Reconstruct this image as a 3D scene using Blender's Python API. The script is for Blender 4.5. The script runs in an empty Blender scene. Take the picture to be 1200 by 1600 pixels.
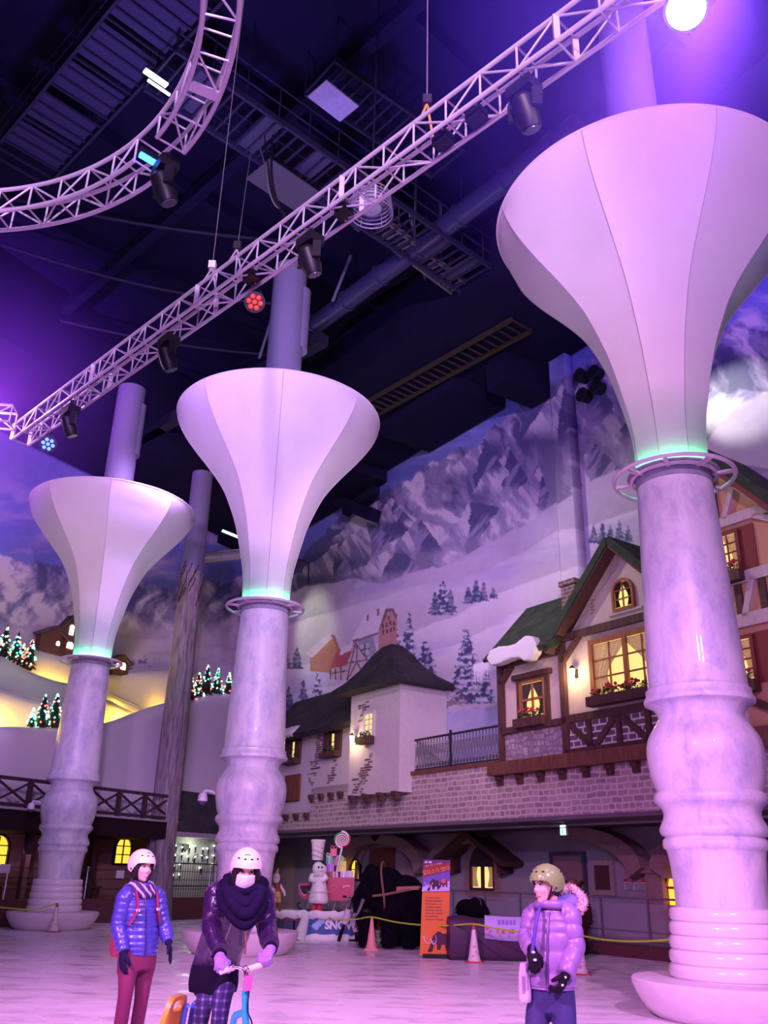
import bpy, bmesh, math, random
import numpy as np
from mathutils import Vector, Matrix
random.seed(7)
SC = bpy.context.scene
COL = SC.collection
V = Vector
PI = math.pi

# ------------------------------------------------------------------ camera model (also used to read distances off the photograph)
F_PX, CAM_H = 1372.84, 1.62
_p, _r = math.radians(22.4466), math.radians(1.36297)
_fw = V((0, math.cos(_p), math.sin(_p))); _up = V((0, -math.sin(_p), math.cos(_p))); _ri = V((1, 0, 0))
CAM_R = _ri * math.cos(_r) + _up * math.sin(_r)
CAM_U = -_ri * math.sin(_r) + _up * math.cos(_r)
CAM_P = V((0, 0, CAM_H))
def ray(px, py): return CAM_R * (px - 600) + CAM_U * (800 - py) + _fw * F_PX
def atz(px, py, z): d = ray(px, py); return CAM_P + d * ((z - CAM_H) / d.z)
def aty(px, py, y): d = ray(px, py); return CAM_P + d * (y / d.y)
def make_camera():
    cd = bpy.data.cameras.new('camera'); co = bpy.data.objects.new('camera', cd); COL.objects.link(co)
    m = Matrix((CAM_R, CAM_U, -_fw)).transposed().to_4x4(); m.translation = CAM_P
    co.matrix_world = m
    cd.sensor_fit = 'VERTICAL'; cd.sensor_height = 36.0; cd.lens = 36.0 * F_PX / 1600.0
    cd.clip_end = 300
    SC.camera = co
make_camera()

# ------------------------------------------------------------------ mesh builder
class MB:
    def __init__(s): s.v = []; s.f = []; s.mi = []
    def add(s, vs, fs, mi=0):
        b = len(s.v); s.v += [V(x) for x in vs]
        for f in fs: s.f.append([b + i for i in f]); s.mi.append(mi)
    def hexa(s, c8, mi=0):
        s.add(c8, [(0,3,2,1),(4,5,6,7),(0,1,5,4),(1,2,6,5),(2,3,7,6),(3,0,4,7)], mi)
    def box(s, c, size, ax=None, mi=0):
        c = V(c); a = ax or (V((1,0,0)), V((0,1,0)), V((0,0,1)))
        x, y, z = a[0]*size[0]/2, a[1]*size[1]/2, a[2]*size[2]/2
        s.hexa([c-x-y-z, c+x-y-z, c+x+y-z, c-x+y-z, c-x-y+z, c+x-y+z, c+x+y+z, c-x+y+z], mi)
    def bar(s, a, b, w, h=None, up=(0,0,1), mi=0):
        a, b = V(a), V(b); h = h or w; d = (b-a); L = d.length; d = d/L
        u = V(up); x = d.cross(u)
        if x.length < 1e-4: x = d.cross(V((1,0,0)))
        x.normalize(); u = x.cross(d)
        s.box((a+b)/2, (L, w, h), (d, x, u), mi)
    def tube(s, pts, r, n=8, closed=False, caps=True, mi=0):
        pts = [V(p) for p in pts]; N = len(pts)
        rs = r if isinstance(r, (list, tuple)) else [r]*N
        T = []
        for i in range(N):
            if closed: d = pts[(i+1) % N]-pts[i-1]
            else: d = pts[min(i+1, N-1)]-pts[max(i-1, 0)]
            T.append(d.normalized() if d.length > 1e-9 else V((0,0,1)))
        ref = V((0,0,1)) if abs(T[0].z) < .9 else V((1,0,0))
        x = T[0].cross(ref).normalized(); vs = []
        for i in range(N):
            x = (x - T[i]*x.dot(T[i]))
            if x.length < 1e-6: x = T[i].orthogonal()
            x.normalize(); y = T[i].cross(x)
            ri = rs[i]; ra, rb = ri if isinstance(ri, tuple) else (ri, ri)
            for k in range(n):
                a = 2*PI*k/n; vs.append(pts[i] + x*math.cos(a)*ra + y*math.sin(a)*rb)
        fs = []
        M = N if closed else N-1
        for i in range(M):
            j = (i+1) % N
            for k in range(n):
                l = (k+1) % n; fs.append((i*n+k, i*n+l, j*n+l, j*n+k))
        if caps and not closed:
            fs.append(tuple(range(n-1, -1, -1))); fs.append(tuple((N-1)*n+k for k in range(n)))
        s.add(vs, fs, mi)
    def lathe(s, prof, c, n=48, radf=None, capb=True, capt=True, mi=0):
        c = V(c); vs = []; N = len(prof)
        for i, (r, z) in enumerate(prof):
            for k in range(n):
                a = 2*PI*k/n; rr = r*(radf(a, i) if radf else 1)
                vs.append(c+V((rr*math.cos(a), rr*math.sin(a), z)))
        fs = [(i*n+k, i*n+(k+1) % n, (i+1)*n+(k+1) % n, (i+1)*n+k) for i in range(N-1) for k in range(n)]
        if capb: fs.append(tuple(range(n-1, -1, -1)))
        if capt: fs.append(tuple((N-1)*n+k for k in range(n)))
        s.add(vs, fs, mi)
    def prism(s, poly, vec, mi=0):
        vec = V(vec); n = len(poly); a = [V(p) for p in poly]; b = [p+vec for p in a]
        fs = [tuple(range(n-1, -1, -1)), tuple(range(n, 2*n))] + [(i, (i+1) % n, n+(i+1) % n, n+i) for i in range(n)]
        s.add(a+b, fs, mi)
    def ball(s, c, r, ax=None, nu=16, nv=10, mi=0):
        c = V(c); r = r if isinstance(r, (tuple, list)) else (r, r, r)
        a = ax or (V((1,0,0)), V((0,1,0)), V((0,0,1))); vs = []; fs = []
        for i in range(1, nv):
            t = PI*i/nv
            for k in range(nu):
                p = 2*PI*k/nu
                vs.append(c + a[0]*(r[0]*math.sin(t)*math.cos(p)) + a[1]*(r[1]*math.sin(t)*math.sin(p)) + a[2]*(r[2]*math.cos(t)))
        top = len(vs); vs += [c+a[2]*r[2], c-a[2]*r[2]]
        for i in range(nv-2):
            for k in range(nu):
                l = (k+1) % nu; fs.append((i*nu+k, (i+1)*nu+k, (i+1)*nu+l, i*nu+l))
        for k in range(nu):
            l = (k+1) % nu; fs.append((top, k, l)); fs.append((top+1, (nv-2)*nu+l, (nv-2)*nu+k))
        s.add(vs, fs, mi)
    def torus(s, c, R, r, axis=(0,0,1), n=40, m=8, mi=0, a0=0, a1=2*PI):
        c = V(c); z = V(axis).normalized(); x = z.orthogonal().normalized(); y = z.cross(x)
        full = abs(a1-a0-2*PI) < 1e-6; N = n if full else n+1
        pts = [c + x*math.cos(a0+(a1-a0)*i/n)*R + y*math.sin(a0+(a1-a0)*i/n)*R for i in range(N)]
        s.tube(pts, r, m, closed=full, mi=mi)
    def mesh(s, name, origin):
        me = bpy.data.meshes.new(name)
        me.from_pydata([tuple(p-origin) for p in s.v], [], s.f)
        return me
    def obj(s, name, mat, parent=None, smooth=True, angle=38, fix=True):
        if parent is not None: org = wloc(parent)
        else:
            xs = [p.x for p in s.v]; ys = [p.y for p in s.v]; zs = [p.z for p in s.v]
            org = V(((min(xs)+max(xs))/2, (min(ys)+max(ys))/2, min(zs)))
        me = s.mesh(name, org)
        mats = mat if isinstance(mat, (list, tuple)) else [mat]
        for m in mats: me.materials.append(m)
        if len(mats) > 1: me.polygons.foreach_set('material_index', s.mi)
        if fix:
            bm = bmesh.new(); bm.from_mesh(me); bmesh.ops.recalc_face_normals(bm, faces=bm.faces); bm.to_mesh(me); bm.free()
        if smooth:
            me.polygons.foreach_set('use_smooth', [True]*len(me.polygons)); me.set_sharp_from_angle(angle=math.radians(angle))
        o = bpy.data.objects.new(name, me); COL.objects.link(o)
        if parent is not None: o.parent = parent
        else: o.location = org
        return o
def wloc(o):
    p = V(o.location)
    while o.parent is not None: o = o.parent; p += V(o.location)
    return p
def tag(o, label, cat, group=None, kind=None):
    o['label'] = label; o['category'] = cat
    if group: o['group'] = group
    if kind: o['kind'] = kind
    return o
def thing(name, label, cat, loc, group=None):
    o = bpy.data.objects.new(name, None); COL.objects.link(o); o.location = V(loc); o.empty_display_size = .1
    return tag(o, label, cat, group)
def struct(o): o['kind'] = 'structure'; return o
def copy_thing(src, loc, label):
    r = src.copy(); COL.objects.link(r); r.location = V(loc); r['label'] = label
    for ch in list(src.children):
        c = ch.copy(); COL.objects.link(c); c.parent = r
        for g in list(ch.children):
            d = g.copy(); COL.objects.link(d); d.parent = c
    return r
def remesh(mb, voxel, smooth_it=4):
    """fuse the overlapping shapes of a builder into one continuous skin"""
    me = mb.mesh('tmp', V((0,0,0)))
    bm = bmesh.new(); bm.from_mesh(me); bmesh.ops.recalc_face_normals(bm, faces=bm.faces); bm.to_mesh(me); bm.free()
    o = bpy.data.objects.new('tmp', me); COL.objects.link(o)
    m = o.modifiers.new('r', 'REMESH'); m.mode = 'VOXEL'; m.voxel_size = voxel
    if smooth_it:
        q = o.modifiers.new('s', 'SMOOTH'); q.iterations = smooth_it; q.factor = .5
    dg = bpy.context.evaluated_depsgraph_get(); ev = o.evaluated_get(dg)
    m2 = bpy.data.meshes.new_from_object(ev)
    out = MB(); out.v = [V(v.co) for v in m2.vertices]; out.f = [list(p.vertices) for p in m2.polygons]; out.mi = [0]*len(out.f)
    bpy.data.objects.remove(o); bpy.data.meshes.remove(me); bpy.data.meshes.remove(m2)
    return out

# wall frames: s along the wall, z up, o = distance behind the wall face (negative = towards the hall)
class Frame:
    def __init__(s, P, ang):
        a = math.radians(ang); s.P = V((P[0], P[1], 0)); s.t = V((-math.sin(a), math.cos(a), 0)); s.n = V((s.t.y, -s.t.x, 0))
        if s.n.dot(s.P) < 0: s.n = -s.n
        s.ax = (s.t, s.n, V((0,0,1)))
    def __call__(s, u, z, o=0): return s.P + s.t*u + s.n*o + V((0,0,z))
    def px(s, x, y, o=0):
        d = ray(x, y); P = s.P + s.n*o; k = (P-CAM_P).dot(s.n)/d.dot(s.n); q = CAM_P+d*k
        return (q-s.P).dot(s.t), q.z
    def box(s, mb, u0, u1, z0, z1, o0, o1, mi=0):
        mb.box(s((u0+u1)/2, (z0+z1)/2, (o0+o1)/2), (abs(u1-u0), abs(o1-o0), abs(z1-z0)), s.ax, mi)
    def poly(s, mb, pts, o0, o1, mi=0): mb.prism([s(u, z, o0) for u, z in pts], s.n*(o1-o0), mi)
    def bar(s, mb, a, b, w, o0, o1, mi=0):
        A, B = V(a), V(b); d = (B-A).normalized(); m = V((-d.y, d.x))*w/2
        s.poly(mb, [A-m, B-m, B+m, A+m], o0, o1, mi)
RW = Frame((5.4, 23.0), 34)
LW = Frame((-10.8, 27.7), -31.5)

# ------------------------------------------------------------------ materials
MATS = {}
def mat(name, col, rough=.6, metal=0., noise=.12, scale=8., emit=None, estr=0., spec=None, bump=0., sheen=0., alpha=1., coat=0.):
    if name in MATS: return MATS[name]
    m = bpy.data.materials.new(name); m.use_nodes = True; nt = m.node_tree; N, L = nt.nodes, nt.links
    b = N['Principled BSDF']; b.inputs['Roughness'].default_value = rough; b.inputs['Metallic'].default_value = metal
    if spec is not None: b.inputs['Specular IOR Level'].default_value = spec
    if coat: b.inputs['Coat Weight'].default_value = coat
    if sheen: b.inputs['Sheen Weight'].default_value = sheen
    tc = N.new('ShaderNodeTexCoord'); nz = N.new('ShaderNodeTexNoise'); nz.inputs['Scale'].default_value = scale; nz.inputs['Detail'].default_value = 4
    L.new(tc.outputs['Object'], nz.inputs['Vector'])
    mx = N.new('ShaderNodeMix'); mx.data_type = 'RGBA'
    c0 = [max(0, c*(1-noise)) for c in col]; c1 = [min(1, c*(1+noise)) for c in col]
    mx.inputs[6].default_value = (*c0, 1); mx.inputs[7].default_value = (*c1, 1)
    L.new(nz.outputs['Fac'], mx.inputs[0]); L.new(mx.outputs[2], b.inputs['Base Color'])
    if emit: b.inputs['Emission Color'].default_value = (*emit, 1); b.inputs['Emission Strength'].default_value = estr
    if bump:
        bp = N.new('ShaderNodeBump'); bp.inputs['Strength'].default_value = bump; bp.inputs['Distance'].default_value = .02
        L.new(nz.outputs['Fac'], bp.inputs['Height']); L.new(bp.outputs['Normal'], b.inputs['Normal'])
    if alpha < 1: b.inputs['Alpha'].default_value = alpha
    MATS[name] = m; m['bsdf'] = b.name
    return m
def nodes(m): return m.node_tree.nodes, m.node_tree.links, m.node_tree.nodes['Principled BSDF']
def ramp(N, stops):
    r = N.new('ShaderNodeValToRGB'); e = r.color_ramp.elements
    while len(e) > 1: e.remove(e[0])
    e[0].position = stops[0][0]; e[0].color = (*stops[0][1], 1)
    for p, c in stops[1:]: k = e.new(p); k.color = (*c, 1)
    return r
def m_marble():
    m = mat('marble_paint', (.8,.8,.84), .38, coat=.15); N, L, b = nodes(m)
    tc = N.new('ShaderNodeTexCoord'); mp = N.new('ShaderNodeMapping'); mp.inputs['Scale'].default_value = (1.3, 1.3, .7)
    L.new(tc.outputs['Object'], mp.inputs['Vector'])
    n1 = N.new('ShaderNodeTexNoise'); n1.inputs['Scale'].default_value = 1.7; n1.inputs['Detail'].default_value = 7; n1.inputs['Distortion'].default_value = .35; n1.inputs['Roughness'].default_value = .7
    L.new(mp.outputs['Vector'], n1.inputs['Vector'])
    r = ramp(N, [(.28, (.36,.39,.56)), (.42, (.58,.59,.72)), (.55, (.75,.75,.81)), (.72, (.82,.81,.85))])
    L.new(n1.outputs['Fac'], r.inputs['Fac']); L.new(r.outputs['Color'], b.inputs['Base Color'])
    return m
def m_ice():
    m = mat('rink_ice', (.8,.8,.85), .3); N, L, b = nodes(m)
    tc = N.new('ShaderNodeTexCoord'); mp = N.new('ShaderNodeMapping'); mp.inputs['Scale'].default_value = (.22, .5, 1); mp.inputs['Rotation'].default_value = (0, 0, -.25)
    L.new(tc.outputs['Object'], mp.inputs['Vector'])
    n1 = N.new('ShaderNodeTexNoise'); n1.inputs['Scale'].default_value = .8; n1.inputs['Detail'].default_value = 6; n1.inputs['Roughness'].default_value = .58; n1.inputs['Distortion'].default_value = 1.0
    L.new(mp.outputs['Vector'], n1.inputs['Vector'])
    r = ramp(N, [(.30, (.74,.71,.79)), (.46, (.83,.80,.85)), (.7, (.88,.86,.89))])
    L.new(n1.outputs['Fac'], r.inputs['Fac']); L.new(r.outputs['Color'], b.inputs['Base Color'])
    n2 = N.new('ShaderNodeTexNoise'); n2.inputs['Scale'].default_value = 5; n2.inputs['Detail'].default_value = 6; L.new(mp.outputs['Vector'], n2.inputs['Vector'])
    r2 = ramp(N, [(.35, (.16,.16,.16)), (.65, (.5,.5,.5))]); L.new(n2.outputs['Fac'], r2.inputs['Fac']); L.new(r2.outputs['Color'], b.inputs['Roughness'])
    return m
def m_stone(name, c1, c2, mortar, sx=1.0, frame=None, row=.22, bw=.5, bump=.35, warp=.06):
    """rubble masonry: brick courses with jittered joints, mapped in wall metres"""
    m = mat(name, c1, .8); N, L, b = nodes(m)
    g = N.new('ShaderNodeNewGeometry'); cx = N.new('ShaderNodeVectorMath'); cx.operation = 'DOT_PRODUCT'
    fr = frame or RW
    cx.inputs[1].default_value = tuple(fr.t); L.new(g.outputs['Position'], cx.inputs[0])
    sp = N.new('ShaderNodeSeparateXYZ'); L.new(g.outputs['Position'], sp.inputs[0])
    cb = N.new('ShaderNodeCombineXYZ'); L.new(cx.outputs['Value'], cb.inputs[0]); L.new(sp.outputs['Z'], cb.inputs[1])
    nz = N.new('ShaderNodeTexNoise'); nz.inputs['Scale'].default_value = 2.2; L.new(cb.outputs[0], nz.inputs['Vector'])
    wv = N.new('ShaderNodeVectorMath'); wv.operation = 'SCALE'; wv.inputs['Scale'].default_value = warp; L.new(nz.outputs['Color'], wv.inputs[0])
    ad = N.new('ShaderNodeVectorMath'); L.new(cb.outputs[0], ad.inputs[0]); L.new(wv.outputs[0], ad.inputs[1])
    br = N.new('ShaderNodeTexBrick'); br.inputs['Scale'].default_value = sx; br.inputs['Brick Width'].default_value = bw; br.inputs['Row Height'].default_value = row
    br.inputs['Mortar Size'].default_value = .022; br.inputs['Color1'].default_value = (*c1, 1); br.inputs['Color2'].default_value = (*c2, 1); br.inputs['Mortar'].default_value = (*mortar, 1)
    br.offset = .43; br.squash = .62; br.squash_frequency = 3
    L.new(ad.outputs[0], br.inputs['Vector']); L.new(br.outputs['Color'], b.inputs['Base Color'])
    bp = N.new('ShaderNodeBump'); bp.inputs['Strength'].default_value = bump; bp.inputs['Distance'].default_value = .03; bp.invert = True
    L.new(br.outputs['Fac'], bp.inputs['Height']); L.new(bp.outputs['Normal'], b.inputs['Normal'])
    return m
def m_shingle(name, c1, c2):
    m = mat(name, c1, .85); N, L, b = nodes(m)
    tc = N.new('ShaderNodeTexCoord'); v = N.new('ShaderNodeTexVoronoi'); v.inputs['Scale'].default_value = 3.0; v.distance = 'CHEBYCHEV'; v.inputs['Randomness'].default_value = .75
    L.new(tc.outputs['Object'], v.inputs['Vector'])
    mx = N.new('ShaderNodeMix'); mx.data_type = 'RGBA'; mx.inputs[6].default_value = (*c1, 1); mx.inputs[7].default_value = (*c2, 1)
    sp = N.new('ShaderNodeSeparateXYZ'); L.new(v.outputs['Color'], sp.inputs[0]); L.new(sp.outputs[0], mx.inputs[0]); L.new(mx.outputs[2], b.inputs['Base Color'])
    bp = N.new('ShaderNodeBump'); bp.inputs['Strength'].default_value = .8; bp.inputs['Distance'].default_value = .06
    L.new(v.outputs['Distance'], bp.inputs['Height']); L.new(bp.outputs['Normal'], b.inputs['Normal'])
    return m
def m_wood(name, c1, c2, scale=(3,3,.5), rough=.7):
    m = mat(name, c1, rough); N, L, b = nodes(m)
    tc = N.new('ShaderNodeTexCoord'); mp = N.new('ShaderNodeMapping'); mp.inputs['Scale'].default_value = scale
    L.new(tc.outputs['Object'], mp.inputs['Vector'])
    n = N.new('ShaderNodeTexNoise'); n.inputs['Scale'].default_value = 4; n.inputs['Detail'].default_value = 6; n.inputs['Distortion'].default_value = .5
    L.new(mp.outputs['Vector'], n.inputs['Vector'])
    r = ramp(N, [(.35, c1), (.65, c2)]); L.new(n.outputs['Fac'], r.inputs['Fac']); L.new(r.outputs['Color'], b.inputs['Base Color'])
    return m
def m_paint(name, rough=.75):
    m = bpy.data.materials.new(name); m.use_nodes = True; N, L, b = nodes(m)
    at = N.new('ShaderNodeAttribute'); at.attribute_name = 'paint'
    nz = N.new('ShaderNodeTexNoise'); nz.inputs['Scale'].default_value = 3; nz.inputs['Detail'].default_value = 5
    tc = N.new('ShaderNodeTexCoord'); L.new(tc.outputs['Object'], nz.inputs['Vector'])
    mx = N.new('ShaderNodeMix'); mx.data_type = 'RGBA'; mx.blend_type = 'OVERLAY'; mx.inputs[0].default_value = .18
    L.new(at.outputs['Color'], mx.inputs[6]); L.new(nz.outputs['Fac'], mx.inputs[7]); L.new(mx.outputs[2], b.inputs['Base Color'])
    b.inputs['Roughness'].default_value = rough
    MATS[name] = m
    return m
def glow(name, col, s):
    m = mat(name, (.02,.02,.02), .5, emit=col, estr=s); return m
def m_glass(name, tint=(.6,.6,.65), fac=.22, rough=.15):
    m = bpy.data.materials.new(name); m.use_nodes = True; nt = m.node_tree; N, L = nt.nodes, nt.links
    b = N['Principled BSDF']; b.inputs['Base Color'].default_value = (*tint, 1); b.inputs['Roughness'].default_value = rough
    t = N.new('ShaderNodeBsdfTransparent'); t.inputs['Color'].default_value = (.85,.85,.88,1)
    mx = N.new('ShaderNodeMixShader'); mx.inputs[0].default_value = fac
    L.new(t.outputs[0], mx.inputs[1]); L.new(b.outputs[0], mx.inputs[2]); L.new(mx.outputs[0], N['Material Output'].inputs['Surface'])
    MATS[name] = m; return m

M_MARBLE = m_marble(); M_ICE = m_ice()
M_WHITE = mat('white_paint', (.8,.8,.8), .5); M_FABRIC = mat('stretch_fabric', (.82,.79,.81), .8, noise=.04, scale=3)
M_RINGM = mat('pale_painted_steel', (.70,.66,.72), .4); M_RAILM = mat('dull_rail_metal', (.20,.19,.23), .4, metal=.3)
M_ALU = mat('truss_aluminium', (.50,.47,.52), .42, metal=.3)
M_BLACK = mat('black_plastic', (.008,.007,.011), .45, spec=.25); M_BLK2 = mat('black_steel', (.02,.017,.026), .5, spec=.3)
M_CEIL = mat('ceiling_paint', (.013,.011,.034), .9, spec=.05, noise=.4, scale=.6); M_CEILST = mat('ceiling_steel', (.026,.023,.048), .6, spec=.15, noise=.3)
M_DKBEAM = m_wood('dark_timber', (.07,.028,.025), (.12,.05,.04)); M_BROWN = m_wood('brown_timber', (.14,.05,.03), (.22,.085,.05))
M_PLASTER = mat('cream_plaster', (.68,.56,.47), .9, noise=.08, scale=5, bump=.1); M_PLASTERW = mat('pale_plaster', (.66,.6,.6), .9, noise=.1, scale=6, bump=.1)
M_ORANGE = mat('orange_plaster', (.62,.33,.19), .9, noise=.1, scale=4, bump=.1)
M_STONE = m_stone('rubble_stone', (.52,.41,.38), (.34,.25,.26), (.68,.58,.54), row=.155, bw=.34, warp=.10)
M_BRICK = m_stone('grey_brick_infill', (.13,.10,.11), (.20,.15,.15), (.85,.80,.78), row=.16, bw=.42, warp=.01)
M_OLDBRICK = m_stone('exposed_brick', (.24,.12,.10), (.15,.08,.07), (.34,.26,.24), row=.12, bw=.3, warp=.02)
M_ROOF = m_shingle('mossy_shingle', (.018,.04,.020), (.042,.068,.034)); M_THATCH = m_shingle('dark_thatch', (.02,.02,.024), (.045,.04,.045))
M_SNOW = mat('fake_snow', (.8,.79,.8), .85, noise=.06, scale=3); M_HILL = mat('snow_hill_paint', (.62,.58,.66), .9, noise=.1, scale=.8)
M_PANE = glow('lit_window_glass', (1.0,.70,.22), 1.25); M_PANEY = glow('amber_window_glass', (1.0,.55,.05), 1.6)
M_CURT = mat('net_curtain', (.62,.46,.22), .9, noise=.55, scale=30, emit=(.55,.33,.08), estr=.30); M_DKCURT = mat('dark_curtain', (.05,.04,.03), .9)  # net curtains glow slightly: window light put into their material
M_IRON = mat('wrought_iron', (.02,.02,.035), .5); M_GREEN = mat('leaf_green', (.03,.09,.03), .8, noise=.4); M_REDFL = mat('red_petals', (.55,.03,.06), .7)
M_RED = mat('red_lacquer', (.5,.03,.07), .35); M_GLASS = m_glass('smoky_glass')
M_CHROME = mat('chrome', (.8,.8,.82), .2, metal=1.0)
# ================================================================== numpy paint for the mural walls
rng = np.random.default_rng(5)
def vnoise(x, y, seed):
    r = np.random.default_rng(seed); T = r.random((256, 256))
    xi = np.floor(x).astype(int); yi = np.floor(y).astype(int); fx = x-xi; fy = y-yi
    fx = fx*fx*(3-2*fx); fy = fy*fy*(3-2*fy)
    a = T[xi % 256, yi % 256]; b = T[(xi+1) % 256, yi % 256]; c = T[xi % 256, (yi+1) % 256]; d = T[(xi+1) % 256, (yi+1) % 256]
    return (a*(1-fx)+b*fx)*(1-fy)+(c*(1-fx)+d*fx)*fy
def fbm(x, y, seed, o=5, g=.55):
    s = 0; a = 1; t = 0
    for i in range(o): s = s+a*vnoise(x*2**i, y*2**i, seed+i); t += a; a *= g
    return s/t
def sst(a, b, x): t = np.clip((x-a)/(b-a), 0, 1); return t*t*(3-2*t)
def mixc(c, d, w): return c*(1-w[..., None])+np.asarray(d)*w[..., None] if not (isinstance(d, np.ndarray) and d.ndim == c.ndim) else c*(1-w[..., None])+d*w[..., None]
def line(x, pts): return np.interp(x, [p[0] for p in pts], [p[1] for p in pts])
def inpoly(x, y, poly):
    m = np.zeros(x.shape, bool); n = len(poly)
    for i in range(n):
        x0, y0 = poly[i]; x1, y1 = poly[(i+1) % n]
        if y0 == y1: continue
        c = ((y0 > y) != (y1 > y)) & (x < (x1-x0)*(y-y0)/(y1-y0)+x0); m ^= c
    return m
SNOWC = np.array((.78,.74,.80)); ROCK = np.array((.10,.10,.25)); MID = np.array((.33,.30,.49))
def paint_right(x, y):
    C = np.zeros(x.shape+(3,)) + np.array((.13,.17,.50))
    C = mixc(C, (.30,.34,.66), sst(.45, .75, fbm(x/140, y/45, 3))*.8)
    C = mixc(C, (.75,.72,.78), sst(.5, .72, fbm((x+y*.8)/90, (y-x*.25)/26, 8))*sst(1080, 1150, x)*sst(440, 500, y))
    jag = (fbm(x/34, x*0+.5, 21, 6, .62)-.5)
    top = line(x, [(400,915),(470,868),(500,846),(540,802),(590,778),(640,748),(700,715),(760,682),(820,632),(880,592),(930,560),(1000,545),(1100,515),(1150,506),(1200,520),(1300,500)])+jag*46
    base = line(x, [(400,965),(480,915),(600,907),(690,890),(790,838),(880,780),(960,735),(1100,705),(1150,640),(1200,618),(1300,610)])+(fbm(x/40, x*0+3, 33)-.5)*12
    inm = sst(-2, 3, y-top)
    # slope-wise streaks (faces fall from upper right to lower left)
    wx = (fbm(x/60, y/60, 40)-.5)*60; wy = (fbm(x/60, y/60, 50)-.5)*60
    u = (x+wx)*.66+(y+wy)*.75; v = (x+wx)*.75-(y+wy)*.66
    n1 = fbm(v/34, u/120, 60, 6, .6); n2 = fbm((x+wx*.5)*.9/20, (y+.6*x)/90, 70, 5, .6); n3 = 1-np.abs(2*fbm(v/55, u/150, 80, 5, .6)-1)
    face = .55*n1+.25*n2+.3*n3
    Cm = mixc(mixc(np.zeros_like(C)+SNOWC, MID, sst(.50, .58, face)), ROCK, sst(.58, .70, face))
    Cm = mixc(Cm, SNOWC*.92, sst(40, 150, y-top)*.28)
    C = mixc(C, Cm, inm)
    peaks = [((590,778),(520,850),(650,836),596),((616,780),(586,812),(655,820),622),((532,850),(455,905),(560,905),520),((578,815),(505,880),(622,842),585),((624,850),(536,905),(672,903),600),
             ((660,811),(612,860),(702,868),650),((739,785),(698,848),(785,795),735),((800,700),(735,775),(835,760),790),((850,728),(784,802),(868,800),846),((760,683),(700,745),(792,735),748),((880,600),(815,690),(915,680),872),
             ((930,690),(880,790),(985,745),922),((920,566),(890,650),(965,640),925),((985,600),(930,690),(1010,690),975)]
    for (ax, ay), (lx, ly), (rx, ry), foot in peaks:
        jit = (fbm(x/14, y/14, int(ax), 4)-.5)*16
        tri = inpoly(x+jit*.6, y+jit*.5, [(ax,ay),(rx,ry),((lx+rx)/2,max(ly,ry)+8),(lx,ly)])
        ridge = ax+(foot-ax)*(y-ay)/max(ly-ay, 1)+jit
        k = fbm((x*.8-y*.5)/9, (y+.55*x)/60, int(ax)+3, 4); kr = fbm((x*.8+y*.55)/9, (y-.55*x)/60, int(ay)+5, 4)
        light = mixc(np.zeros_like(C)+SNOWC*.95, MID, sst(.42, .62, k)); dark = mixc(np.zeros_like(C)+ROCK*.95, MID*1.15, sst(.54, .70, kr))
        f = np.where((x < ridge)[..., None], light, dark)
        fade = 1-sst(.72, 1.05, (y-ay)/max(max(ly, ry)-ay, 1))
        C = mixc(C, f, tri*fade*.9*inm)
    hor = line(x, [(1100,618),(1120,612),(1146,618),(1160,609),(1190,616),(1300,612)])+(fbm(x/12, x*0, 91)-.5)*8
    right = sst(1085, 1110, x)
    C = mixc(C, mixc(np.zeros_like(C)+SNOWC, MID*1.2, sst(.48, .62, fbm((x*.6+y*.7)/16, (y-x*.5)/70, 95))), right*sst(-1, 2, y-hor)*(1-sst(40, 75, y-hor)))
    # snow fields, far to near
    hills = [(base, (.66,.60,.74), 70), (line(x, [(400,1010),(450,978),(520,958),(600,935),(660,915),(760,895),(880,830),(1000,800),(1200,740)]), (.74,.68,.80), 55),
             (line(x, [(400,1060),(560,1015),(666,984),(760,938),(873,892),(1000,855),(1200,780)]), (.80,.76,.84), 50), (line(x, [(400,1100),(600,1052),(720,1002),(800,962),(900,940),(1200,850)]), (.80,.77,.85), 60),
             (line(x, [(400,1120),(640,1100),(700,1062),(790,1030),(1200,990)]), (.78,.75,.84), 50), (line(x, [(400,1150),(640,1122),(705,1112),(800,1100),(1200,1090)]), (.66,.66,.84), 60)]
    for j, (h, c, w) in enumerate(hills):
        h = h+(fbm(x/55, x*0+j, 100+j)-.5)*14; d = y-h
        tone = fbm(x/120, (y+.25*x)/26, 120+j)
        body = np.asarray(c)*(1-.20*sst(0, w, d))[..., None]
        body = mixc(body, np.asarray(c)*np.array((.72,.72,.92)), sst(.5, .72, tone)*.7)
        C = mixc(C, body, sst(-1, 2, d))
    trees = [(450,1012,1046,8),(468,1010,1046,8),(500,1046,1112,10),(478,1060,1112,9),(455,1072,1112,9),(622,968,1060,13),(643,957,1090,18),(733,978,1100,24),(670,998,1115,26),(696,908,962,14),(684,925,960,9),(708,922,958,9),(748,905,942,8),(736,916,944,7),(760,910,940,7),(775,918,936,6),
             (932,820,850,7),(946,816,852,7),(958,822,850,7),(972,815,850,8),(986,822,848,7),(765,1045,1100,12)]
    for cx, y0, y1, hw in trees:
        t = (y-y0)/(y1-y0); nt = max(5, int((y1-y0)/9)); saw = (t*nt) % 1
        w = hw*1.15*np.clip(t, 0, 1)**.8*(.72+.45*saw)+(fbm(x/5, y/5, int(cx)+y0, 3)-.5)*hw*.5
        m = (np.abs(x-cx) < w) & (t > 0) & (t < 1)
        k = fbm(x/6, y/4, int(cx)+7, 3); big = 1. if hw > 9 else .35
        col = mixc(np.zeros_like(C)+np.array((.07,.09,.20)), (.70,.70,.82), sst(.46, .56, k)*(1-.55*sst(.5,.8,saw))*big)
        C = np.where(m[..., None], col, C)
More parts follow.
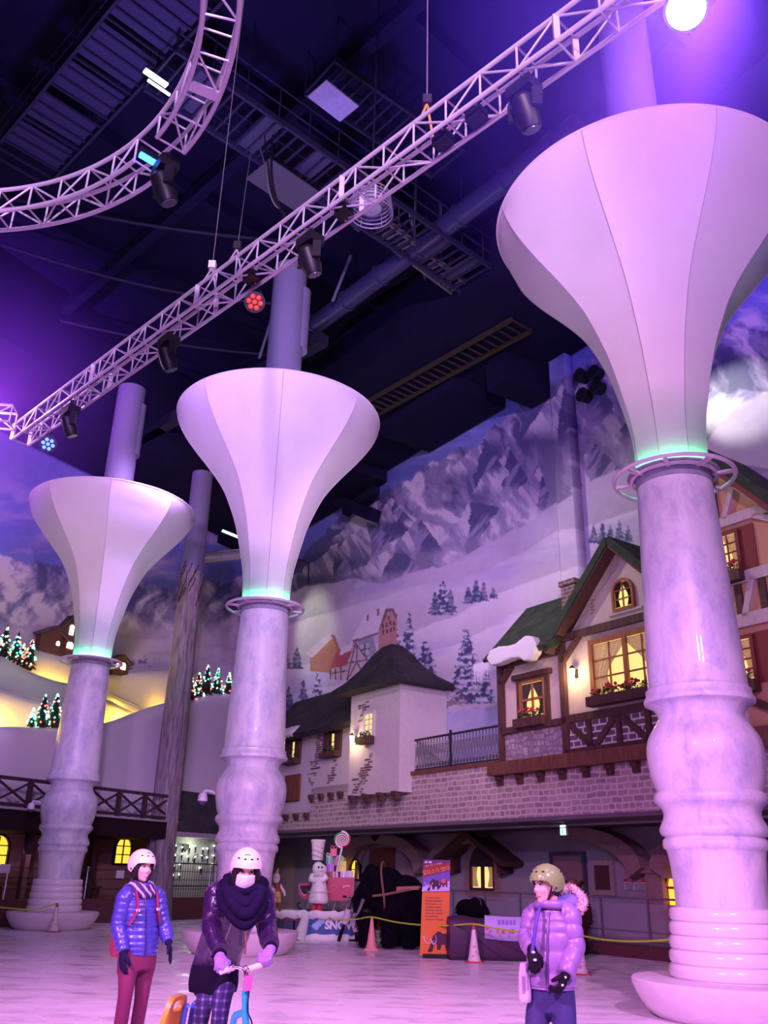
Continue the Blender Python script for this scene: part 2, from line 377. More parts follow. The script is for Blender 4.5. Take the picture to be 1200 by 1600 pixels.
    shr = sst(.5, .62, fbm(x/9, y/9, 150))*np.exp(-((x-690)/34)**2-((y-1095)/16)**2); C = mixc(C, (.25,.16,.16), np.clip(shr*1.6, 0, .8))
    def pz(pp): return [(420+a/3, 920+b/3) for a, b in pp]
    for pp, c in [([(205,300),(300,225),(335,270),(335,400),(205,388)], (.50,.24,.16)), ([(180,305),(300,206),(322,222),(215,325)], (.74,.66,.74)), ([(300,212),(322,222),(345,285),(335,290)], (.35,.14,.12)),
                  ([(330,290),(415,250),(380,365),(300,375)], (.46,.10,.12)), ([(350,280),(412,250),(398,290),(345,315)], (.78,.72,.80)), ([(300,380),(378,360),(378,430),(300,425)], (.60,.50,.52)),
                  ([(375,435),(380,350),(420,255),(475,335),(475,435)], (.60,.52,.55)), ([(425,245),(500,225),(520,300),(470,330)], (.36,.34,.40)), ([(400,242),(470,112),(562,72),(525,205)], (.76,.72,.80)), ([(405,245),(525,205),(527,216),(408,256)], (.25,.16,.18)),
                  ([(525,292),(527,200),(577,108),(612,130),(610,292)], (.52,.27,.25)), ([(525,205),(560,95),(595,95),(615,125),(612,150),(590,112),(572,112),(540,180)], (.22,.15,.17)),
                  ([(470,125),(480,120),(480,150),(470,152)], (.4,.18,.16)), ([(518,98),(530,93),(530,128),(520,130)], (.4,.18,.16)), ([(440,265),(482,255),(482,310),(445,318)], (.55,.60,.72))]:
        m = inpoly(x, y, pz(pp)); C = np.where(m[..., None], np.asarray(c)*(.9+.2*fbm(x/8, y/8, 160))[..., None], C)
    for a, b in [((378,430),(418,258)),((420,258),(474,335)),((380,350),(472,335)),((425,262),(425,345)),((425,345),(380,430)),((425,345),(470,430)),((300,400),(378,385)),((300,380),(300,425)),((325,378),(325,425)),((350,370),(350,428)),((462,260),(462,315)),((442,290),(482,283))]:
        (x0, y0), (x1, y1) = pz([a, b]); L = math.hypot(x1-x0, y1-y0); t = np.clip(((x-x0)*(x1-x0)+(y-y0)*(y1-y0))/L**2, 0, 1)
        C = np.where((np.hypot(x-x0-t*(x1-x0), y-y0-t*(y1-y0)) < 1.0)[..., None], np.array((.16,.09,.10)), C)
    for a in [(548,180),(565,172),(583,165),(600,165),(550,205),(567,200),(585,195),(600,190),(575,140)]:
        (x0, y0), = pz([a]); C = np.where(((np.abs(x-x0) < 1.4) & (np.abs(y-y0) < 3.4))[..., None], np.array((.10,.07,.10)), C)
    return np.clip(C, 0, 1)
def paint_left(x, y):
    C = np.zeros(x.shape+(3,))+np.array((.16,.19,.52))
    C = mixc(C, (.46,.38,.62), sst(.48, .72, fbm(x/110, y/40, 203))*sst(700, 830, y))
    top = line(x, [(-200,868),(0,872),(60,878),(110,890),(160,880),(200,902),(260,916),(300,900),(345,905),(400,880)])+(fbm(x/30, x*0+2, 210, 6, .6)-.5)*34
    m = sst(-2, 3, y-top)
    wx = (fbm(x/50, y/50, 220)-.5)*50
    n1 = fbm((x+wx-.7*y)/26, (y+.7*x+wx)/90, 230, 6, .6); n2 = fbm((x+wx+.9*y)/22, (y-.6*x)/80, 240, 6, .6)
    f = .5*n1+.5*n2
    Cm = mixc(mixc(np.zeros_like(C)+SNOWC*.9, MID, sst(.42, .50, f)), ROCK, sst(.50, .62, f))
    C = mixc(C, Cm, m)
    C = mixc(C, np.array((.58,.50,.66)), sst(950, 1010, y))
    C = mixc(C, (.42,.34,.52), sst(.55, .75, fbm(x/60, y/14, 250))*sst(950, 990, y)*.7)
    sh = sst(.56, .64, fbm(x/7, y/9, 260))*np.exp(-((x-215)/30)**2-((y-1040)/12)**2); C = mixc(C, (.16,.10,.16), np.clip(sh*2, 0, .8))
    return np.clip(C, 0, 1)
M_MURAL = m_paint('mural_paint')
def mural(name, fr, s0, s1, z0, z1, o, step, fn):
    ns, nz = int((s1-s0)/step)+1, int((z1-z0)/step)+1
    S, Z = np.meshgrid(np.linspace(s0, s1, ns), np.linspace(z0, z1, nz))
    P, t, n = np.array(fr.P), np.array(fr.t), np.array(fr.n)
    W = P[None, None]+S[..., None]*t+o*n; W[..., 2] = Z
    D = W-np.array(CAM_P); R, U, Fv = np.array(CAM_R), np.array(CAM_U), np.array(_fw)
    zc = np.maximum(D@Fv, 1.); X = 600+F_PX*(D@R)/zc; Y = 800-F_PX*(D@U)/zc
    col = fn(X, Y)
    me = bpy.data.meshes.new(name)
    idx = np.arange(ns*nz).reshape(nz, ns)
    q = np.stack([idx[:-1, :-1], idx[:-1, 1:], idx[1:, 1:], idx[1:, :-1]], -1).reshape(-1, 4)
    me.vertices.add(ns*nz); me.vertices.foreach_set('co', W.reshape(-1).astype(np.float32))
    me.loops.add(q.size); me.loops.foreach_set('vertex_index', q.reshape(-1).astype(np.int32))
    me.polygons.add(len(q)); me.polygons.foreach_set('loop_start', np.arange(0, q.size, 4, dtype=np.int32)); me.polygons.foreach_set('loop_total', np.full(len(q), 4, dtype=np.int32))
    me.update(); me.validate()
    a = me.color_attributes.new('paint', 'FLOAT_COLOR', 'POINT')
    rgba = np.ones((ns*nz, 4), np.float32); rgba[:, :3] = col.reshape(-1, 3); a.data.foreach_set('color', rgba.reshape(-1))
    me.materials.append(M_MURAL)
    o_ = bpy.data.objects.new(name, me); COL.objects.link(o_); struct(o_)
    sol = o_.modifiers.new('thick', 'SOLIDIFY'); sol.thickness = .25; sol.offset = 0
    return o_
mural('wall_right', RW, -9, 24.05, 3.0, 18.3, 1.6, .042, paint_right)
mural('wall_left', LW, -9, 15.8, 3.0, 20, 5.0, .06, paint_left)

# ================================================================== floor, kerbs, ceiling
def slab(name, pts, z0, z1, m):
    mb = MB(); mb.prism([V((x, y, z0)) for x, y in pts], V((0,0,z1-z0))); return struct(mb.obj(name, m, smooth=False))
slab('floor', [(-40,-8),(30,-8),(30,50),(-40,50)], -.2, 0, M_ICE)
M_WALK = mat('walkway_concrete', (.30,.26,.27), .8, noise=.15); M_KERB = mat('kerb_red_paint', (.10,.03,.035), .7)
def wall_strip(fr, name, u0, u1, z0, z1, o0, o1, m):
    mb = MB(); fr.box(mb, u0, u1, z0, z1, o0, o1); return struct(mb.obj(name, m, smooth=False))
wall_strip(RW, 'trim_1', -14, 18.2, 0, .25, 0, .3, M_KERB)
wall_strip(RW, 'trim_2', -14, 18.2, 0, .2, .3, 3.5, M_WALK)
wall_strip(LW, 'trim_3', -9, 12.6, 0, .72, 0, .3, M_KERB)
wall_strip(LW, 'trim_4', -9, 12.6, 0, .6, .3, 3.4, M_WALK)
# ceiling deck, the lower soffit along the mural and the stepped bulkheads
slab('ceiling', [(-45,-12),(35,-12),(35,55),(-45,55)], 20.0, 20.4, M_CEIL)
wall_strip(RW, 'trim_5', -12, 24, 17.5, 20, -3.6, 1.4, M_CEIL)
mb = MB()
for s0, s1, dz, o0 in [(11.5,24,.75,-1.2),(4.2,8.6,.55,-1.0),(8.6,11.5,.25,-1.2),(2.0,2.9,1.15,-.6)]: RW.box(mb, s0, s1, 17.5-dz, 17.55, o0, 1.35)
struct(mb.obj('trim_6', M_CEIL, smooth=False))
wall_strip(LW, 'trim_7', -9, 15, 17.0, 20, -1, 4.6, M_CEIL)

# ================================================================== the three trumpet columns
HORN = [(.575,7.78),(.585,8.0),(.60,8.35),(.645,8.7),(.72,9.05),(.80,9.4),(.92,9.85),(1.07,10.25),(1.27,10.7),(1.50,11.05),(1.78,11.4),(2.08,11.75),(2.35,12.1),(2.54,12.4),(2.66,12.68),(2.705,12.88)]
def cat(P, n=4):
    out = []
    for i in range(len(P)-1):
        p0, p1, p2, p3 = P[max(i-1,0)], P[i], P[i+1], P[min(i+2,len(P)-1)]
        for k in range(n):
            t = k/n; out.append(tuple(.5*((2*b)+(c-a)*t+(2*a-5*b+4*c-d)*t*t+(-a+3*b-3*c+d)*t**3) for a, b, c, d in zip(p0,p1,p2,p3)))
    out.append(tuple(P[-1])); return out
PILLAR = cat([(.60,1.31),(.605,1.6),(.63,1.9),(.655,2.03)]) + [(.69,2.05),(.70,2.10),(.69,2.16),(.655,2.19),(.66,2.2)] + cat([(.70,2.22),(.725,2.28),(.70,2.36),(.655,2.46),(.665,2.56),(.755,2.66)],3) + [(.765,2.70),(.755,2.76),(.71,2.80)] + \
    cat([(.71,2.80),(.765,2.98),(.80,3.2),(.805,3.36),(.775,3.52),(.70,3.66),(.61,3.80),(.60,3.86),(.66,3.97),(.775,4.03)],4) + [(.785,4.07),(.76,4.12),(.745,4.14),(.745,4.22),(.715,4.24),(.705,4.28)] + [(.705-.0372*(z-4.28),z) for z in (4.6,5.2,5.8,6.4,7.0,7.52)]
def trumpet_column(x, y, seam_deg, top, label, posts):
    t = thing('trumpet_column', label, 'column', (x, y, 0), 'trumpet topped columns')
    b = V((x, y, 0))
    mb = MB(); mb.lathe(cat([(.97,0),(1.06,.06),(1.15,.17),(1.23,.31),(1.262,.41)],3)+[(1.262,.435),(1.245,.45),(.70,.455)], b, 72); mb.obj('bowl_base', mat('moulded_stone', (.74,.68,.72), .5, noise=.12, scale=5), t)
    mb = MB(); pr = [(.74,.45)]
    for k in range(5):
        z0 = .46+k*.17; r0 = .73-.017*k; pr += [(r0,z0),(r0+.025,z0+.02),(r0+.036,z0+.07),(r0+.03,z0+.13),(r0+.004,z0+.165)]
    mb.lathe(pr+[(.62,1.315)], b, 64); mb.obj('ribbed_foot', mat('gloss_white_paint', (.82,.78,.82), .22, noise=.05), t)
    mb = MB(); mb.lathe(PILLAR, b, 72); mb.obj('pillar', M_MARBLE, t, angle=50)
    mb = MB(); mb.lathe([(.60,7.5),(.60,7.68),(.72,7.69),(.725,7.72),(.58,7.73)], b, 48); mb.obj('collar', mat('painted_rock', (.3,.3,.4), .8, noise=.5, scale=6), t)
    mb = MB(); mb.torus(b+V((0,0,7.66)), .945, .035, n=64); mb.torus(b+V((0,0,7.66)), .655, .03, n=56); rg = mb.obj('ring_rail', M_RINGM, t)
    for k in range(8):
        a = k*PI/4+math.radians(seam_deg)+.2; d = V((math.cos(a), math.sin(a), 0)); mb = MB(); mb.bar(b+d*.6+V((0,0,7.66)), b+d*.94+V((0,0,7.66)), .07, .045); mb.obj('spoke', M_RINGM, t)
    mb = MB(); mb.torus(b+V((0,0,7.742)), .612, .015, n=48); mb.obj('green_led_strip', glow('green_led', (.06,1,.34), LED_S), t)
    a0 = math.radians(seam_deg)
    def rf(a, i):
        u = ((a-a0) % (PI/4))-PI/8; poly = math.cos(PI/8)/math.cos(u)
        tz = (hp[i][1]-7.78)/(12.88-7.78); w = .75*min(1, (1-tz)/.13)*(.35+.65*min(1, tz/.3)) if tz < 1 else 0
        return 1-w*(1-poly)
    hp = cat(HORN, 3)
    # rotate so a lathe vertex falls on every seam
    mb = MB(); n = 64; vs = []; full = hp+[(2.69,12.90)]+[(r-.03, z+.01) for r, z in reversed(hp)]
    zi = list(range(len(hp)))+[len(hp)-1]+list(range(len(hp)-1, -1, -1))
    for (r, z), i in zip(full, zi):
        for k in range(n):
            a = a0+2*PI*k/n; q = r*rf(a, i); vs.append(b+V((q*math.cos(a), q*math.sin(a), z)))
    fs = [(i*n+k, i*n+(k+1) % n, (i+1)*n+(k+1) % n, (i+1)*n+k) for i in range(len(full)-1) for k in range(n)]
    mb.add(vs, fs); h = mb.obj('trumpet_shade', M_FABRIC, t, angle=12)
    mb = MB(); mb.torus(b+V((0,0,12.885)), 2.695, .028, n=96, m=6); mb.obj('rim_tube', M_FABRIC, t)
    for k in range(8):
        a = a0+k*PI/4; mb = MB(); mb.tube([b+V(((r+.004)*math.cos(a), (r+.004)*math.sin(a), z)) for r, z in hp], .007, 5); mb.obj('seam', mat('grey_seam', (.45,.38,.46), .8), h)
    mb = MB(); mb.lathe([(.50,7.9),(.49,14),(.48,top)], b, 40); mb.obj('upper_post', mat('post_paint', (.24,.23,.31), .55, noise=.1), t)
    for (dx, dy, r, z0, z1) in posts:
        mb = MB(); mb.lathe([(r,z0),(r,z1)], b+V((dx, dy, 0)), 24); mb.obj('pipe_sleeve', mat('post_paint', (.42,.40,.52), .55), t)
    return t
LED_S = 130.0
trumpet_column(4.69, 12.95, 233, 20.0, 'nearest and largest trumpet topped column, cut off by the right picture edge', [])
trumpet_column(-2.887, 21.06, 278, 17.9, 'middle trumpet topped column, behind the person leaning on the scooter', [(.28,.1,.34,15.2,17.2)])
trumpet_column(-9.18, 27.68, 284, 17.6, 'farthest trumpet topped column on the left, with an orange and white cone at its foot', [(.26,.1,.3,15,17)])
def dome_camera(p, d, label):
    t = thing('dome_camera', label, 'camera', p, 'dome cameras on the columns'); p = V(p); d = V(d).normalized()
    mb = MB(); q = p-d*.05; mb.tube([q, p+d*.12+V((0,0,.09)), p+d*.26+V((0,0,.1)), p+d*.30+V((0,0,.03))], .03, 8); mb.obj('arm', M_RINGM, t)
    mb = MB(); mb.lathe([(.07,.0),(.095,-.03),(.115,-.15),(.11,-.17)], p+d*.30+V((0,0,.04)), 20); mb.obj('housing', M_RINGM, t)
    mb = MB(); mb.ball(p+d*.30+V((0,0,-.13)), (.095,.095,.085)); mb.obj('dome', mat('smoked_dome', (.10,.08,.16), .15), t)
dome_camera((-2.887-.80, 21.06+.02, 3.22), (-1, .05, 0), 'white dome camera on an arm, on the bulge of the middle column')
dome_camera((-9.18-.78, 27.68-.1, 3.32), (-1, -.35, 0), 'white dome camera on an arm, on the bulge of the left column')
# ================================================================== right wall: stone band, overhang and the village fronts
wall_strip(RW, 'wall_band', -14, 14.1, 3.14, 4.6, 0, .35, M_STONE)
wall_strip(RW, 'wall_band_far', 14.1, 18.2, 3.14, 3.75, 0, .35, M_STONE)
wall_strip(RW, 'trim_8', -14, 18.2, 3.04, 3.14, -.02, 3.6, mat('soffit_paint', (.16,.12,.15), .9))
wall_strip(RW, 'trim_9', -14, 18.2, 4.5, 4.6, .35, 1.6, M_WALK)
M_LOWPL = mat('grey_plaster', (.42,.40,.44), .9, noise=.12, scale=1.5)
wall_strip(RW, 'wall_lower', -14, 23.5, 0, 3.1, 3.5, 3.7, M_LOWPL)
wall_strip(RW, 'trim_10', 3.6, 8.4, 4.6, 4.72, -.05, .3, M_BROWN)
M_PINKST = mat('pink_stone_trim', (.42,.27,.25), .85, noise=.25, scale=9, bump=.3)

def ring_pts(sc, zc, r, a0, a1, n=14): return [(sc+r*math.cos(a0+(a1-a0)*i/n), zc+r*math.sin(a0+(a1-a0)*i/n)) for i in range(n+1)]
def arch_poly(s0, s1, z0, z1, pad=0, point=0):
    c = (s0+s1)/2; r = (s1-s0)/2+pad
    zc = z1-(s1-s0)/2*(1+point)
    return [(s0-pad, z0-pad), (s1+pad, z0-pad)]+[(c+r*math.cos(a), zc+r*(1+point)*math.sin(a)) for a in [PI*i/16 for i in range(17)]]
def frame_mesh(fr, outer, inner, o0, o1):
    """ring between two outlines with the same number of points"""
    mb = MB(); n = len(outer)
    A = [fr(u, z, o0) for u, z in outer]; B = [fr(u, z, o0) for u, z in inner]; A2 = [fr(u, z, o1) for u, z in outer]; B2 = [fr(u, z, o1) for u, z in inner]
    fs = []
    for i in range(n):
        j = (i+1) % n; fs += [(i, j, n+j, n+i), (2*n+i, 3*n+i, 3*n+j, 2*n+j), (i, 2*n+i, 2*n+j, j), (n+i, n+j, 3*n+j, 3*n+i)]
    mb.add(A+B+A2+B2, fs); return mb
def rect(s0, s1, z0, z1, p=0): return [(s0-p, z0-p), (s1+p, z0-p), (s1+p, z1+p), (s0-p, z1+p)]
def curtain_mesh(fr, s_in, s_out, z0, z1, o, flip):
    """gathered curtain tied back to one side, with soft folds"""
    mb = MB(); nz, ns = 14, 18; vs = []
    for i in range(nz+1):
        t = i/nz; z = z1+(z0-z1)*t
        w = (1-.62*math.sin(min(1, t/.72)*PI/2)**1.5) if t < .72 else .38+.18*(t-.72)/.28
        for k in range(ns+1):
            u = k/ns; s = s_out+(s_in-s_out)*u*w
            vs.append(fr(s, z, o+.012*math.sin(u*9*PI)))
    mb.add(vs, [(i*(ns+1)+k, i*(ns+1)+k+1, (i+1)*(ns+1)+k+1, (i+1)*(ns+1)+k) for i in range(nz) for k in range(ns)]); return mb
def foliage_mesh(fr, s0, s1, z, o, n, r, zh=.18):
    mb = MB()
    for i in range(n):
        c = fr(random.uniform(s0, s1), z+random.uniform(0, zh), o+random.uniform(-.08, .08))
        a = V((random.uniform(-1,1), random.uniform(-1,1), random.uniform(-.3,1))).normalized(); b_ = a.orthogonal().normalized(); q = r*random.uniform(.6, 1.3)
        mb.add([c-a*q, c+b_*q*.45+a.cross(b_)*q*.15, c+a*q, c-b_*q*.45+a.cross(b_)*q*.15], [(0,1,2,3)])
    return mb
def petals_mesh(fr, s0, s1, z, o, n):
    mb = MB()
    for i in range(n): mb.ball(fr(random.uniform(s0, s1), z+random.uniform(0, .16), o+random.uniform(-.05, .05)), random.uniform(.035, .06), nu=7, nv=5)
    return mb
def window(fr, parent, s0, s1, z0, z1, cols=2, rows=3, arch=0, fw=.09, o=0., fm=None, curtain=None, box=None, pane=None, point=0., mull=.03, only=None):
    fm = fm or M_BROWN; pane = pane or M_PANE
    inner = arch_poly(s0, s1, z0, z1, 0, point) if arch else rect(s0, s1, z0, z1); outer = arch_poly(s0, s1, z0, z1, fw, point) if arch else rect(s0, s1, z0, z1, fw)
    mb = frame_mesh(fr, outer, inner, o-.09, o+.02)
    for c in range(1, cols): u = s0+(s1-s0)*c/cols; fr.box(mb, u-mull/2, u+mull/2, z0, z1-.02, o-.06, o-.02)
    for r in range(1, rows): zz = z0+(z1-z0)*r/rows; fr.box(mb, s0, s1, zz-mull/2, zz+mull/2, o-.06, o-.02)
    f = mb.obj('window_frame', fm, parent, smooth=False)
    mb = MB(); fr.poly(mb, inner, o-.012, o+.01); mb.obj('pane', pane, f, smooth=False)
    if curtain:
        for k in (0, 1):
            so, si = (s1-.02, (s0+s1)/2) if k == 0 else (s0+.02, (s0+s1)/2)
            curtain_mesh(fr, si, so, z0+.03, z1-.02, o-.034, k).obj('curtain', curtain, f, fix=False)
    if box:
        mb = MB(); fr.box(mb, s0-.12, s1+.12, z0-.30, z0-.06, o-.32, o-.06); b_ = mb.obj('flower_box', M_DKBEAM, parent, smooth=False)
        foliage_mesh(fr, s0, s1, z0-.08, o-.2, int(90*(s1-s0)), .07).obj('foliage', M_GREEN, b_, smooth=False, fix=False)
        if box == 2: petals_mesh(fr, s0+.05, s1-.05, z0+.05, o-.22, int(9*(s1-s0))+3).obj('blossoms', M_REDFL, b_)
    return f
def sconce(fr, parent, s, z, o=0.):
    mb = MB(); fr.box(mb, s-.05, s+.05, z-.1, z+.12, o-.04, o); mb.tube([fr(s, z+.08, o-.03), fr(s, z+.16, o-.12), fr(s, z+.12, o-.18)], .014, 6)
    mb.lathe([(.10,.12),(.03,.2)], fr(s, z, o-.18), 8); k = mb.obj('wall_lantern', M_IRON, parent)
    mb = MB(); mb.lathe([(.05,-.1),(.085,.1)], fr(s, z, o-.18), 12); mb.obj('lamp_glass', glow('lantern_glass', (1,.78,.38), 9), k)
    l = bpy.data.lights.new('lantern_light', 'POINT'); l.energy = 36; l.color = (1, .72, .34); l.shadow_soft_size = .09
    lo = bpy.data.objects.new('lantern_light', l); COL.objects.link(lo); lo.parent = parent; lo.location = fr(s, z-.02, o-.34)-wloc(parent)
def corbels(fr, parent, ss, ztop, h=.22, o0=-.12):
    for s in ss:
        mb = MB(); fr.box(mb, s-.10, s+.10, ztop-h*.5, ztop, o0-.06, o0+.22); fr.box(mb, s-.085, s+.085, ztop-h, ztop-h*.5, o0, o0+.2); mb.obj('corbel', M_DKBEAM, parent, smooth=False)
def snow_blob(fr, parent, pts, o0, o1, name='roof_snow', drip=True):
    """thick rounded snow cap: a chain of fused balls along the eave"""
    mb = MB()
    for s, z, r in pts:
        for o in np.linspace(o0, o1, 3): mb.ball(fr(s, z+(o-o0)*.75, o), (r*1.25, r*1.2, r), nu=12, nv=8)
    rm = remesh(mb, .06, 6); return rm.obj(name, M_SNOW, parent)
def brick_patch(fr, parent, pts, o, seed):
    rr = random.Random(seed); mb = MB()
    for (s, z, w, n) in pts:
        for i in range(n):
            row = rr.randint(-3, 3); u = s+rr.uniform(-w, w); zz = round((z+row*.09)/.085)*.085
            l = rr.uniform(.12, .24); fr.box(mb, u-l/2, u+l/2, zz, zz+.055, o-.012, o+.01)
    return mb.obj('exposed_brick', M_OLDBRICK, parent, smooth=False)

M_WINF = m_wood('orange_brown_frame', (.30,.10,.035), (.42,.16,.06))
TALL0, TALL1 = RW.px(905, 760, 1.1)[0]+.25, RW.px(868, 760, 1.1)[0]
CH0, CH1 = RW.px(903, 930, .75)[0]+.12, RW.px(877, 930, .75)[0]; CHZ = RW.px(890, 912, .75)[1]
# ---- timber framed house above the band
H = thing('timber_framed_house', 'cream timber framed house front with mossy green roof, partly behind the nearest column', 'house', RW(-.2, 4.3))
mb = MB(); RW.poly(mb, [(.72,4.6),(-3.55,4.6),(-3.55,7.5),(-1.45,9.72),(.72,7.5)], -.02, .3); mb.obj('gable_wall', M_PLASTER, H, smooth=False)
mb = MB(); RW.poly(mb, [(.72,4.6),(3.22,4.6),(3.22,7.5),(.72,7.5)], .02, .3); mb.obj('wing_wall', M_PLASTER, H, smooth=False)
def roof_slab(mb, a, b, th, o0, o1): RW.bar(mb, a, b, th, o0, o1)
mb = MB(); A = [RW(3.5,7.42,-.42), RW(.55,7.42,-.42), RW(.55,9.35,1.45), RW(3.5,9.35,1.45)]; nrm = (A[1]-A[0]).cross(A[3]-A[0]).normalized()*.16
if nrm.z < 0: nrm = -nrm
mb.prism(A, nrm); mb.obj('wing_roof', M_ROOF, H, smooth=False)
for a, b in [((-1.45,9.9),(1.05,7.45)), ((-1.45,9.9),(-3.95,7.45))]:
    mb = MB(); RW.bar(mb, a, b, .2, -.45, 1.5); mb.obj('gable_roof', M_ROOF, H, smooth=False)
    mb = MB(); RW.bar(mb, (a[0], a[1]-.13), (b[0]*.99, b[1]-.1), .13, -.42, -.02); mb.obj('barge_board', M_DKBEAM, H, smooth=False)
for args in [((3.24,4.5),(3.24,7.5),.17), ((.72,4.5),(.72,7.6),.19), ((-3.5,4.5),(-3.5,7.5),.18), ((.72,7.72),(-3.5,7.72),.2), ((3.24,7.38),(.72,7.42),.17), ((3.24,5.48),(.72,5.5),.17), ((.72,5.52),(-3.5,5.52),.2), ((.72,4.68),(-3.5,4.68),.14),
             ((2.75,7.3),(3.24,6.85),.12), ((.72,7.05),(.05,7.65),.13)]:
    mb = MB(); RW.bar(mb, *args, -.14, .05); mb.obj('timber_beam', M_DKBEAM, H, smooth=False)
for args in [((.62,5.42),(-.18,4.75),.15), ((-.1,5.42),(-.1,4.75),.15), ((-.28,4.75),(-1.0,5.42),.15), ((-1.08,5.42),(-1.08,4.75),.15), ((-1.15,5.42),(-1.95,4.75),.15), ((-2.0,5.42),(-2.0,4.75),.15), ((-2.1,4.75),(-2.9,5.42),.15)]:
    mb = MB(); RW.bar(mb, *args, -.12, .0); mb.obj('timber_brace', M_DKBEAM, H, smooth=False)
mb = MB(); RW.box(mb, .68, -3.45, 4.72, 5.45, -.05, .0); mb.obj('brick_infill', M_BRICK, H, smooth=False)
mb = MB(); RW.box(mb, 3.2, .75, 4.68, 5.42, -.03, .02); mb.obj('stone_panel', m_stone('field_stone', (.50,.42,.46), (.30,.24,.30), (.26,.2,.26), row=.17, bw=.24, warp=.35), H, smooth=False)
mb = MB(); RW.box(mb, 3.62, -3.9, 4.28, 4.62, -.34, .1); mb.obj('jetty_beam', M_BROWN, H, smooth=False)
corbels(RW, H, [3.39,2.57,1.75,.94,.12,-.68,-1.49,-2.3,-3.1], 4.28, .26)
window(RW, H, -2.55, -.40, 6.0, 7.33, 4, 3, fw=.13, o=-.03, fm=M_WINF, curtain=M_CURT, box=2, mull=.04)
mb = MB(); RW.box(mb, -1.42, -1.54, 6.0, 7.33, -.13, -.05); mb.obj('mullion', M_WINF, H, smooth=False)
window(RW, H, 1.52, 2.40, 5.78, 6.72, 2, 2, fw=.06, fm=M_WINF, curtain=M_DKCURT, box=2, mull=.07)
mb = frame_mesh(RW, rect(1.46, 2.46, 5.72, 6.78, .13), rect(1.46, 2.46, 5.72, 6.78), -.07, .03); mb.obj('window_casing', M_DKBEAM, H, smooth=False)
mb = MB(); RW.box(mb, 1.2, 2.72, 6.86, 7.0, -.13, .02); mb.obj('window_head', M_DKBEAM, H, smooth=False)
window(RW, H, -1.83, -1.26, 8.1, 8.8, 2, 3, arch=1, fw=.07, o=-.03, fm=M_WINF, curtain=M_DKCURT)
mb = MB(); RW.box(mb, -2.1, -1.0, 7.96, 8.03, -.08, 0); mb.obj('sill', M_PLASTER, H, smooth=False)
sconce(RW, H, .28, 6.68)
mb = MB()                                                   # stencilled sprig and scroll line on the gable
for i in range(9): mb.ball(RW(-.42-.05*math.sin(i*2.1)-.03*(i % 3), 8.2+.09*i/2+.03*(i % 2), -.03), (.05,.012,.03), RW.ax, nu=8, nv=5)
mb.obj('painted_sprig', mat('ochre_stencil', (.45,.32,.16), .9), H)
mb = MB(); mb.tube([RW(-1.45+1.75*(1-i/24)+.05*math.sin(i*1.6), 7.95+1.5*i/24-.12+.05*math.cos(i*1.3), -.03) for i in range(25)], .012, 5); mb.obj('painted_scroll', mat('grey_stencil', (.42,.36,.36), .9), H)
mb = MB(); RW.box(mb, CH0, CH1, 8.3, CHZ, .75, 1.45); RW.box(mb, CH0-.05, CH1+.05, CHZ-.02, CHZ+.13, .7, 1.5); mb.obj('chimney', M_OLDBRICK, H, smooth=False)
mb = MB(); RW.poly(mb, [RW.px(x, y, -.55) for x, y in ((761,1029),(767,1016),(780,1010),(795,1009),(806,1006),(813,1000),(822,993),(832,994),(838,1004),(836,1019),(828,1031),(819,1033),(813,1028),(800,1029),(790,1033),(779,1038),(768,1040))], -.60, -.28)
remesh(mb, .035, 5).obj('roof_snow', M_SNOW, H)
mb = MB()
for i in range(16): s = 3.98-.055*i; L = random.uniform(.25, .75)*(1 if i < 12 else .5); mb.tube([RW(s,7.5,-.45), RW(s,7.5-L,-.45)], [.028,.004], 6)
mb.obj('icicles', mat('ice_clear', (.75,.75,.85), .15, noise=.02), H)
_o = mural('trim_11', RW, TALL0, TALL1, 9.2, 17.5, 1.1, .04, paint_right); _o.modifiers['thick'].thickness = .5; _o.modifiers['thick'].offset = 1
# ---- orange house at the right edge
O = thing('orange_half_timbered_house', 'orange half timbered house front with red roof edge at the right picture edge', 'house', RW(-6, 4.2))
mb = MB(); RW.poly(mb, [(-3.9,4.6),(-9.5,4.6),(-9.5,6.2),(-4.55,11.0),(-3.9,10.2)], -.05, .3); mb.obj('facade', M_ORANGE, O, smooth=False)
mb = MB(); RW.bar(mb, (-4.45,11.35), (-9.3,5.9), .22, -.5, 1.5); mb.obj('roof_slope', M_ROOF, O, smooth=False)
mb = MB(); RW.bar(mb, (-4.45,11.2), (-9.3,5.75), .26, -.48, -.3); mb.obj('barge_board', mat('red_brown_board', (.22,.04,.035), .7), O, smooth=False)
M_PALEB = m_wood('pale_board', (.55,.42,.42), (.66,.52,.52), rough=.8)
for args in [((-4.0,9.42),(-6.4,9.42),.24), ((-4.0,8.0),(-7.5,8.0),.26), ((-4.0,7.02),(-8.3,7.02),.30), ((-4.6,10.9),(-9.0,6.0),.26), ((-4.75,9.5),(-5.15,10.35),.13), ((-5.5,9.35),(-6.3,8.9),.14), ((-4.95,7.1),(-5.25,7.95),.15), ((-5.45,8.95),(-5.45,8.1),.0001)]:
    if args[2] < .01: continue
    mb = MB(); RW.bar(mb, *args, -.15, 0); mb.obj('pale_board', M_PALEB, O, smooth=False)
for args in [((-4.5,10.9),(-4.5,9.5),.2), ((-4.85,7.9),(-4.85,7.1),.16), ((-5.45,7.9),(-5.45,7.1),.16), ((-4.75,5.3),(-5.8,4.75),.16)]:
    mb = MB(); RW.bar(mb, *args, -.13, 0); mb.obj('dark_post', M_DKBEAM, O, smooth=False)
mb = MB(); RW.bar(mb, (-4.6,5.5),(-4.6,4.7),.2,-.13,0); mb.obj('pale_board', M_PALEB, O, smooth=False)
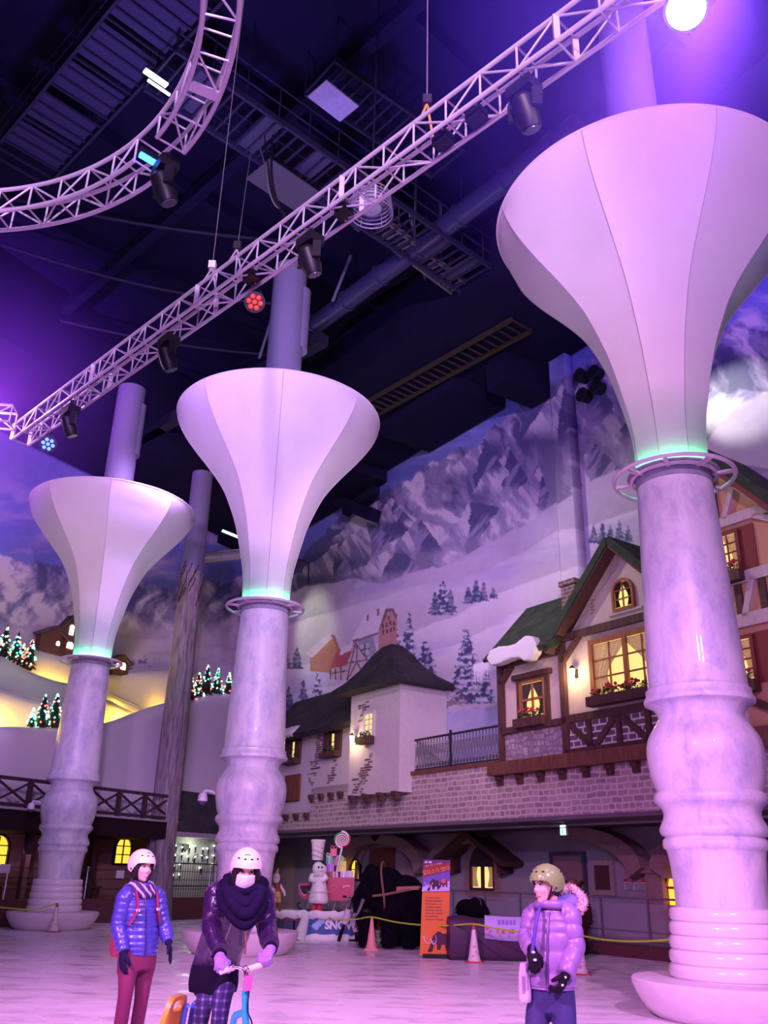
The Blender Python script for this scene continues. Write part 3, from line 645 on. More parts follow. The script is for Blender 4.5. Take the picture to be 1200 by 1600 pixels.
for z0, z1 in [(8.2,9.1),(5.72,6.62)]:
    window(RW, O, -4.98, -4.25, z0, z1, 3, 4, fw=.08, o=-.06, fm=mat('red_brown_board', (.22,.04,.035)), curtain=M_CURT, box=2)
    mb = MB(); RW.box(mb, -5.07, -5.42, z0-.1, z1+.1, -.09, 0); mb.obj('shutter', mat('red_brown_board', (.22,.04,.035)), O, smooth=False)
mb = MB(); RW.box(mb, -3.9, -10, 4.25, 4.68, -.3, .1); mb.obj('jetty_beam', M_BROWN, O, smooth=False)
# ---- white tower with lantern
T = thing('white_tower', 'pale square tower with dark thatched hip roof and a lit lantern', 'tower', RW(9.2, 4.1))
mb = MB(); RW.box(mb, 7.7, 10.72, 4.08, 7.75, -.5, 1.45); mb.obj('tower_wall', M_PLASTERW, T, smooth=False)
mb = MB(); c = RW(9.2, 0, .15); rr_ = []
for hw, z in [(2.02,7.5),(1.98,7.66),(1.5,7.95),(1.05,8.35),(.65,8.85),(.3,9.15),(.05,9.22)]: rr_.append((hw, z))
vs = []
for hw, z in rr_:
    for a in range(16):
        t_ = a/16*4; k = int(t_); f_ = t_-k; P4 = [(-1,-1),(1,-1),(1,1),(-1,1)]; (x0, y0), (x1, y1) = P4[k], P4[(k+1) % 4]
        vs.append(c+RW.t*(x0+(x1-x0)*f_)*hw+RW.n*(y0+(y1-y0)*f_)*hw*.62+V((0,0,z)))
mb.add(vs, [(i*16+k, i*16+(k+1) % 16, (i+1)*16+(k+1) % 16, (i+1)*16+k) for i in range(6) for k in range(16)]+[tuple(range(15,-1,-1)), tuple(range(96,112))]); mb.obj('hip_roof', M_THATCH, T, angle=50)
window(RW, T, 9.2, 9.72, 6.0, 6.72, 2, 4, fw=.07, o=-.5, fm=M_PLASTERW, box=1, mull=.03)
sconce(RW, T, 10.3, 5.95, -.5)
brick_patch(RW, T, [(9.9,6.9,.25,10),(10.05,6.75,.12,6),(9.5,5.0,.2,10),(9.7,4.75,.2,14),(9.9,4.55,.25,18),(10.1,4.35,.35,22),(9.45,5.15,.1,6)], -.5, 3)
corbels(RW, T, [10.45,9.6,8.75,7.9], 4.1, .24, -.55)
# ---- low white building left of the tower
W = thing('white_village_building', 'low pale building with dark thatched roof between the tower and the middle column', 'house', RW(14, 3.6))
mb = MB(); RW.poly(mb, [(10.73,4.36),(14.1,4.36),(14.1,3.72),(18.1,3.72),(18.1,6.7),(10.73,6.7)], 0, .3); mb.obj('facade', M_PLASTERW, W, smooth=False)
mb = MB(); A = [RW(10.7,6.45,-.4), RW(18.1,6.45,-.4), RW(18.1,8.35,1.45), RW(10.7,8.35,1.45)]; nrm = (A[1]-A[0]).cross(A[3]-A[0]).normalized()*.25
if nrm.z < 0: nrm = -nrm
mb.prism(A, nrm); mb.obj('thatched_roof', M_THATCH, W, smooth=False)
for s in (12.65, 15.65):
    window(RW, W, s-.27, s+.1, 5.85, 6.45, 1, 2, fw=.05, fm=M_BLACK, mull=.02, pane=M_PANE)
    for q in (s-.42, s+.38): mb = MB(); RW.box(mb, q-.2, q+.22, 5.78, 6.55, -.1, .02); mb.obj('shutter', M_DKBEAM, W, smooth=False)
    mb = MB(); RW.box(mb, s-.6, s+.55, 5.58, 5.78, -.3, 0); b_ = mb.obj('flower_box', M_DKBEAM, W, smooth=False)
    foliage_mesh(RW, s-.5, s+.45, 5.78, -.16, 60, .06).obj('foliage', M_GREEN, b_, smooth=False, fix=False)
mb = MB(); RW.box(mb, 14.95, 16.1, 4.18, 5.18, -.07, .02)
for i in range(5): RW.box(mb, 14.97+i*.23, 15.16+i*.23, 4.2, 5.16, -.1, -.06)
mb.obj('plank_shutter', M_BROWN, W, smooth=False)
snow_blob(RW, W, [(17.0,6.62,.15),(16.7,6.64,.15),(16.4,6.64,.15),(16.1,6.65,.15),(15.8,6.65,.15),(15.5,6.66,.15),(15.2,6.66,.15),(14.95,6.66,.14)], -.5, -.2)
brick_patch(RW, W, [(13.6,6.35,.2,10),(13.55,6.1,.35,24),(13.5,5.85,.4,26),(13.8,5.55,.22,14),(14.05,5.25,.18,10),(14.2,4.95,.15,9),(12.5,5.15,.12,7),(12.65,4.95,.16,10),(12.8,4.7,.12,6)], 0, 9)
corbels(RW, W, [13.95,13.25,12.55,11.9], 4.34, .24); corbels(RW, W, [15.85,15.05,14.25,16.7], 3.7, .22)
# ---- balcony railing between tower and house
G = thing('balcony_railing', 'dark wrought iron balcony railing between the pale tower and the timber framed house', 'railing', RW(5.8, 4.6))
mb = MB(); RW.box(mb, 3.35, 8.35, 5.69, 5.75, .1, .16); G1 = mb.obj('top_rail', M_IRON, G, smooth=False)
mb = MB(); RW.box(mb, 3.35, 8.35, 4.76, 4.80, .11, .15); mb.obj('bottom_rail', M_IRON, G, smooth=False)
bal = None; NB = 34
for i in range(NB):
    s = 3.42+i*(4.9/(NB-1)); p = RW(s, 4.6, .13)
    if bal is None:
        mb = MB(); q = RW(s, 0, .13)
        for k in (-1, 1): mb.tube([q+RW.t*(k*.055*math.sin(PI*u))+V((0,0,4.79+.92*u)) for u in [j/10 for j in range(11)]], .009, 5)
        mb.torus(q+V((0,0,4.88)), .05, .008, axis=RW.n, n=14, m=5); mb.tube([q+V((0,0,5.2)), q+V((0,0,5.5))], .012, 5)
        bal = mb.obj('baluster', M_IRON, G); b0 = s
    else:
        c_ = bal.copy(); COL.objects.link(c_); c_.parent = G; c_.location = RW.t*(s-b0)
for s in (3.38, 5.85, 8.33): mb = MB(); RW.box(mb, s-.03, s+.03, 4.6, 5.85, .1, .16); mb.obj('rail_post', M_IRON, G, smooth=False)
# ---- under the overhang
def stone_arch(s, sides, label):
    t = thing('stone_arch_pillar', label, 'pillar', RW(s, .2, 3.3))
    mb = MB(); RW.box(mb, s-.28, s+.28, .2, 1.9, 3.2, 3.5); RW.box(mb, s-.36, s+.36, 1.82, 2.0, 3.12, 3.5); mb.obj('pillar_shaft', M_PINKST, t, smooth=False)
    for k in sides:
        mb = MB(); pts = [(s+k*(.15+2.6*(1-math.cos(a))), 1.95+1.12*math.sin(a)) for a in [PI/2*i/12 for i in range(13)]]
        out = [(s+k*(.6+2.6*(1-math.cos(a))), 1.7+1.05*math.sin(a)) for a in [PI/2*i/12 for i in range(13)]]
        for i in range(12): RW.poly(mb, [pts[i], pts[i+1], out[i+1], out[i]], 2.9, 3.5)
        mb.obj('arch_rib', M_PINKST, t, smooth=False)
stone_arch(1.0, (1, -1), 'pink stone arch springing beside the red window at the right')
stone_arch(10.9, (1, -1), 'pink stone arch pillar behind the orange poster')
stone_arch(17.2, (-1,), 'pink stone arch pillar farthest back, behind the white stage')
T2 = thing('hooded_window', 'arched lit window under a small brown gabled hood, below the balcony', 'window', RW(8.3, 1.2, 3.4))
window(RW, T2, 7.75, 8.85, 1.3, 2.5, 2, 1, arch=1, fw=.10, o=3.46, fm=M_DKBEAM, pane=M_PANE, point=.15, mull=.16, curtain=M_CURT)
mb = MB(); RW.poly(mb, [(7.75,1.95),(8.85,1.95)]+[(8.3+.55*math.cos(a), 1.95+.55*math.sin(a)) for a in [PI*i/12 for i in range(13)]], 3.38, 3.46); mb.obj('fanlight', mat('dark_board', (.06,.035,.04), .8), T2, smooth=False)
mb = frame_mesh(RW, arch_poly(7.75, 8.85, 1.3, 2.5, .34, .15), arch_poly(7.75, 8.85, 1.3, 2.5, .10, .15), 3.36, 3.5); mb.obj('stone_surround', M_PINKST, T2, smooth=False)
for k in (-1, 1):
    mb = MB(); RW.bar(mb, (8.28,3.0), (8.28+k*1.9,2.02), .15, 2.6, 3.5); mb.obj('hood_roof', M_DKBEAM, T2, smooth=False)
    mb = MB(); RW.bar(mb, (8.28+k*1.35,2.25), (8.28+k*1.35,1.75), .14, 2.9, 3.5); RW.box(mb, 8.28+k*1.35-.07, 8.28+k*1.35+.07, 1.75, 1.9, 3.2, 3.5); mb.obj('bracket', M_DKBEAM, T2, smooth=False)
mb = MB(); RW.box(mb, 3.75, 5.0, .2, 2.3, 3.44, 3.52); struct(mb.obj('door_1', mat('pinkish_door', (.36,.22,.22), .8), smooth=False))
mb = frame_mesh(RW, rect(3.75, 5.0, .2, 2.3, .1), rect(3.75, 5.0, .2, 2.3), 3.38, 3.52); struct(mb.obj('trim_12', mat('door_frame_grey', (.10,.09,.12), .7), smooth=False))
T3 = thing('shuttered_window', 'brown shuttered window with pale stone surround, right of the pinkish door', 'window', RW(3, 1.3, 3.4))
mb = MB(); RW.box(mb, 2.7, 3.3, 1.36, 2.02, 3.42, 3.5); mb.obj('shutter', mat('brown_shutter', (.10,.045,.04), .8), T3, smooth=False)
mb = frame_mesh(RW, rect(2.7, 3.3, 1.36, 2.02, .14), rect(2.7, 3.3, 1.36, 2.02), 3.38, 3.5); mb.obj('stone_surround', mat('buff_stone', (.46,.36,.33), .85, noise=.3, scale=10), T3, smooth=False)
T4 = thing('red_arched_window', 'red framed lit window beside the nearest column, under the arch', 'window', RW(.4, .9, 3.4))
window(RW, T4, -.1, .72, 1.05, 1.9, 2, 2, arch=1, fw=.10, o=3.46, fm=M_RED, pane=M_PANEY, mull=.06)
mb = MB(); RW.box(mb, -.25, .87, .78, .92, 3.2, 3.5); mb.obj('sill', M_RED, T4, smooth=False)
T5 = thing('arched_alcove', 'red brown boarded doorway in an arched alcove behind the black mammoth', 'doorway', RW(14.2, .2, 3.4))
mb = MB(); RW.poly(mb, [(13.5,.2),(15.1,.2),(15.1,2.6),(13.5,2.6)], 3.36, 3.5); mb.obj('board_panel', mat('red_brown_panel', (.24,.06,.045), .8), T5, smooth=False)
mb = frame_mesh(RW, arch_poly(12.6, 16.0, .2, 3.0, .25), arch_poly(12.6, 16.0, .2, 3.0), 3.4, 3.5); mb.obj('arch_trim', M_PINKST, T5, smooth=False)
T6 = thing('small_arched_window', 'small round headed yellow window just left of the mammoth', 'window', RW(16.2, 1.4, 3.4))
window(RW, T6, 15.85, 16.5, 1.45, 2.15, 2, 2, arch=1, fw=.06, o=3.46, fm=M_BLACK, pane=M_PANEY)
# glass railing on the red kerb
R_ = thing('glass_railing', 'long glass panelled railing on the red kerb in front of the arcade', 'railing', RW(4, .25, .15))
for i in range(16):
    s = -7+i*1.42
    mb = MB(); RW.box(mb, s-.02, s+.02, .25, 1.25, .12, .16); mb.obj('rail_post', M_RAILM, R_, smooth=False)
    if i < 15: mb = MB(); RW.box(mb, s+.05, s+1.37, .36, 1.13, .135, .147); mb.obj('glass_panel', M_GLASS, R_, smooth=False)
mb = MB(); mb.tube([RW(-7,1.25,.14), RW(14.3,1.25,.14)], .022, 8); mb.obj('top_rail', M_RAILM, R_)
mb = MB(); RW.box(mb, -7, 14.3, .54, .56, .12, .15); RW.box(mb, -7, 14.3, .30, .33, .12, .15); mb.obj('lower_rail', M_RAILM, R_, smooth=False)
# information board and exit sign
def text_mesh(body, size, P, x, up, depth=.004, extrude=.004, align='CENTER', bold=0.):
    """lettering turned into real geometry: P = anchor, x = reading direction, up = up direction"""
    cu = bpy.data.curves.new('t', 'FONT'); cu.body = body; cu.size = size; cu.extrude = extrude; cu.align_x = align; cu.align_y = 'CENTER'; cu.resolution_u = 3; cu.offset = bold
    o = bpy.data.objects.new('t', cu); COL.objects.link(o); dg = bpy.context.evaluated_depsgraph_get(); me = bpy.data.meshes.new_from_object(o.evaluated_get(dg))
    bpy.data.objects.remove(o); bpy.data.curves.remove(cu)
    x = V(x).normalized(); up = V(up).normalized(); n = x.cross(up); mb = MB()
    mb.v = [V(P)+x*v.co.x+up*v.co.y+n*v.co.z for v in me.vertices]; mb.f = [list(p.vertices) for p in me.polygons]; mb.mi = [0]*len(mb.f)
    bpy.data.meshes.remove(me); return mb
def text_lines(mb, P, x, up, w, rows, pitch, h, seed, n=None):
    """rows of small unreadable print: short raised strokes"""
    rr = random.Random(seed); x = V(x).normalized(); up = V(up).normalized(); nn = x.cross(up)
    for r in range(rows):
        u = 0; L = w*rr.uniform(.72, 1)
        while u < L-h*.5:
            k = h*rr.uniform(.55, 1.0)
            mb.box(V(P)+x*(u+k/2)-up*(r*pitch)+nn*.003, (k*.8, h, .004), (x, up, nn)); u += k*1.15 if rr.random() > .2 else k*1.9
I = thing('information_board', 'white information board with red heading on the arcade wall', 'sign', RW(1.82, 1.4, 3.4))
mb = MB(); RW.box(mb, 1.42, 2.24, 1.38, 1.66, 3.45, 3.5); bd = mb.obj('board', mat('sign_white', (.7,.68,.72), .6), I, smooth=False)
mb = MB(); RW.box(mb, 1.42, 2.24, 1.60, 1.68, 3.44, 3.49); mb.obj('red_heading', mat('sign_red', (.5,.04,.05), .6), I, smooth=False)
mb = MB(); text_lines(mb, RW(2.2,1.555,3.45), -RW.t, (0,0,1), .34, 5, .038, .018, 4); text_lines(mb, RW(1.78,1.555,3.45), -RW.t, (0,0,1), .34, 5, .038, .018, 5); RW.box(mb, 1.815, 1.835, 1.40, 1.58, 3.445, 3.45)
mb.obj('print', mat('sign_grey_print', (.12,.1,.14), .7), bd, smooth=False)
mb = MB(); text_lines(mb, RW(2.1,1.64,3.44), -RW.t, (0,0,1), .55, 1, .03, .03, 6); mb.obj('heading_print', mat('sign_white', (.7,.68,.72), .6), bd, smooth=False)
X = thing('exit_sign', 'glowing green emergency exit sign on an arm under the stone band', 'sign', RW(4.4, 2.75, 1.2))
c = V(RW(*RW.px(881, 1297, 1.0), 1.0))
mb = MB(); mb.box(c, (.24,.06,.27), RW.ax); mb.obj('housing', mat('pale_housing', (.6,.62,.6), .5), X, smooth=False)
mb = MB(); mb.box(c-RW.n*.035+V((0,0,-.04)), (.20,.01,.17), RW.ax); xf = mb.obj('lit_face', glow('exit_green', (.35,1,.62), 2.6), X, smooth=False)
mb = MB(); mb.box(c-RW.n*.035+V((0,0,.10)), (.20,.01,.05), RW.ax); mb.obj('lit_top', glow('exit_pale', (.7,1,.8), 2.0), X, smooth=False)
mb = MB(); e = c-RW.n*.043+V((0,0,-.04)); mb.ball(e+V((0,0,.055))+RW.t*.01, (.016,.004,.016), RW.ax, 8, 6); mb.bar(e+V((0,0,.035)), e+V((0,0,-.01))+RW.t*.01, .028, .006); mb.bar(e+V((0,0,-.01)), e+V((0,0,-.06))+RW.t*.04, .016, .006); mb.bar(e+V((0,0,-.01)), e+V((0,0,-.055))-RW.t*.045, .016, .006); mb.bar(e+V((0,0,.03)), e+V((0,0,.0))+RW.t*.05, .013, .006)
mb.obj('running_figure', mat('exit_white', (.1,.35,.2), .6), xf)
mb = MB(); mb.tube([c+V((0,0,.1)), c+RW.t*.55+V((0,0,.1))], .014, 6); mb.tube([c+V((0,0,.1)), c+V((0,0,.32))], .014, 6); mb.obj('arm', M_RINGM, X)
M_NIGHTW = m_wood('night_timber', (.025,.012,.018), (.05,.022,.03))
# ================================================================== left wall: balcony, arcade, snow hills
wall_strip(LW, 'wall_left_lower', -9, 13.2, 0, 3.2, 3.0, 3.2, mat('dusky_plaster', (.30,.15,.15), .9, noise=.15, scale=2))
wall_strip(LW, 'trim_13', -9, 6.9, 2.62, 3.2, -.05, 3.1, mat('dark_fascia', (.022,.010,.014), .8, spec=.1))
wall_strip(LW, 'trim_14', -9, 6.9, 3.18, 3.24, -.1, 1.0, mat('edge_grey', (.35,.3,.36), .8))
B_ = thing('cross_braced_balustrade', 'dark timber balustrade with X braces along the left balcony', 'railing', LW(0, 3.24))
for z in (4.06, 3.32): mb = MB(); LW.box(mb, -6, 6.5, z-.05, z+.05, -.02, .08); mb.obj('rail', M_NIGHTW, B_, smooth=False)
for i in range(11):
    s = -5.55+1.2*i
    mb = MB(); LW.box(mb, s-.07, s+.07, 3.24, 4.06, -.03, .09); mb.obj('post', M_NIGHTW, B_, smooth=False)
    for a, b in (((s,3.36),(s+1.2,4.0)), ((s,4.0),(s+1.2,3.36))):
        if s+1.2 > 6.6: continue
        mb = MB(); LW.bar(mb, a, b, .06, .0, .06); mb.obj('cross_brace', M_NIGHTW, B_, smooth=False)
POST0, POST1 = LW.px(46, 1310, 1.1)[0], LW.px(147, 1310, 1.1)[0]
for i, s in enumerate((POST0, POST1)):
    mb = MB(); LW.box(mb, s-.09, s+.09, .6, 2.65, 1.0, 1.2); tag(mb.obj('arcade_post', M_NIGHTW, smooth=False), ['dark arcade post left of the farthest column', 'dark arcade post just right of the farthest column', ][i], 'post', 'arcade posts')
for px_, nm, lb in ((-4, 'a', 'amber arched window cut by the left picture edge'), (192, 'b', 'amber arched window between the farthest column and the person in the blue jacket')):
    s, z = LW.px(px_, 1330, 2.95)
    t = thing('arched_window', lb, 'window', LW(s, 1.7, 2.9), 'amber arched windows in the left arcade')
    window(LW, t, s-.38, s+.38, z-.42, z+.48, 2, 3, arch=1, fw=.06, o=2.98, fm=M_BLACK, pane=M_PANEY, mull=.035)
LR = thing('stanchion_rope_fence', 'low dark rope fence with pale posts on the left red kerb', 'fence', LW(0, .72))
for s in (-2.6, .25, 3.25, 6.2, 9.1):
    mb = MB(); mb.tube([LW(s,.72,.15), LW(s,1.62,.15)], .022, 8); mb.ball(LW(s,1.64,.15), .035, nu=8, nv=6); mb.obj('post', M_RINGM, LR)
for z in (1.0, 1.3, 1.58): mb = MB(); mb.tube([LW(-4,z,.15), LW(10.5,z,.15)], .012, 6); mb.obj('cord', M_BLK2, LR)
for x, y, lb in ((8, 1357, 'small white notice on the left fence at the picture edge'), (188, 1366, 'small white notice left of the head of the person in the blue jacket'), (251, 1367, 'small white notice right of the head of the person in the blue jacket')):
    s, z = LW.px(x, y, .1); mb = MB(); LW.box(mb, s-.17, s+.17, z-.12, z+.12, .10, .115); tag(mb.obj('paper_notice', mat('paper_white', (.62,.6,.66), .8), smooth=False), lb, 'notice', 'paper notices on the left fence')
# seated clutter behind the fence: benches and tables in the dark arcade
for i, s in enumerate((-1.2, 1.8, 4.4)):
    t = thing('arcade_bench', ['dark bench at the left end behind the rope fence', 'dark bench behind the farthest column', 'dark bench behind the person in the blue jacket'][i], 'bench', LW(s, .6, 1.6))
    mb = MB(); LW.box(mb, s-.7, s+.7, 1.0, 1.06, 1.4, 1.8); mb.obj('seat', M_DKBEAM, t, smooth=False)
    mb = MB(); LW.box(mb, s-.7, s+.7, 1.15, 1.5, 1.8, 1.86); mb.obj('backrest', M_DKBEAM, t, smooth=False)
    for q in (-.6, .6): mb = MB(); LW.box(mb, s+q-.04, s+q+.04, .6, 1.0, 1.45, 1.8); mb.obj('leg', M_DKBEAM, t, smooth=False)
# bark covered round pillar
p0 = LW(*LW.px(251, 1335, .35), .35); p0.z = 0
t = thing('bark_covered_pillar', 'round pillar dressed as a tree trunk with a pale painted top, left of the middle column', 'pillar', p0)
M_BARK = m_wood('painted_bark', (.13,.10,.12), (.36,.31,.33), (5,5,.35), .8)
mb = MB(); mb.lathe(cat([(.62,.0),(.56,.6),(.50,1.6),(.49,4),(.47,7),(.45,10),(.44,12.2),(.46,12.6)]), p0, 40, radf=lambda a, i: 1+.03*math.sin(a*9+i*.3)+.02*math.sin(a*17+i)); mb.obj('trunk', M_BARK, t)
mb = MB()
for i in range(16):
    a = -1.6+random.uniform(-1.1, 1.1); z = 12.0+random.uniform(-.9, .5); mb.tube([p0+V((.475*math.cos(a+.1*k), .475*math.sin(a+.1*k), z+.13*k+.05*math.sin(k*2))) for k in range(5)], .02, 5)
mb.obj('painted_cracks', M_DKBEAM, t)
mb = MB(); mb.lathe([(.45,12.6),(.44,14.4),(.43,14.9),(.43,17.2)], p0, 32); mb.obj('pale_sleeve', mat('post_paint', (.42,.40,.52)), t)
# kiosk with dark roof and sparkling wall
K = thing('dark_roofed_kiosk', 'dark roofed kiosk with pale wall and sparkling light strings, left of the middle column', 'kiosk', LW(9, .6, 1))
mb = MB(); A = [LW(6.7,2.9,-.1), LW(12.4,2.9,-.1), LW(12.4,4.4,.75), LW(6.7,4.4,.75)]; mb.prism(A, LW.n*.25); mb.obj('roof', M_THATCH, K, smooth=False)
mb = MB(); LW.box(mb, 6.7, 12.4, 2.74, 2.9, -.12, .1); mb.obj('fascia', mat('edge_grey', (.35,.3,.36)), K, smooth=False)
mb = MB(); LW.box(mb, 6.75, 12.4, .62, 2.78, .9, 1.05); kw = mb.obj('lit_wall', mat('pale_green_panel', (.62,.66,.55), .7, noise=.2, scale=5), K, smooth=False)
for i in range(9):
    s = 7.1+.36*i+random.uniform(-.05, .05); n = random.randint(2, 4); mb = MB(); mbk = MB()
    for k in range(n): z = 2.55-.34*k-random.uniform(0, .15); mb.ball(LW(s+random.uniform(-.08,.08), z, .82), .035, nu=8, nv=6); mbk.tube([LW(s+.06,z-.04,.84), LW(s+.06,z-.26,.84)], [.035,.012], 6)
    mb.obj('light_drop', glow('sparkle_white', (.85,.95,.9), 4), K); mbk.obj('dark_ornament', M_BLACK, K)
mb = MB(); LW.poly(mb, [(8.35+.16*math.sin(a)**3, 2.42+.13*math.cos(a)-.05*math.cos(2*a)-.02*math.cos(3*a)) for a in [2*PI*i/24 for i in range(24)]], .78, .84); mb.obj('heart_ornament', M_BLACK, K)
def lamp(name, kind, loc, energy, col, size=.1, rot=None, target=None, spot=60, blend=.6, size_y=None):
    l = bpy.data.lights.new(name, kind); l.energy = energy; l.color = col
    if kind == 'AREA':
        l.size = size
        if size_y: l.shape = 'RECTANGLE'; l.size_y = size_y
    else: l.shadow_soft_size = size
    if kind == 'SPOT': l.spot_size = math.radians(spot); l.spot_blend = blend
    o = bpy.data.objects.new(name, l); COL.objects.link(o); o.location = V(loc)
    if target is not None: o.rotation_euler = (V(target)-V(loc)).to_track_quat('-Z', 'Y').to_euler()
    return o
lamp('left_arcade_fill', 'AREA', LW(1.5, 2.55, 1.6), 16, (1,.45,.65), .6, target=LW(1.5, 1.2, 2.9), size_y=5)  # added area lamp without a fixture, lifts the left arcade wall
lamp('kiosk_light', 'POINT', LW(8.6, 2.45, .45), 14, (.95,1,.8), .15)
FN = thing('iron_gate_fence', 'black wrought iron fence with a scrolled gate in front of the kiosk', 'fence', LW(8.5, .72))
for z in (1.1, 1.85): mb = MB(); LW.box(mb, 6.9, 9.9, z-.02, z+.02, .1, .14); mb.obj('rail', M_IRON, FN, smooth=False)
for i in range(24): s = 6.95+i*.128; mb = MB(); mb.tube([LW(s,.72,.12), LW(s,1.9+.07*(i % 2),.12)], .011, 5); mb.obj('bar', M_IRON, FN)
for q in (-1, 1): mb = MB(); mb.tube([LW(8.4+q*(.05+.30*math.sin(a)), 1.92+.26*abs(math.cos(a*.8)),.12) for a in [PI*i/12 for i in range(13)]], .016, 5); mb.obj('scroll', M_IRON, FN)
mb = MB(); mb.tube([LW(9.25,.72,.0), LW(9.25,1.75,.0)], .02, 8); FNp = mb.obj('gate_post', M_RINGM, FN)
# snow hill layers, each a thick bank with a rounded crest
def hill(name, px_pts, o, depth, zb, label):
    pts = [LW.px(x, y, o) for x, y in px_pts]; pts = cat([tuple(p) for p in pts], 6); mb = MB(); N = len(pts); vs = []
    prof = [(0,-99),(0,-.5),(.02,-.25),(.1,-.08),(.25,0),(.45*depth,.03),(depth,-.02),(depth,-99)]
    for s, z in pts:
        for do, dz in prof: vs.append(LW(s, zb if dz < -50 else z+dz, o+do))
    m = len(prof); mb.add(vs, [(i*m+k, (i+1)*m+k, (i+1)*m+k+1, i*m+k+1) for i in range(N-1) for k in range(m-1)]+[tuple(range(m)), tuple((N-1)*m+k for k in range(m))])
    o_ = mb.obj(name, M_HILL, angle=60); tag(o_, label, 'snow bank', 'snow banks above the left balcony'); return o_
hill('snow_bank', [(-90,1142),(0,1136),(60,1137),(105,1137),(160,1133),(200,1122),(240,1107),(262,1100),(285,1096),(310,1088),(335,1083),(365,1082),(400,1086),(430,1096)], 1.1, .7, 3.3, 'front snow bank above the left balcony, carrying the right clump of lit trees')
hill('snow_bank', [(-90,1060),(0,1071),(50,1088),(110,1102),(165,1092),(205,1108),(250,1122)], 2.35, .5, 3.3, 'second snow bank, just behind the front bank and lit yellow at its foot')
hill('snow_bank', [(-90,1008),(0,1024),(18,1031),(45,1046),(80,1060),(110,1068),(160,1078),(200,1095),(250,1115)], 3.2, .5, 3.3, 'third snow bank with the upper left clump of lit trees on it')
hill('snow_bank', [(-90,985),(0,996),(50,1010),(105,1022),(165,1050),(205,1047),(270,1044),(330,1050),(370,1060)], 4.15, .5, 3.3, 'rearmost snow bank against the mural with the tiny lit cottages')
BULB = [glow('bulb_green', (.1,1,.55), 5), glow('bulb_white', (.85,1,.85), 5), glow('bulb_red', (1,.12,.08), 5)]
BULB_ME = []
for k in range(3):
    mb = MB(); mb.ball((0,0,0), .034, nu=6, nv=4); me = mb.mesh('bulb', V((0,0,0))); me.materials.append(BULB[k]); BULB_ME.append(me)
def lit_tree(x, ytop, ybot, o, label, group, seed, redness=.25):
    rr = random.Random(seed); s, z0 = LW.px(x, ybot, o); _, z1 = LW.px(x, ytop, o); h = z1-z0; w = h*.27
    t = thing('lit_fir_tree', label, 'tree', LW(s, z0, o), group); b = LW(s, z0, o)
    mb = MB(); mb.tube([b-V((0,0,.1)), b+V((0,0,h*.96))], [.05,.012], 6); mb.obj('trunk', M_DKBEAM, t)
    mb = MB()
    for k in range(7):
        z = h*(.06+.128*k); r = w*(1-k/7.6); m = 12
        vs = [b+V((r*(1 if i % 2 else .68)*math.cos(2*PI*i/m+k), r*(1 if i % 2 else .68)*math.sin(2*PI*i/m+k), z-(.05 if i % 2 else 0)*h)) for i in range(m)]+[b+V((0,0,z+h*.24 if k < 6 else h))]
        mb.add(vs, [(i, (i+1) % m, m) for i in range(m)]+[tuple(range(m-1,-1,-1))])
    mb.obj('branches', mat('dark_fir', (.008,.018,.016), .9), t, smooth=False)
    for i in range(40):
        u = rr.random()**.8; a = rr.uniform(0, 2*PI); r = w*(1-u)*1.02; k = 2 if rr.random() < redness else (0 if rr.random() < .55 else 1)
        o_ = bpy.data.objects.new(('green_bulb', 'white_bulb', 'red_bulb')[k], BULB_ME[k]); COL.objects.link(o_); o_.parent = t; o_.location = V((r*math.cos(a), r*math.sin(a), h*(.03+.9*u)))
for i, (x, y0, y1) in enumerate([(3,972,1026),(22,983,1032),(32,1002,1040),(43,993,1046)]): lit_tree(x, y0, y1, 3.5, ['leftmost lit tree of the upper left clump, at the picture edge','second lit tree of the upper left clump','short lit tree, third in the upper left clump, mostly red and white lights','rightmost lit tree of the upper left clump'][i], 'upper left clump of lit trees', i, [.2,.25,.55,.4][i])
for i, (x, y0, y1) in enumerate([(48,1104,1136),(63,1080,1137),(82,1078,1137),(97,1088,1137)]): lit_tree(x, y0, y1, 1.5, ['small lit tree at the left end of the lower left clump','second lit tree of the lower left clump','tallest lit tree, third in the lower left clump','lit tree touching the left column, last in the lower left clump'][i], 'lower left clump of lit trees', 10+i, [.12,.2,.15,.4][i])
for i, (x, y0, y1) in enumerate([(296,1052,1096),(308,1047,1090),(321,1035,1086),(338,1040,1085),(356,1048,1085),(372,1044,1084)]): lit_tree(x, y0, y1, 1.35, ['leftmost lit tree of the clump beside the bark pillar','second lit tree from the bark pillar','tallest lit tree between bark pillar and middle column','fourth lit tree from the bark pillar','fifth lit tree from the bark pillar','lit tree touching the middle column'][i], 'lit trees beside the bark pillar', 20+i, [.45,.4,.2,.15,.2,.4][i])
def cottage(x, y, o, w, h, wins, label):
    s, z = LW.px(x, y, o); t = thing('lit_cottage', label, 'cottage', LW(s, z, o)); 
    mb = MB(); LW.poly(mb, [(s-w,z-.3),(s+w,z-.3),(s+w,z+h*.6),(s,z+h),(s-w,z+h*.6)], o-.1, o+.2); mb.obj('walls', mat('cottage_brown', (.09,.035,.04), .9), t, smooth=False)
    for k in (-1, 1): mb = MB(); LW.bar(mb, (s,z+h+.05), (s+k*w*1.25,z+h*.5), .1, o-.2, o+.2); mb.obj('roof', mat('cottage_roof', (.07,.045,.07), .9), t, smooth=False)
    for ds, dz, a, b in wins: mb = MB(); LW.poly(mb, arch_poly(s+ds-a, s+ds+a, z+dz-b, z+dz+b), o-.13, o-.08); mb.obj('lit_window', glow('cottage_window', (1,.72,.5), 7), t, smooth=False)
cottage(80, 1010, 4.3, .6, .7, [(.2,.15,.07,.08)], 'small dark cottage with one lit window on the rear snow bank')
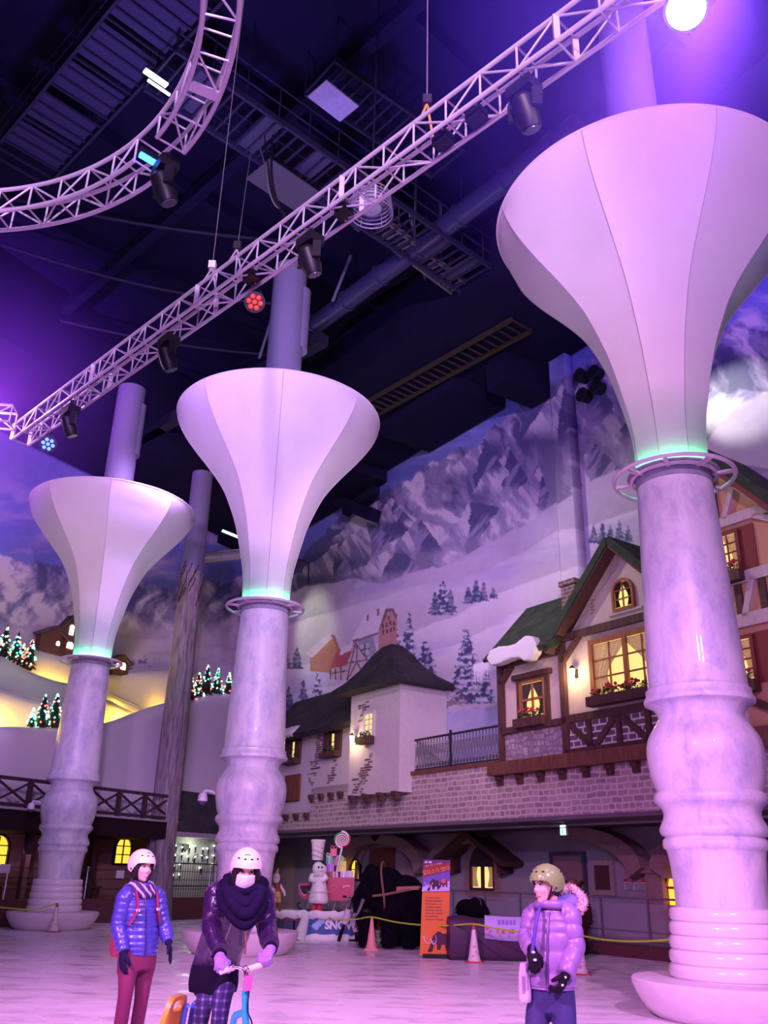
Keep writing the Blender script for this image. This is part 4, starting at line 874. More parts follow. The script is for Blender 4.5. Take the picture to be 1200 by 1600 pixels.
cottage(104, 1012, 4.3, .40, 1.2, [(.02,.70,.09,.2),(.05,.1,.14,.13)], 'taller dark cottage with two lit windows, left of the farthest column')
cottage(186, 1045, 4.3, .42, .5, [(.1,.12,.12,.14),(-.2,.1,.05,.08)], 'small lit cottage just right of the farthest column collar')
YEL = (1, .60, .05)
for x, y, o, e in ((10,1128,1.95,26),(-60,1128,1.95,20),(70,1132,1.95,8),(196,1122,2.0,28),(238,1116,2.0,18),(165,1128,2.0,12),(75,1064,3.85,12),(100,1070,3.85,10),(190,1100,2.95,10),(260,1100,3.6,10)):
    s, z = LW.px(x, y, o); lamp('hill_uplight', 'POINT', LW(s, z-.08, o), e*3.0, YEL, .08)

# ================================================================== ceiling steel
D1 = V((-.6997, .7144, 0)); D2 = V((.7144, .6997, 0)); UP = V((0,0,1))
def tube_beam(name, a, b, r, label, cat_, m=M_CEILST, rings=0):
    t = thing(name, label, cat_, (V(a)+V(b))/2); mb = MB(); mb.tube([a, b], r, 20); mb.obj('tube', m, t)
    for i in range(rings): p = V(a).lerp(V(b), (i+.6)/rings); mb = MB(); mb.torus(p, r+.02, .03, axis=(V(b)-V(a)), n=20, m=6); mb.obj('clamp', m, t)
    return t
a, b = atz(466, 528, 17.9), atz(905, 196, 17.9)
tube_beam('round_roof_beam', a, b, .30, 'thick dark round roof beam running from the middle column post to the upper right', 'beam', mat('glossy_dark_steel', (.045,.04,.10), .3, metal=.2), 7)
a, b = atz(207, 690, 17.2), atz(300, 640, 17.2)
mb = MB(); mb.bar(a, b+(b-a).normalized()*7, .4, .4); tag(mb.obj('box_beam', M_CEILST, smooth=False), 'dark box beam fixed to the post of the farthest column', 'beam')
a = LW(*LW.px(312, 872, .35), .35)
tube_beam('lit_pipe', a, a+V((3.2,2.2,1.25)), .22, 'pipe catching greenish light, from the bark pillar to behind the middle column', 'pipe', mat('pale_pipe', (.45,.48,.42), .3, metal=.4))
mb = MB(); q = LW(*LW.px(347, 829, .35), .35); mb.bar(q, q+V((2.2,1.0,-.55)), .12, .08); tag(mb.obj('strip_light', glow('strip_white', (.8,.9,.8), 1.6), smooth=False), 'thin pale strip light above the greenish pipe', 'light')
def catwalk(name, a, b, width, rungs, label, plates=(), rail=True, m=M_CEILST, drop=.9, pm=None):
    a, b = V(a), V(b); d = (b-a).normalized(); sd = d.cross(UP); L = (b-a).length
    t = thing(name, label, 'catwalk', (a+b)/2, 'ceiling catwalks')
    for k in (-1, 1):
        mb = MB(); mb.bar(a+sd*k*width/2, b+sd*k*width/2, .07, .16); mb.obj('stringer', m, t, smooth=False)
        if rail:
            for h in (.5, 1.0): mb = MB(); mb.tube([a+sd*k*width/2+UP*h, b+sd*k*width/2+UP*h], .025, 6); mb.obj('hand_rail', m, t)
    for i in range(rungs+1):
        p = a+d*(L*i/rungs); mb = MB(); mb.bar(p-sd*width/2, p+sd*width/2, .045, .06); mb.obj('cross_bar', m, t, smooth=False)
        if rail and i % 3 == 0:
            for k in (-1, 1): mb = MB(); mb.tube([p+sd*k*width/2, p+sd*k*width/2+UP*1.05], .022, 6); mb.obj('rail_post', m, t)
        if i % 6 == 0:
            for k in (-1, 1): mb = MB(); mb.tube([p+sd*k*width/2, V((p.x, p.y, 20.0))+sd*k*width/2], .02, 5); mb.obj('hanger', m, t)
    for u0, u1 in plates:
        mb = MB(); mb.box(a+d*L*(u0+u1)/2+UP*.05, (L*(u1-u0), width*.9, .02), (d, sd, UP)); mb.obj('grating', pm or mat('pale_grating', (.05,.045,.075), .6, noise=.5, scale=40), t, smooth=False)
    return t
M_CW2 = mat('grating_violet', (.045,.035,.085), .6, noise=.4, scale=60, spec=.15); M_YST = mat('yellow_grey_steel', (.05,.045,.022), .6, spec=.2)
catwalk('ceiling_catwalk', atz(250, 108, 17.6), atz(838, 500, 17.6), 1.35, 44, 'long catwalk crossing the ceiling from upper left to the mural', ((.05,.1),(.18,.22),(.30,.335),(.42,.5),(.62,.66),(.72,.75)))
catwalk('ceiling_catwalk', atz(30, 265, 18.2), atz(300, -40, 18.2), 1.5, 22, 'catwalk at the top left with violet tinted grating', ((.08,.2),(.24,.36),(.4,.52),(.56,.7),(.74,.95)), pm=M_CW2)
catwalk('ceiling_catwalk', atz(560, 650, 17.4), atz(815, 508, 17.4), .9, 24, 'yellowish catwalk near the top of the mural', (), m=M_YST)
catwalk('ceiling_catwalk', atz(590, 352, 17.8), atz(842, 545, 17.8), .6, 40, 'narrow ladder like cable walk beside the long catwalk', (), rail=False, m=mat('green_grey_steel', (.16,.17,.13), .6))
catwalk('ceiling_catwalk', atz(500, 120, 18.6), atz(700, 255, 18.6), 1.2, 14, 'short dark catwalk behind the straight truss', (), rail=False)
def plate(px_, z, L, W_, label, m, tilt=0):
    p = atz(*px_, z); mb = MB(); mb.box(p, (L, W_, .04), (D2, D1, UP)); o = mb.obj('ceiling_panel', m, smooth=False); tag(o, label, 'panel'); return o
plate((521, 158), 17.3, .95, .62, 'small pale rectangular panel under the ceiling, right of the curved truss', mat('pale_panel', (.30,.28,.38), .5, noise=.3, scale=9))
plate((446, 292), 17.3, 1.7, .95, 'grey perforated panel where the truss cables hang', mat('perforated_grey', (.07,.07,.075), .6, noise=.6, scale=60))
for k, (x, y, w_) in enumerate(((245, 123, .13), (250, 138, .05))):
    a = atz(x, y, 17.3); mb = MB(); mb.bar(a-D2*.30, a+D2*.25, w_, .05); tag(mb.obj('tube_light', glow('tube_white', (.8,1,.9), 2.2), smooth=False), ['bright tube light at the top left behind the curved truss', 'narrow tube light beside the bright one at the top left'][k], 'light')
# joists of the roof deck and cross braces near the mural
for i in range(10):
    c0 = V((-3.3, 15.9, 19.75))+D1*(-8+i*4.2); mb = MB(); mb.bar(c0-D2*22, c0+D2*26, .22, .45); struct(mb.obj('trim_%d' % (20+i), M_CEIL, smooth=False))
for i in range(6):
    c0 = V((-3.3, 15.9, 19.3))+D2*(-12+i*6.5); mb = MB(); mb.bar(c0-D1*16, c0+D1*26, .30, .40); struct(mb.obj('trim_%d' % (40+i), M_CEIL, smooth=False))
def brace(p, q, z, w_, label):
    a, b = [RW(*RW.px(x, y, .9), .9) for x, y in (p, q)]; mb = MB(); mb.bar(a, b, w_, w_); tag(mb.obj('roof_brace', M_CEIL, smooth=False), label, 'beam', 'roof braces above the mural')
brace((495, 768), (586, 806), 17, .5, 'dark brace crossing the mural sky, lower of the pair right of the middle column'); brace((540, 800), (588, 765), 17, .35, 'dark brace crossing the mural sky, upper of the pair right of the middle column')
for i, (x0, y0, x1, y1) in enumerate(((520,470,548,400),(640,330,668,450),(405,560,430,480),(500,300,560,360))):
    a, b = atz(x0, y0, 17.6), atz(x1, y1, 19.4); mb = MB(); mb.tube([a, b], .05, 8); tag(mb.obj('roof_strut', mat('pale_strut', (.3,.3,.36), .35, metal=.4)), ['thin strut right of the middle column post','thin strut below the round roof beam','thin strut left of the middle column post','thin strut behind the ring lamp'][i], 'strut', 'thin roof struts')
for i, (y0, dy) in enumerate(((372,58),(470,40),(545,50),(300,30))):
    pts = [atz(-30+40*k, y0+dy*math.sin(k/14*2.2)+k*4, 18.8) for k in range(13)]; mb = MB(); mb.tube(pts, .05, 6); tag(mb.obj('sagging_cable', M_CEILST), ['sagging dark cable just below the curved truss','lowest but one sagging cable on the left','lowest sagging dark cable on the left','sagging dark cable behind the curved truss'][i], 'cable', 'sagging ceiling cables')
# ================================================================== trusses
def truss_parts(t, P, bays, closed_len, w, h, r1=.026, r2=.013):
    """P(u, i, j): point at bay u on chord (i side, j height)"""
    n = 4
    for i in (0, 1):
        for j in (0, 1):
            mb = MB(); mb.tube([P(k/n, i, j) for k in range(bays*n+1)], r1, 8); mb.obj('chord', M_ALU, t)
    def rod(name, a, b): mb = MB(); mb.tube([a, b], r2, 6); mb.obj(name, M_ALU, t)
    for k in range(bays+1):
        rod('bottom_rung', P(k,0,0), P(k,1,0)); rod('top_rung', P(k,0,1), P(k,1,1)); rod('near_post', P(k,0,0), P(k,0,1)); rod('far_post', P(k,1,0), P(k,1,1))
        if k < bays:
            a, b = (k, k+1) if k % 2 else (k+1, k)
            rod('near_diagonal', P(a,0,0), P(b,0,1)); rod('far_diagonal', P(b,1,0), P(a,1,1))
            if k % 2: rod('bottom_diagonal', P(k,0,0), P(k+1,1,0))
ZT = 9.0; TW = .33
a0 = atz(45, 696, ZT); a1 = atz(1040, 0, ZT); TD = (a1-a0).normalized(); TS = V((-.714,-.70,0)); TS = (TS-TD*TS.dot(TD)).normalized()
BAY = .47; NB_ = 33
t = thing('straight_truss', 'long straight aluminium box truss crossing the picture from left to upper right', 'truss', a0)
truss_parts(t, lambda u, i, j: a0+TD*(u*BAY)+TS*(TW*(1-i))+UP*(TW*j), NB_, None, TW, TW)
for u in (0, 6.5, 13, 19.5, 26):
    for k in (0, 1): mb = MB(); p = a0+TD*(u*BAY)+TS*(TW*k); mb.bar(p, p+UP*TW, .06, .06); mb.obj('end_plate', M_ALU, t, smooth=False)
b0 = atz(22, 672, ZT); t = thing('short_truss', 'short end of another box truss at the left picture edge', 'truss', b0); TD2 = V((-1, -.12, 0)).normalized(); TS2 = V((.12,-1,0)).normalized()
truss_parts(t, lambda u, i, j: b0+TD2*(u*.45)+TS2*(.33*(1-i))+UP*(.33*j), 4, None, .33, .33)
CC = V((-5.33, 4.96, ZT)); CR = 3.96
def caz(px, py): q = atz(px, py, ZT)-CC; return math.atan2(q.y, q.x)
g0, g1 = caz(248, 276), caz(282, 236)
if g0 < g1: g0 += 2*PI
NCB = 52
t = thing('circular_truss', 'curved aluminium circle truss hanging at the upper left', 'truss', CC)
def Pc(u, i, j): a = g0+(g1+2*PI-g0)*u/NCB; R = CR-(.33 if i == 0 else 0); return CC+V((R*math.cos(a), R*math.sin(a), .33*j))
truss_parts(t, Pc, NCB, None, .33, .33)
for i in (0, 1):
    mb = MB(); mb.tube([CC+V(((CR-.33*(1-i))*math.cos(g1+(g0-g1)*k/10), (CR-.33*(1-i))*math.sin(g1+(g0-g1)*k/10), .33)) for k in range(11)], .026, 8); mb.obj('chord', M_ALU, t)
for k in (8, 30, 44, 50): mb = MB(); mb.bar(Pc(k,0,0), Pc(k,1,0), .12, .03); mb.obj('joint_plate', M_ALU, t, smooth=False)
# suspension wires
M_WIRE = mat('grey_wire', (.16,.15,.17), .5)
def wire(p, q, label, r=.007, m=None):
    mb = MB(); mb.tube([p, q], r, 6); return tag(mb.obj('suspension_wire', m or M_WIRE), label, 'wire', 'truss suspension wires')
def on_truss(px): # point on the truss axis seen at image x
    best = min((abs((600+F_PX*((q-CAM_P).dot(CAM_R))/((q-CAM_P).dot(_fw)))-px), k) for k in range(0, 340) for q in [a0+TD*(k*.047)+TS*.16+UP*.3])
    return a0+TD*(best[1]*.047)+TS*.165+UP*TW
for x, lb, hx in ((327, 'thin wire holding the straight truss above the red lamp, leftmost of three', 0), (366, 'wire holding the straight truss left of the hanging black cables', -.6), (667, 'wire holding the straight truss near the round roof beam', 0)):
    p = on_truss(x); wire(p+V((0,0,.35)), V((p.x+hx, p.y+hx*.3, 19.5)) if x != 366 else atz(396, 208, 17.4), lb)
    t = thing('truss_hoist', {327:'small white hoist block on the leftmost truss wire',366:'hoist block and sling between the white hoist and the hanging cables',667:'orange sling hoist on the right truss wire'}[x], 'hoist', p, 'truss hoists')
    mb = MB(); mb.box(p+V((0,0,.42)), (.10,.10,.12)); mb.obj('block', M_WHITE if x == 327 else M_BLK2, t, smooth=False)
    for k in (-1, 1): mb = MB(); mb.tube([p+V((0,0,.38)), p+TS*(k*.16)+TD*.05*k], .014, 5); mb.obj('sling', mat('orange_sling', (.55,.25,.06), .8) if x == 667 else M_ALU, t)
for i in range(3):
    p = on_truss(455); top_ = atz(400+13*i, 212, 17.5); L_ = [(455,334,0),(441,331,.02),(428+3*i,318,.06),(419+4*i,292,.2),(414+5*i,258,.55)]
    mb = MB(); mb.tube(cat([tuple(p)]+[tuple(aty(x, y, p.y+(top_.y-p.y)*u)) for x, y, u in L_[1:]]+[tuple(top_)], 6), .012+.006*i, 6)
    tag(mb.obj('hanging_cable', M_BLACK if i else M_WIRE), ['pale cable looping down to the straight truss', 'black cable looping down to the straight truss, middle of three', 'black cable looping down to the straight truss, right of three'][i], 'cable', 'cables looping to the truss')
# ring lamp above the truss
rc = atz(580, 334, 13.5); t = thing('ring_cage_lamp', 'round lamp with stacked wire rings hanging below the straight truss', 'lamp', rc)
for k in range(6): mb = MB(); mb.torus(rc+V((0,0,.09*k)), .42-.012*k, .014, n=36, m=6); mb.obj('cage_ring', mat('cage_grey', (.24,.22,.28), .45), t)
for k in range(6): a = k*PI/3; mb = MB(); mb.tube([rc+V((.42*math.cos(a), .42*math.sin(a), 0)), rc+V((.35*math.cos(a), .35*math.sin(a), .5))], .01, 5); mb.obj('cage_rod', mat('cage_grey', (.24,.22,.28)), t)
mb = MB(); mb.lathe([(.05,.1),(.2,.12),(.26,.35),(.12,.6),(.1,.7)], rc, 24); mb.obj('lamp_body', mat('grey_lamp', (.3,.3,.32), .4), t)
mb = MB(); mb.tube([rc+V((0,0,.7)), V((rc.x, rc.y, 19.5))], .02, 6); mb.obj('drop_rod', M_BLK2, t)
# moving heads and par lamps
def moving_head(p, yaw, label, led=None):
    t = thing('moving_head_light', label, 'stage light', p, 'moving head lights on the trusses'); p = V(p); x = V((math.cos(yaw), math.sin(yaw), 0)); y = V((-x.y, x.x, 0))
    mb = MB(); mb.box(p-UP*.10, (.30,.22,.14), (x,y,UP)); bs = mb.obj('base', M_BLACK, t, smooth=False)
    if led: mb = MB(); mb.box(p-UP*.10-y*.115, (.05,.01,.02), (x,y,UP)); mb.obj('display', glow('led_cyan', led, 4), bs, smooth=False)
    for k in (-1, 1): mb = MB(); mb.bar(p+x*k*.15-UP*.16, p+x*k*.15-UP*.40, .05, .10); mb.obj('yoke_arm', M_BLACK, t, smooth=False)
    d = (UP*-.9-y*.45).normalized(); mb = MB(); mb.tube([p-UP*.33-d*.15, p-UP*.33-d*.1, p-UP*.33+d*.12, p-UP*.33+d*.22], [.07,.115,.125,.10], 18); h = mb.obj('head', M_BLACK, t)
    mb = MB(); mb.tube([p-UP*.33+d*.215, p-UP*.33+d*.235], .085, 18); mb.obj('lens', mat('dark_lens', (.05,.05,.08), .08), h)
    mb = MB(); mb.bar(p-UP*.03, p+UP*.12, .06, .06); mb.obj('clamp', M_BLK2, t, smooth=False)
def tp(x, dz=0): q = on_truss(x); return q-UP*(TW+.12)+UP*dz
for x, lb, led in ((818, 'black moving head light under the right part of the straight truss', (.2,.9,1)), (487, 'black moving head light under the middle of the straight truss', None), (268, 'black moving head light with a blue display left of the leftmost hoist', (.1,.5,1)), (118, 'black moving head light near the left end of the straight truss', None)):
    moving_head(tp(x, .1), 2.3, lb, led)
def par_lamp(p, aim, col, s, label, r=.085, cells=True, face=None):
    t = thing('par_lamp', label, 'stage light', p, 'par lamps on the trusses'); p = V(p); d = (V(aim)-p).normalized()
    mb = MB(); mb.tube([p-d*.26, p-d*.22, p-d*.05, p], [r*.5, r*.9, r*1.15, r*1.2], 20); b_ = mb.obj('can', M_BLACK, t)
    x = d.orthogonal().normalized(); y = d.cross(x)
    if cells:
        for k in range(7):
            q = p+d*.012+((x*math.cos(k*PI/3)+y*math.sin(k*PI/3))*r*.66 if k < 6 else V((0,0,0))); mb = MB(); mb.ball(q, (r*.26,)*3, nu=10, nv=6); mb.obj('led', glow('led_%d_%d_%d' % tuple(int(c*9) for c in col), col, s), b_)
    else:
        mb = MB(); mb.tube([p+d*.002, p+d*.02], face or r, 24); mb.obj('lens', glow('lens_%d_%d_%d' % tuple(int(c*9) for c in col), col, s), b_)
    mb = MB(); mb.tube([p-d*.12+x*r*1.2, p-d*.14+UP*.26+x*.02, p-d*.14+UP*.30], .015, 6); mb.tube([p-d*.12-x*r*1.2, p-d*.14+UP*.26-x*.02, p-d*.14+UP*.30], .015, 6); mb.obj('bracket', M_BLK2, t)
    return t
par_lamp(atz(398, 472, 8.72), (0,-1,2), (1,.016,.01), 4.5, 'glowing red par lamp under the straight truss', r=.12)
par_lamp(atz(75, 694, 8.7), (0,-1,2), (.04,.08,1), 9, 'glowing blue par lamp under the left end of the straight truss', r=.13)
BIGL = atz(1072, 14, 8.6)
par_lamp(BIGL, (0,1.5,1.0), (1,.86,.97), 90, 'dazzling pinkish white spotlight at the top right corner', r=.16, cells=False)
gp = CC+V((CR*math.cos((g0+g1)/2), CR*math.sin((g0+g1)/2), .05))
moving_head(gp+V((-.05,-.05,-.05)), 2.2, 'black moving head light in the gap of the curved truss')
q = atz(232, 249, 9.05); t = thing('led_bar', 'short bright blue LED bar at the end of the curved truss', 'stage light', q)
d = (atz(246, 257, 9.05)-atz(219, 241, 9.05)); mb = MB(); mb.bar(q-d*.5, q+d*.5, .055, .05); mb.obj('lit_bar', glow('led_blue', (.035,.15,1), 7), t, smooth=False)
mb = MB(); mb.bar(q-d*.55+UP*.06, q+d*.55+UP*.06, .08, .06); mb.obj('housing', M_BLACK, t, smooth=False)
for i, x in enumerate((395, 540, 690, 745)):
    p = tp(x, .12); t = thing('flood_lamp', ['small dark flood lamp above the red par lamp', 'small dark flood lamp left of the ring lamp', 'small dark flood lamp right of the orange sling hoist', 'small dark flood lamp between the sling hoist and the right moving head'][i], 'stage light', p, 'flood lamps on the straight truss')
    mb = MB(); mb.box(p, (.2,.14,.12), (TD, TS, UP)); mb.obj('body', M_BLACK, t, smooth=False); mb = MB(); mb.bar(p+UP*.05, p+UP*.16, .03, .03); mb.obj('clamp', M_BLK2, t, smooth=False)
# three round vents high on the mural, and the black wire bracket beside the middle column
for i, (x, y) in enumerate(((913,590),(938,607),(917,620),(935,585))):
    s, z = RW.px(x, y, 1.4); mb = MB(); mb.tube([RW(s,z,1.5), RW(s,z,1.15)], [.2,.22], 20); mb.torus(RW(s,z,1.15), .21, .03, axis=RW.n, n=24, m=6)
    tag(mb.obj('round_vent', M_BLK2), ['upper left round black nozzle high on the mural','right round black nozzle high on the mural','lower left round black nozzle high on the mural','topmost round black nozzle, half behind the nearest trumpet'][i], 'nozzle', 'round nozzles high on the mural')
mb = MB(); mb.tube([RW(*RW.px(465, 874, 1.0), 1.0), RW(*RW.px(482, 879, 1.0), 1.0), RW(*RW.px(482, 912, 1.0), 1.0)], .03, 6); tag(mb.obj('wire_bracket', M_BLACK), 'thin black bracket on the mural right of the middle trumpet', 'bracket')
# ================================================================== things on the ice edge
def facing(px, py): q = atz(px, py, 0); return Frame((q.x, q.y), 90), q
def fur_mesh(skin, n, L, r, down=.8, seed=1, zmin=.12):
    """shaggy strands rooted on the faces of a fused skin"""
    rr = random.Random(seed); mb = MB(); F_ = [f for f in skin.f if len(f) >= 3]
    for i in range(n):
        f = rr.choice(F_); a, b, c = [skin.v[k] for k in f[:3]]; nn = (b-a).cross(c-a)
        if nn.length < 1e-9: continue
        nn.normalize(); p = a.lerp(c, rr.random())
        if p.z < zmin: continue
        d = (nn*(1-down)+V((rr.uniform(-.25,.25), rr.uniform(-.25,.25), -down))).normalized(); l = L*rr.uniform(.5, 1.2); x = d.orthogonal().normalized(); y = d.cross(x)
        e = p+d*l+nn*l*.25
        mb.add([p+x*r, p-x*r*.5+y*r*.8, p-x*r*.5-y*r*.8, e], [(0,1,3),(1,2,3),(2,0,3)])
    return mb
# ---- white topped display stage
FS, q = facing(478, 1469)
S0, _ = FS.px(398, 1450); S1, _ = FS.px(562, 1450); _, ZS = FS.px(480, 1427)
ST = thing('display_stage', 'low blue fronted stage with snowy edges behind the middle column', 'stage', q)
SP, _ = FS.px(476, 1450)
mb = MB(); FS.box(mb, S0, S1, .04, ZS-.06, .06, 1.9); mb.obj('platform', mat('stage_dark', (.06,.05,.08), .7), ST, smooth=False)
mb = MB(); FS.box(mb, SP, S1, .08, ZS-.1, .02, .06); pn = mb.obj('blue_panel', mat('stage_blue', (.03,.10,.32), .5), ST, smooth=False)
mb = MB(); FS.box(mb, S0, SP, .08, ZS-.1, .03, .06); pr = mb.obj('red_panel', mat('stage_red', (.22,.04,.06), .6), ST, smooth=False)
for x in (436, 452, 464):
    s, _ = FS.px(x, 1450); mb = MB(); FS.box(mb, s-.14, s+.10, .15, .45, .02, .04); mb.obj('panel_window', mat('panel_navy', (.03,.04,.12), .3), pr, smooth=False)
c = FS((S0+S1)/2, 0, 0)
for nm, z, hh in (('snow_edge', ZS-.03, .10), ('snow_foot', .06, .09)):
    mb = MB(); pts = [(S0+(S1-S0)*i/24) for i in range(25)]; mb.tube([FS(s, z+.02*math.sin(i*1.9), .0) for i, s in enumerate(pts)], [(hh*.8, hh*(.8+.35*abs(math.sin(i*1.3)))) for i in range(25)], 10); mb.obj(nm, M_SNOW, ST)
mb = MB(); FS.box(mb, S0, S1, ZS-.06, ZS+.01, .02, 1.9); mb.obj('snow_top', M_SNOW, ST, smooth=False)
s, _ = FS.px(474, 1450); mb = MB(); mb.tube([FS(s+.1,.02,-.05), FS(s,.35,-.05), FS(s-.06,ZS,0)], [.17,.13,.09], 12)
for i in range(7): mb.ball(FS(s-.1+.04*i, ZS-.03-.02*(i % 3), -.03), (.10,.08,.06), nu=10, nv=6)
mb.obj('snowy_post', M_SNOW, ST)
mb = MB()
for i, (x, y, r) in enumerate(((492,1447,.09),(497,1444,.10),(502,1440,.09),(494,1450,.07),(505,1436,.06))): mb.ball(FS(*FS.px(x, y), .02), (r, .02, r*.8), nu=12, nv=8)
mb.obj('snow_drift_motif', mat('pale_blue_paint', (.35,.55,.85), .6), pn)
sx, sz = FS.px(536, 1446.5); text_mesh('SNOW', .27, FS(sx+.06, sz, .012), -FS.t, (0,0,1), extrude=.012, bold=.012).obj('snow_lettering', mat('letter_white', (.85,.85,.88), .5), pn, smooth=False)
# ---- red sleigh on the stage
def on_stage(x, o): return FS.px(x, 1420, o)[0]
SL = thing('red_sleigh', 'red sleigh with silver scrolls standing on the stage', 'sleigh', FS(on_stage(515,.9), ZS, .9))
def pxp(l, o): return [FS.px(x, y, o) for x, y in l]
side = [(466,1381),(490,1379),(510,1376),(512,1371),(554,1371),(553,1404),(540,1408),(475,1405),(467,1398)]
for o0, o1 in ((.62,.66), (1.26,1.30)): mb = MB(); FS.poly(mb, pxp(side, .62), o0, o1); mb.obj('side_panel', M_RED, SL, smooth=False)
mb = MB(); a = pxp(side, .62); FS.box(mb, a[3][0], a[4][0], a[5][1], a[4][1]-.03, .66, 1.26); FS.box(mb, a[0][0]-.05, a[3][0], a[7][1], a[7][1]+.06, .66, 1.26); mb.obj('body', mat('dark_red', (.20,.015,.035), .5), SL, smooth=False)
mb = MB(); FS.poly(mb, pxp([(468,1384),(488,1383),(485,1391),(480,1396),(475,1398),(471,1394)], .6), .60, .63); mb.obj('scoop_opening', mat('dark_plum', (.05,.01,.04), .8), SL, smooth=False)
mb = MB(); mb.tube([FS(*FS.px(x, y, .6), .6) for x, y in ((467,1384),(470,1393),(475,1399),(480,1397),(486,1391),(490,1383),(500,1379),(510,1376))], .014, 6)
for cx in (522, 541):
    mb.tube([FS(*FS.px(cx+6*math.cos(a)*(1-a/14)*(1 if cx > 530 else -1), 1386-2*math.sin(a)*(1-a/14), .6), .6) for a in [k*.5 for k in range(9)]], .010, 5)
mb.tube([FS(*FS.px(x, y, .6), .6) for x, y in ((553,1372),(552,1403))], .012, 5)
mb.obj('silver_trim', mat('silver_paint', (.65,.62,.66), .35, metal=.5), SL)
for o in (.68, 1.24):
    mb = MB(); za = ZS+.04; mb.tube(cat([tuple(FS(on_stage(556,o), za, o)), tuple(FS(on_stage(500,o), za, o)), tuple(FS(on_stage(472,o), za+.02, o)), tuple(FS(on_stage(464,o), za+.12, o)), tuple(FS(on_stage(468,o), za+.2, o))], 5), .02, 6)
    mb.obj('runner', M_BLK2, SL)
    for x in (478, 487, 497, 520, 540): mb = MB(); s = on_stage(x, o); mb.tube([FS(s, za, o), FS(s-.06, za+.20, o)], .012, 6); mb.obj('strut', mat('silver_paint', (.65,.62,.66)), SL)
# ---- presents, lollipop and painted figures
def gift(x, y0, y1, w, col, ribbon, label, o=.95, bow=True):
    s, z0 = FS.px(x, y1, o); _, z1 = FS.px(x, y0, o); t = thing('gift_box', label, 'present', FS(s, z0, o), 'presents on the sleigh'); W_ = w/2
    mb = MB(); FS.box(mb, s-W_, s+W_, z0, z1, o-W_, o+W_); mb.obj('box', mat('gift_%d' % int(x*7+y0), col, .35), t, smooth=False)
    mb = MB(); FS.box(mb, s-.02, s+.02, z0-.001, z1+.006, o-W_-.006, o+W_+.006); FS.box(mb, s-W_-.005, s+W_+.005, z0-.001, z1+.006, o-.02, o+.02); rb = mb.obj('ribbon', mat('ribbon_%d' % int(ribbon[0]*99+ribbon[1]*9), ribbon, .3), t, smooth=False)
    if bow:
        mb = MB()
        for k in (-1, 1): mb.torus(FS(s+k*.05, z1+.045, o), .04, .013, axis=(FS.n+UP*.3), n=12, m=5)
        mb.obj('bow', MATS['ribbon_%d' % int(ribbon[0]*99+ribbon[1]*9)], rb)
_, ZL = FS.px(530, 1371, .95)
gift(521, 1327, 1338, .17, (.75,.05,.10), (.75,.15,.2), 'red present on top of the stack on the sleigh', .95)
gift(514.5, 1338, 1350, .18, (.02,.42,.20), (.6,.8,.65), 'green present with pale bow, middle of the left stack on the sleigh')
gift(516, 1350, 1362, .20, (.50,.10,.62), (.65,.3,.75), 'purple present under the green one on the sleigh')
gift(514, 1362, 1371, .19, (.30,.06,.03), (.2,.03,.02), 'dark brown present at the bottom left of the sleigh load', bow=False)
gift(525, 1338, 1352, .16, (.28,.08,.05), (.5,.2,.1), 'brown present between the green and the yellow ones', 1.1, False)
gift(534, 1346, 1362, .24, (.85,.72,.03), (.45,.85,.05), 'yellow present with green ribbon behind the lollipop stick', 1.05)
gift(537, 1362, 1371, .18, (.55,.45,.75), (.8,.75,.85), 'lilac present at the foot of the lollipop stick', .9, False)
gift(547, 1361, 1371, .17, (.62,.56,.55), (.75,.7,.75), 'pale sparkly present at the right end of the sleigh load', .9, False)
gift(524, 1362, 1371, .15, (.55,.5,.55), (.5,.06,.1), 'small white and red present in front of the lollipop', .8, False)
mb = MB(); q = FS(*FS.px(531, 1342, 1.05), 1.05); 
for k in range(9): a = k*.7; mb.torus(q+V((.07*math.cos(a), .03*math.sin(a*2), .05*math.sin(a))), .05, .014, axis=(math.cos(a), 1, math.sin(a)), n=12, m=5)
tag(mb.obj('silver_bow', mat('silver_ribbon', (.75,.78,.85), .3)), 'big pale ribbon bow on top of the yellow present', 'bow')
ls, lz = FS.px(535, 1312, .82); LP = thing('giant_lollipop', 'giant swirled lollipop on a white stick above the sleigh', 'lollipop', FS(ls, ZS, .82)); lr = .215
mb = MB(); mb.tube([FS(ls+.16, ZL-.02, .82), FS(ls, lz-lr*.9, .82)], .025, 8); mb.obj('stick', M_WHITE, LP)
cols = [mat('candy_white', (.82,.80,.80), .25), mat('candy_red', (.65,.05,.12), .25), mat('candy_green', (.10,.35,.14), .25)]
nx = -FS.t; N_ = 90
for ci, ph in ((0, 0), (1, 2.1), (0, 3.3), (2, 4.9)):
    mb = MB(); mb.tube([FS(ls, lz, .82)+nx*(lr*(.04+.92*i/N_)*math.cos(ph+i/N_*11))+UP*(lr*(.04+.92*i/N_)*math.sin(ph+i/N_*11)) for i in range(N_+1)], [(.008+.030*i/N_) for i in range(N_+1)], 8); mb.obj(['candy_swirl_white','candy_swirl_red','','candy_swirl_green'][ci*1] if ci != 2 else 'candy_swirl_green', cols[ci], LP)
